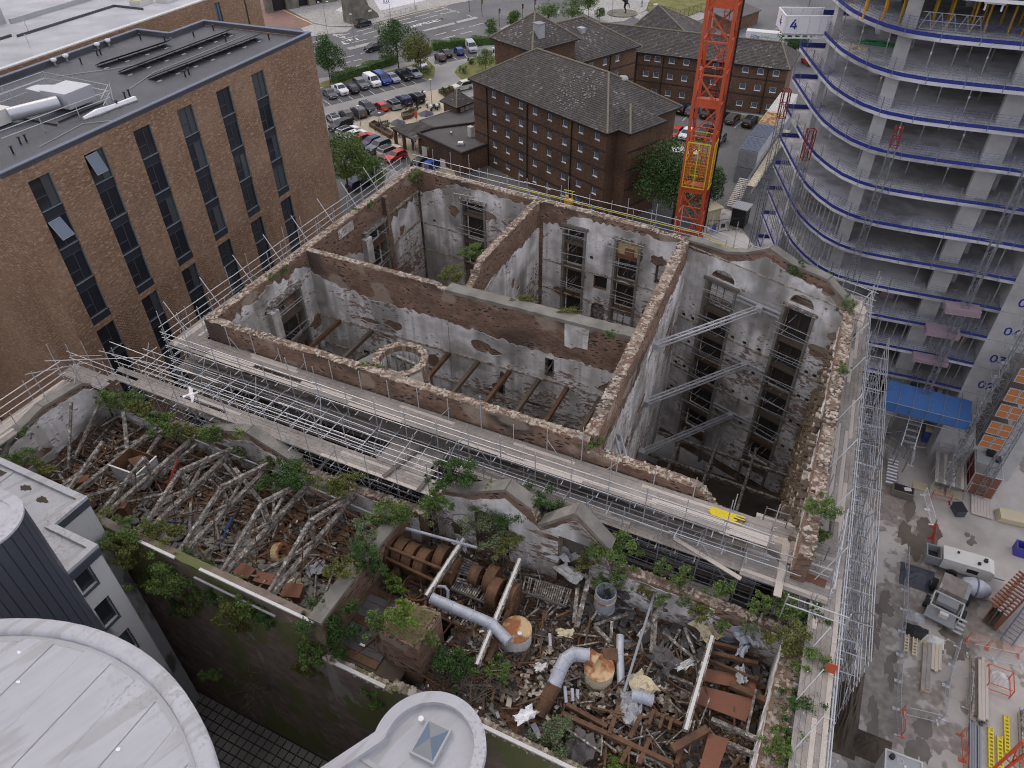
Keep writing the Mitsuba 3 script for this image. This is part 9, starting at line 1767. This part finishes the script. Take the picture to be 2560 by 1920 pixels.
b = MB(FG).lathe([(.01, -.28), (.05, -.22), (.085, -.02), (.07, .12), (.045, .2), (.01, .27)], (0, 0, 0), 10); v, f = b.arrays(); R_g = np.array([[0, 0, 1], [0, 1, 0], [-1, 0, 0.0]])
obj(gu, 'body', MB(FG).add((b.v[0] @ R_g.T) + [0, 0, 27], b.f[0]), 'm_white', True)
for s in (-1, 1):
    w = [(.1, 0, 0), (.14, .28, .07), (.02, .62, .03), (-.06, .64, .03), (-.06, .3, .06), (-.1, 0, 0)]; w = np.array([(x, s * (y + .05), z + 27) for x, y, z in w]); w2 = w - [0, 0, .02]; n = len(w)
    fc = [[0, i, i + 1] for i in range(1, n - 1)] + [[n, n + i + 1, n + i] for i in range(1, n - 1)] + [[i, n + i, n + (i + 1) % n] for i in range(n)] + [[i, n + (i + 1) % n, (i + 1) % n] for i in range(n)]; obj(gu, 'wing', MB(FG).add(np.vstack([w, w2]), fc), 'm_offwhite')
obj(gu, 'tail', MB(FG).prism([(-.24, -.04), (-.24, .04), (-.42, .1), (-.42, -.1)], 26.99, 27.01), 'm_white'); obj(gu, 'head', MB(FG).tm(trimesh.creation.icosphere(2, .06).apply_translation((.29, 0, 27.02))), 'm_white'); obj(gu, 'beak', MB(FG).tube((.34, 0, 27.01), (.41, 0, 27.0), .018, 6, .005), 'm_yellow')


# ---------------------------------------------------------------- terrace, street furniture, people, statue
def lamp(label, p, h=5.0, arms=1):
    k = thing('street_lamp', label, 'street lamp'); b = np.array([p[0], p[1], 0.1]); obj(k, 'post', MB().tube(b, b + [0, 0, h], .07, 8, .05), 'm_grey')
    for s in ((0,) if arms == 1 else (-1, 1)): obj(k, 'arm', MB().tube(b + [0, 0, h], b + [s * 1.0, s * .3, h + .1], .03, 5), 'm_grey') if s else None; obj(k, 'head', MB().box(b + [s * 1.0, s * .3, h + .12], (.5, .28, .14)), 'm_lamp')
for lab, p, h, a in (('twin armed street lamp by the brick paved side road', (-44.24,195.33), 8, 2), ('slim street lamp on the central reservation', (-36.46,187.72), 7, 1), ('street lamp behind the dark tree by the road', (-29.24,201.67), 6, 1), ('terrace lamp post nearest the canopy', (-22.94,131.77), 4.2, 1), ('terrace lamp post by the brown SUV', (-27.61,137.07), 3.6, 1), ('lamp post on the statue plaza', (27.36,209.26), 6.5, 1), ('dark post at the far pavement edge', (-25.19,222.17), 5, 1), ('lamp post beside the tall terrace post', (-15.15,148.5), 4.5, 1)): lamp(lab, p, h, a)
for i, (p, lab) in enumerate((((-10.19,218.71), 'traffic light on the junction island, left one'), ((-6.65,214.07), 'traffic light on the junction island, right one'), ((-2.04,203.67), 'traffic light beside the narrow roadside tree'), ((3.94,208.18), 'traffic light above the pyramid roof, left one'), ((7.27,212.28), 'traffic light above the pyramid roof, right one'))):
    k = thing('traffic_light', lab, 'traffic light'); ptube(k, 'post', 'm_black', (*p, 0), (*p, 4.2), .07, WORLD, 8)
    hd = pbox(k, 'signal_head', 'm_black', (p[0] + .2, p[1], 3.7), (.35, .3, 1.1))
    for j, m in enumerate(('m_green', 'm_propyellow', 'm_red')): ptube(hd, 'lens', m, (p[0] + .2, p[1] - .15, 3.35 + j * .33), (p[0] + .2, p[1] - .19, 3.35 + j * .33), .11, WORLD, 10)
bo = thing('keep_left_bollard', 'yellow and white traffic bollard on the central reservation', 'bollard'); q = (-17.26,211.93); obj(bo, 'shell', MB().box((*q, .75), (.5, .4, 1.3)), 'm_straw'); obj(bo, 'base', MB().box((*q, .1), (.6, .5, .2)), 'm_black')
def rail(label, pts, h, m, name='railing', step=1.6, fine=.3):
    k = thing(name, label, 'railing'); f = MB(); g_ = MB()
    for a, b in zip(pts[:-1], pts[1:]):
        a, b = np.array(a[:2]), np.array(b[:2]); L = np.linalg.norm(b - a); n = max(1, int(L / step))
        for i in range(n + 1): q = a + (b - a) * i / n; f.tube((*q, .1), (*q, h + .1), .04, 4)
        for z in (.25, h + .05): f.beam((*a, z), (*b, z), .05, .05)
        for t in np.arange(0, L, fine): q = a + (b - a) * t / L; g_.beam((*q, .2), (*q, h), .02, .02)
    obj(k, 'frame', f, m, stuff=True); obj(k, 'bars', g_, m, stuff=True)
rail('grey guard railing along the far side of the road', [(-32.54,213.57), (-24.86,220.62), (-24.66,222.53)], 1.1, 'm_grey'); rail('tall dark fence round the overgrown lot', [(37.82,216.6), (44.96,208.23), (51.76,214.76), (53.27,213.21)], 2.2, 'm_black'); rail('railing along the bus stop pavement', [(-28.41,172.07), (-25.8,176.12)], 1.1, 'm_grey')
rail('dark gate panels across the site path', [(28.03,94.51), (29.65,94.57), (31.36,95.06), (33.48,95.21)], 2.0, 'm_black', 'site_gate')
for i, (p, m) in enumerate((((28.75,93.96), 'm_sign_blue'), ((30.29,94.61), 'm_black'))): solo('site_notice', 'notice board hung on the dark site gate, %s' % ('blue one', 'black one')[i], 'notice', MB().box((*p, 1.2), (.9 - i * .3, .05, 1.0 - i * .4), rz=10), m)
hut = thing('gate_hut', 'dark blue gate hut with a ribbed grey roof', 'hut'); a, b, c = (31.74,96.92,2.9), (33.65,95.64,2.9), (35,97.73,2.9); d_ = np.array(a) + np.array(c) - np.array(b); obj(hut, 'wall', MB().prism(Polygon([a[:2], b[:2], c[:2], tuple(d_[:2])]).buffer(-.15), 0, 2.8), 'm_black')
rf = obj(hut, 'roof', MB().prism([a[:2], b[:2], c[:2], tuple(d_[:2])], 2.8, 2.9), 'm_midgrey'); A, B, C_ = map(np.array, (a, b, c))
for i in range(9): t = (i + .5) / 9; pbeam(rf, 'rib', 'm_galv_dark', A + (B - A) * t + [0, 0, .03], A + (B - A) * t + (C_ - B) + [0, 0, .03], .08, .05)
solo('timber_shelter', 'small pale boarded shelter roof beside the crane foot', 'shelter', MB().box((*(29.04,97.82,2.6)[:2], 2.55), (3.0, 2.2, .1), rz=25).box((*(29.04,97.82,2.6)[:2], 1.3), (2.4, 1.8, 2.3), rz=25), 'm_straw')
for i, poly in enumerate(([(-26,136.85),(-25.18,138.41),(-21.02,132.47),(-21.15,130.85),(-21.46,130.86)], [(-20.56,141.97),(-18.22,144.35),(-17.66,143.09),(-18.55,140.69),(-20,139.84)], [(-14.28,154.85),(-11.54,156.28),(-10.91,155.59),(-12.79,152.22)])):
    k = thing('brick_planter', 'low brick planter with dark soil on the terrace, ' + ('long one by the canopy', 'one by the navy SUV', 'one by the gold SUV')[i], 'planter'); p_ = Polygon(poly).buffer(0); obj(k, 'wall', MB().prism(p_.difference(p_.buffer(-.3)), 0, .75), 'm_brick_hotel'); obj(k, 'soil', MB().prism(p_.buffer(-.3), 0, .6), 'm_dirt')
    for j in range(5): c = p_.representative_point(); shrub('terrace_plant', 'dark terrace plant in the planter %s, %s' % (('by the canopy', 'by the navy SUV', 'by the gold SUV')[i], ORD[j]), (c.x + rnd.uniform(-1.6, 1.6), c.y + rnd.uniform(-1.2, 1.2), 1.0), (.6, .6, .5), ('m_leaf_dark', 'm_leaf_olive')[j % 2], 260, .2, 60 + i * 5 + j, 'plant', 'plants in the terrace planters', 3, 8)
for i, q in enumerate(((-20.05,133.15,2.4), (-24.35,138.08,2.4), (-15.26,137.45,2.4))):
    k = thing('parasol', 'dark parasol on the terrace, ' + ('beside the canopy', 'by the dark SUV', 'by the motorcycles')[i], 'parasol'); obj(k, 'canopy', MB().lathe([(1.5, 0), (1.45, .06), (.05, .75), (.01, .78)], (q[0], q[1], 2.0), 8), 'm_tarp'); ptube(k, 'pole', 'm_black', (q[0], q[1], 0), (q[0], q[1], 2.7), .035, WORLD, 6)
    t = thing('picnic_table', 'dark timber picnic table on the terrace, ' + ('beside the canopy', 'by the dark SUV', 'by the motorcycles')[i], 'picnic table'); F = Frame(q[0] + .9, q[1] - .9, 40 * i)
    obj(t, 'top', MB(F).bb(-.9, .9, -.35, .35, .72, .77), 'm_old_beam')
    for y in (-.75, .75): obj(t, 'bench', MB(F).bb(-.9, .9, y - .13, y + .13, .42, .47), 'm_old_beam')
    for x in (-.7, .7): obj(t, 'leg_frame', MB(F).beam((x, -.7, 0), (x, .2, .72), .08, .05).beam((x, .7, 0), (x, -.2, .72), .08, .05).beam((x, -.85, .4), (x, .85, .4), .08, .05), 'm_old_beam')
cn = thing('traffic_cone', 'orange closed up parasol standing on the terrace by the roof edge', 'parasol'); q = (-17.48,139.91); obj(cn, 'cover', MB().lathe([(.22, .4), (.26, .9), (.06, 2.3), (.01, 2.35)], (*q, 0), 10), 'm_orange'); obj(cn, 'pole', MB().tube((*q, 0), (*q, .4), .04, 6), 'm_black')
for i, (q, hd) in enumerate((((-17.18,152.89), 120), ((-16,146.92), 100), ((-14.6,144.98), 60), ((-13.63,145.57), 75), ((-3.15,182.21), 80))):
    k = thing('motorcycle', 'dark motorcycle with white top box, ' + ('beside the black SUV', 'first of the terrace group', 'second of the terrace group', 'third of the terrace group', 'behind the island tree')[i], 'motorcycle'); F = Frame(*q, hd)
    for x in (-.7, .7): obj(k, 'wheel', MB(F).tube((x, -.07, .32), (x, .07, .32), .32, 14), 'm_rubber', 40)
    obj(k, 'body', MB(F).path([(-.75, 0, .8), (-.3, 0, .75), (.15, 0, .95), (.5, 0, .85), (.68, 0, .6)], [.1, .18, .24, .16, .08], 8), 'm_black', 40); obj(k, 'engine', MB(F).box((0, 0, .5), (.6, .32, .4)), 'm_grey'); obj(k, 'handlebar', MB(F).tube((.45, -.38, 1.1), (.45, .38, 1.1), .025, 5), 'm_galv_dark'); obj(k, 'top_box', MB(F).box((-.75, 0, 1.05), (.45, .5, .36)), 'm_white')
# stone remnants at the top of the picture
sr = thing('stone_buttress', 'dark old stone buttress standing at the roadside', 'ruin'); o = np.array((-37.55,210.96,0)); F = Frame(o[0], o[1], 46)
obj(sr, 'mass', MB(F).wall([(-4.5, 0), (5, 0), (4.4, 1.2), (2.0, 3.2), (-.2, 8.5), (-4.2, 9)], 0, 3.0), 'm_stone_dark'); obj(sr, 'sign', MB(F).bb(1.6, 2.7, -.05, -.01, 1.9, 2.3), 'm_white')
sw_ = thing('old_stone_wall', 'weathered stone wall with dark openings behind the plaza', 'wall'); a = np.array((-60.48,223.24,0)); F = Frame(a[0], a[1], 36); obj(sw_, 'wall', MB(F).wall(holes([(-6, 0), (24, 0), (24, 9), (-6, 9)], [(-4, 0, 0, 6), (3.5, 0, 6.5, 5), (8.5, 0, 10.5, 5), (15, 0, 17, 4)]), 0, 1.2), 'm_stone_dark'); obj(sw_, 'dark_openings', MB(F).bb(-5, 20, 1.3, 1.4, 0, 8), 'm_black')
hs = thing('horse_statue', 'dark bronze rearing horse statue with a figure on the plaza plinth', 'statue'); q = np.array((30.72,214.32,0.1)); F = Frame(q[0], q[1], 150)
obj(hs, 'plinth', MB(F).prism(Point(0, 0).buffer(4, 16), .1, .35), 'm_stone_dark'); obj(hs, 'horse', MB(F).path([(-1.2, 0, 2.6), (-.9, 0, 3.2), (0, 0, 3.9), (.9, 0, 4.8), (1.4, 0, 5.7), (1.7, 0, 6.3), (2.3, 0, 6.1)], [.25, .6, .62, .65, .4, .32, .15], 10).path([(-.9, .2, 3.0), (-.6, .25, 1.8), (-1.1, .25, 1.0), (-.9, .25, .35)], [.4, .26, .16, .14], 7).path([(-.9, -.2, 3.0), (-.4, -.3, 1.7), (-.9, -.3, 1.0), (-.7, -.3, .35)], [.4, .26, .16, .14], 7).path([(1.0, .25, 4.6), (1.9, .3, 4.7), (2.1, .3, 3.9)], [.28, .16, .1], 7).path([(1.0, -.25, 4.6), (1.8, -.3, 5.0), (2.3, -.3, 4.4)], [.28, .16, .1], 7).path([(-1.2, 0, 2.8), (-1.7, 0, 2.6), (-1.9, 0, 1.6)], [.15, .16, .06], 6), 'm_black', 50)
def person(label, p, h, hd, top, legs, stride=.25):
    k = thing('person', label, 'person'); F = Frame(p[0], p[1], hd); s = h / 1.75; z0 = p[2] if len(p) > 2 else .1; P3 = lambda *q: np.array(q) * s + [0, 0, z0]; b = MB(F)
    for d, x in ((.09, stride), (-.09, -stride)): b.path([P3(0, d, .92), P3(x * .5, d, .5), P3(x, d, .06)], [.085 * s, .065 * s, .045 * s], 8).box(P3(x + .06, d, .04), (.24 * s, .09 * s, .08 * s))
    obj(k, 'legs', b, legs, 50); t = MB(F).path([P3(0, 0, .85), P3(0, 0, 1.1), P3(.02, 0, 1.35), P3(.02, 0, 1.47)], [.14 * s, .15 * s, .17 * s, .08 * s], 10)
    for d, x in ((.2, -stride), (-.2, stride)): t.path([P3(.02, d, 1.4), P3(x * .2, d * 1.15, 1.12), P3(x * .6 + .08, d * 1.1, .88)], [.055 * s, .045 * s, .035 * s], 7)
    obj(k, 'body', t, top, 50); obj(k, 'head', MB(F).tm(trimesh.creation.icosphere(2, .105 * s).apply_scale([1, .85, 1.2]).apply_translation(np.array([0.03, 0, 1.62]) * s + [0, 0, z0])), 'm_skin', True); obj(k, 'hair', MB(F).tm(trimesh.creation.icosphere(2, .108 * s).apply_scale([1, .88, .95]).apply_translation(np.array([-.01, 0, 1.67]) * s + [0, 0, z0])), 'm_black', True)
person('person in dark clothes walking on the far plaza, left one', (-34.63,228.99,0.1), 1.75, 20, 'm_denim', 'm_black'); person('person in blue walking on the far plaza, middle one', (-33.91,228.95,0.1), 1.7, 30, 'm_sign_blue', 'm_denim'); person('person in dark blue walking on the far plaza, right one', (-33.26,228.67,0.1), 1.78, 25, 'm_denim', 'm_sign_blue'); person('person in blue beside the grey cabinet near the statue', (36.91,221.2,0.1), 1.75, 200, 'm_sign_blue', 'm_denim')
cb_ = thing('street_cabinet', 'pale grey utility cabinet on the path by the lot fence', 'cabinet'); q = (39.33,213.19); obj(cb_, 'case', MB().box((*q, 1.3), (1.3, .9, 2.4), rz=-20), 'm_midgrey'); obj(cb_, 'cap', MB().box((*q, 2.55), (1.4, 1.0, .1), rz=-20), 'm_offwhite')
lg = thing('gate_lodge', 'low dark roofed brick lodge behind the crane mast', 'lodge'); a, b, c = map(np.array, ((54.14,193.51,3.2), (64.26,203.19,3.2), (61.72,211.39,3.2))); pg = [tuple(a[:2]), tuple(b[:2]), tuple(c[:2]), tuple((a + c - b)[:2])]; obj(lg, 'wall', MB().prism(Polygon(pg).buffer(-.4), 0, 3.0), 'm_brick_hotel'); obj(lg, 'roof', MB().prism(pg, 3.0, 3.25), 'm_felt')
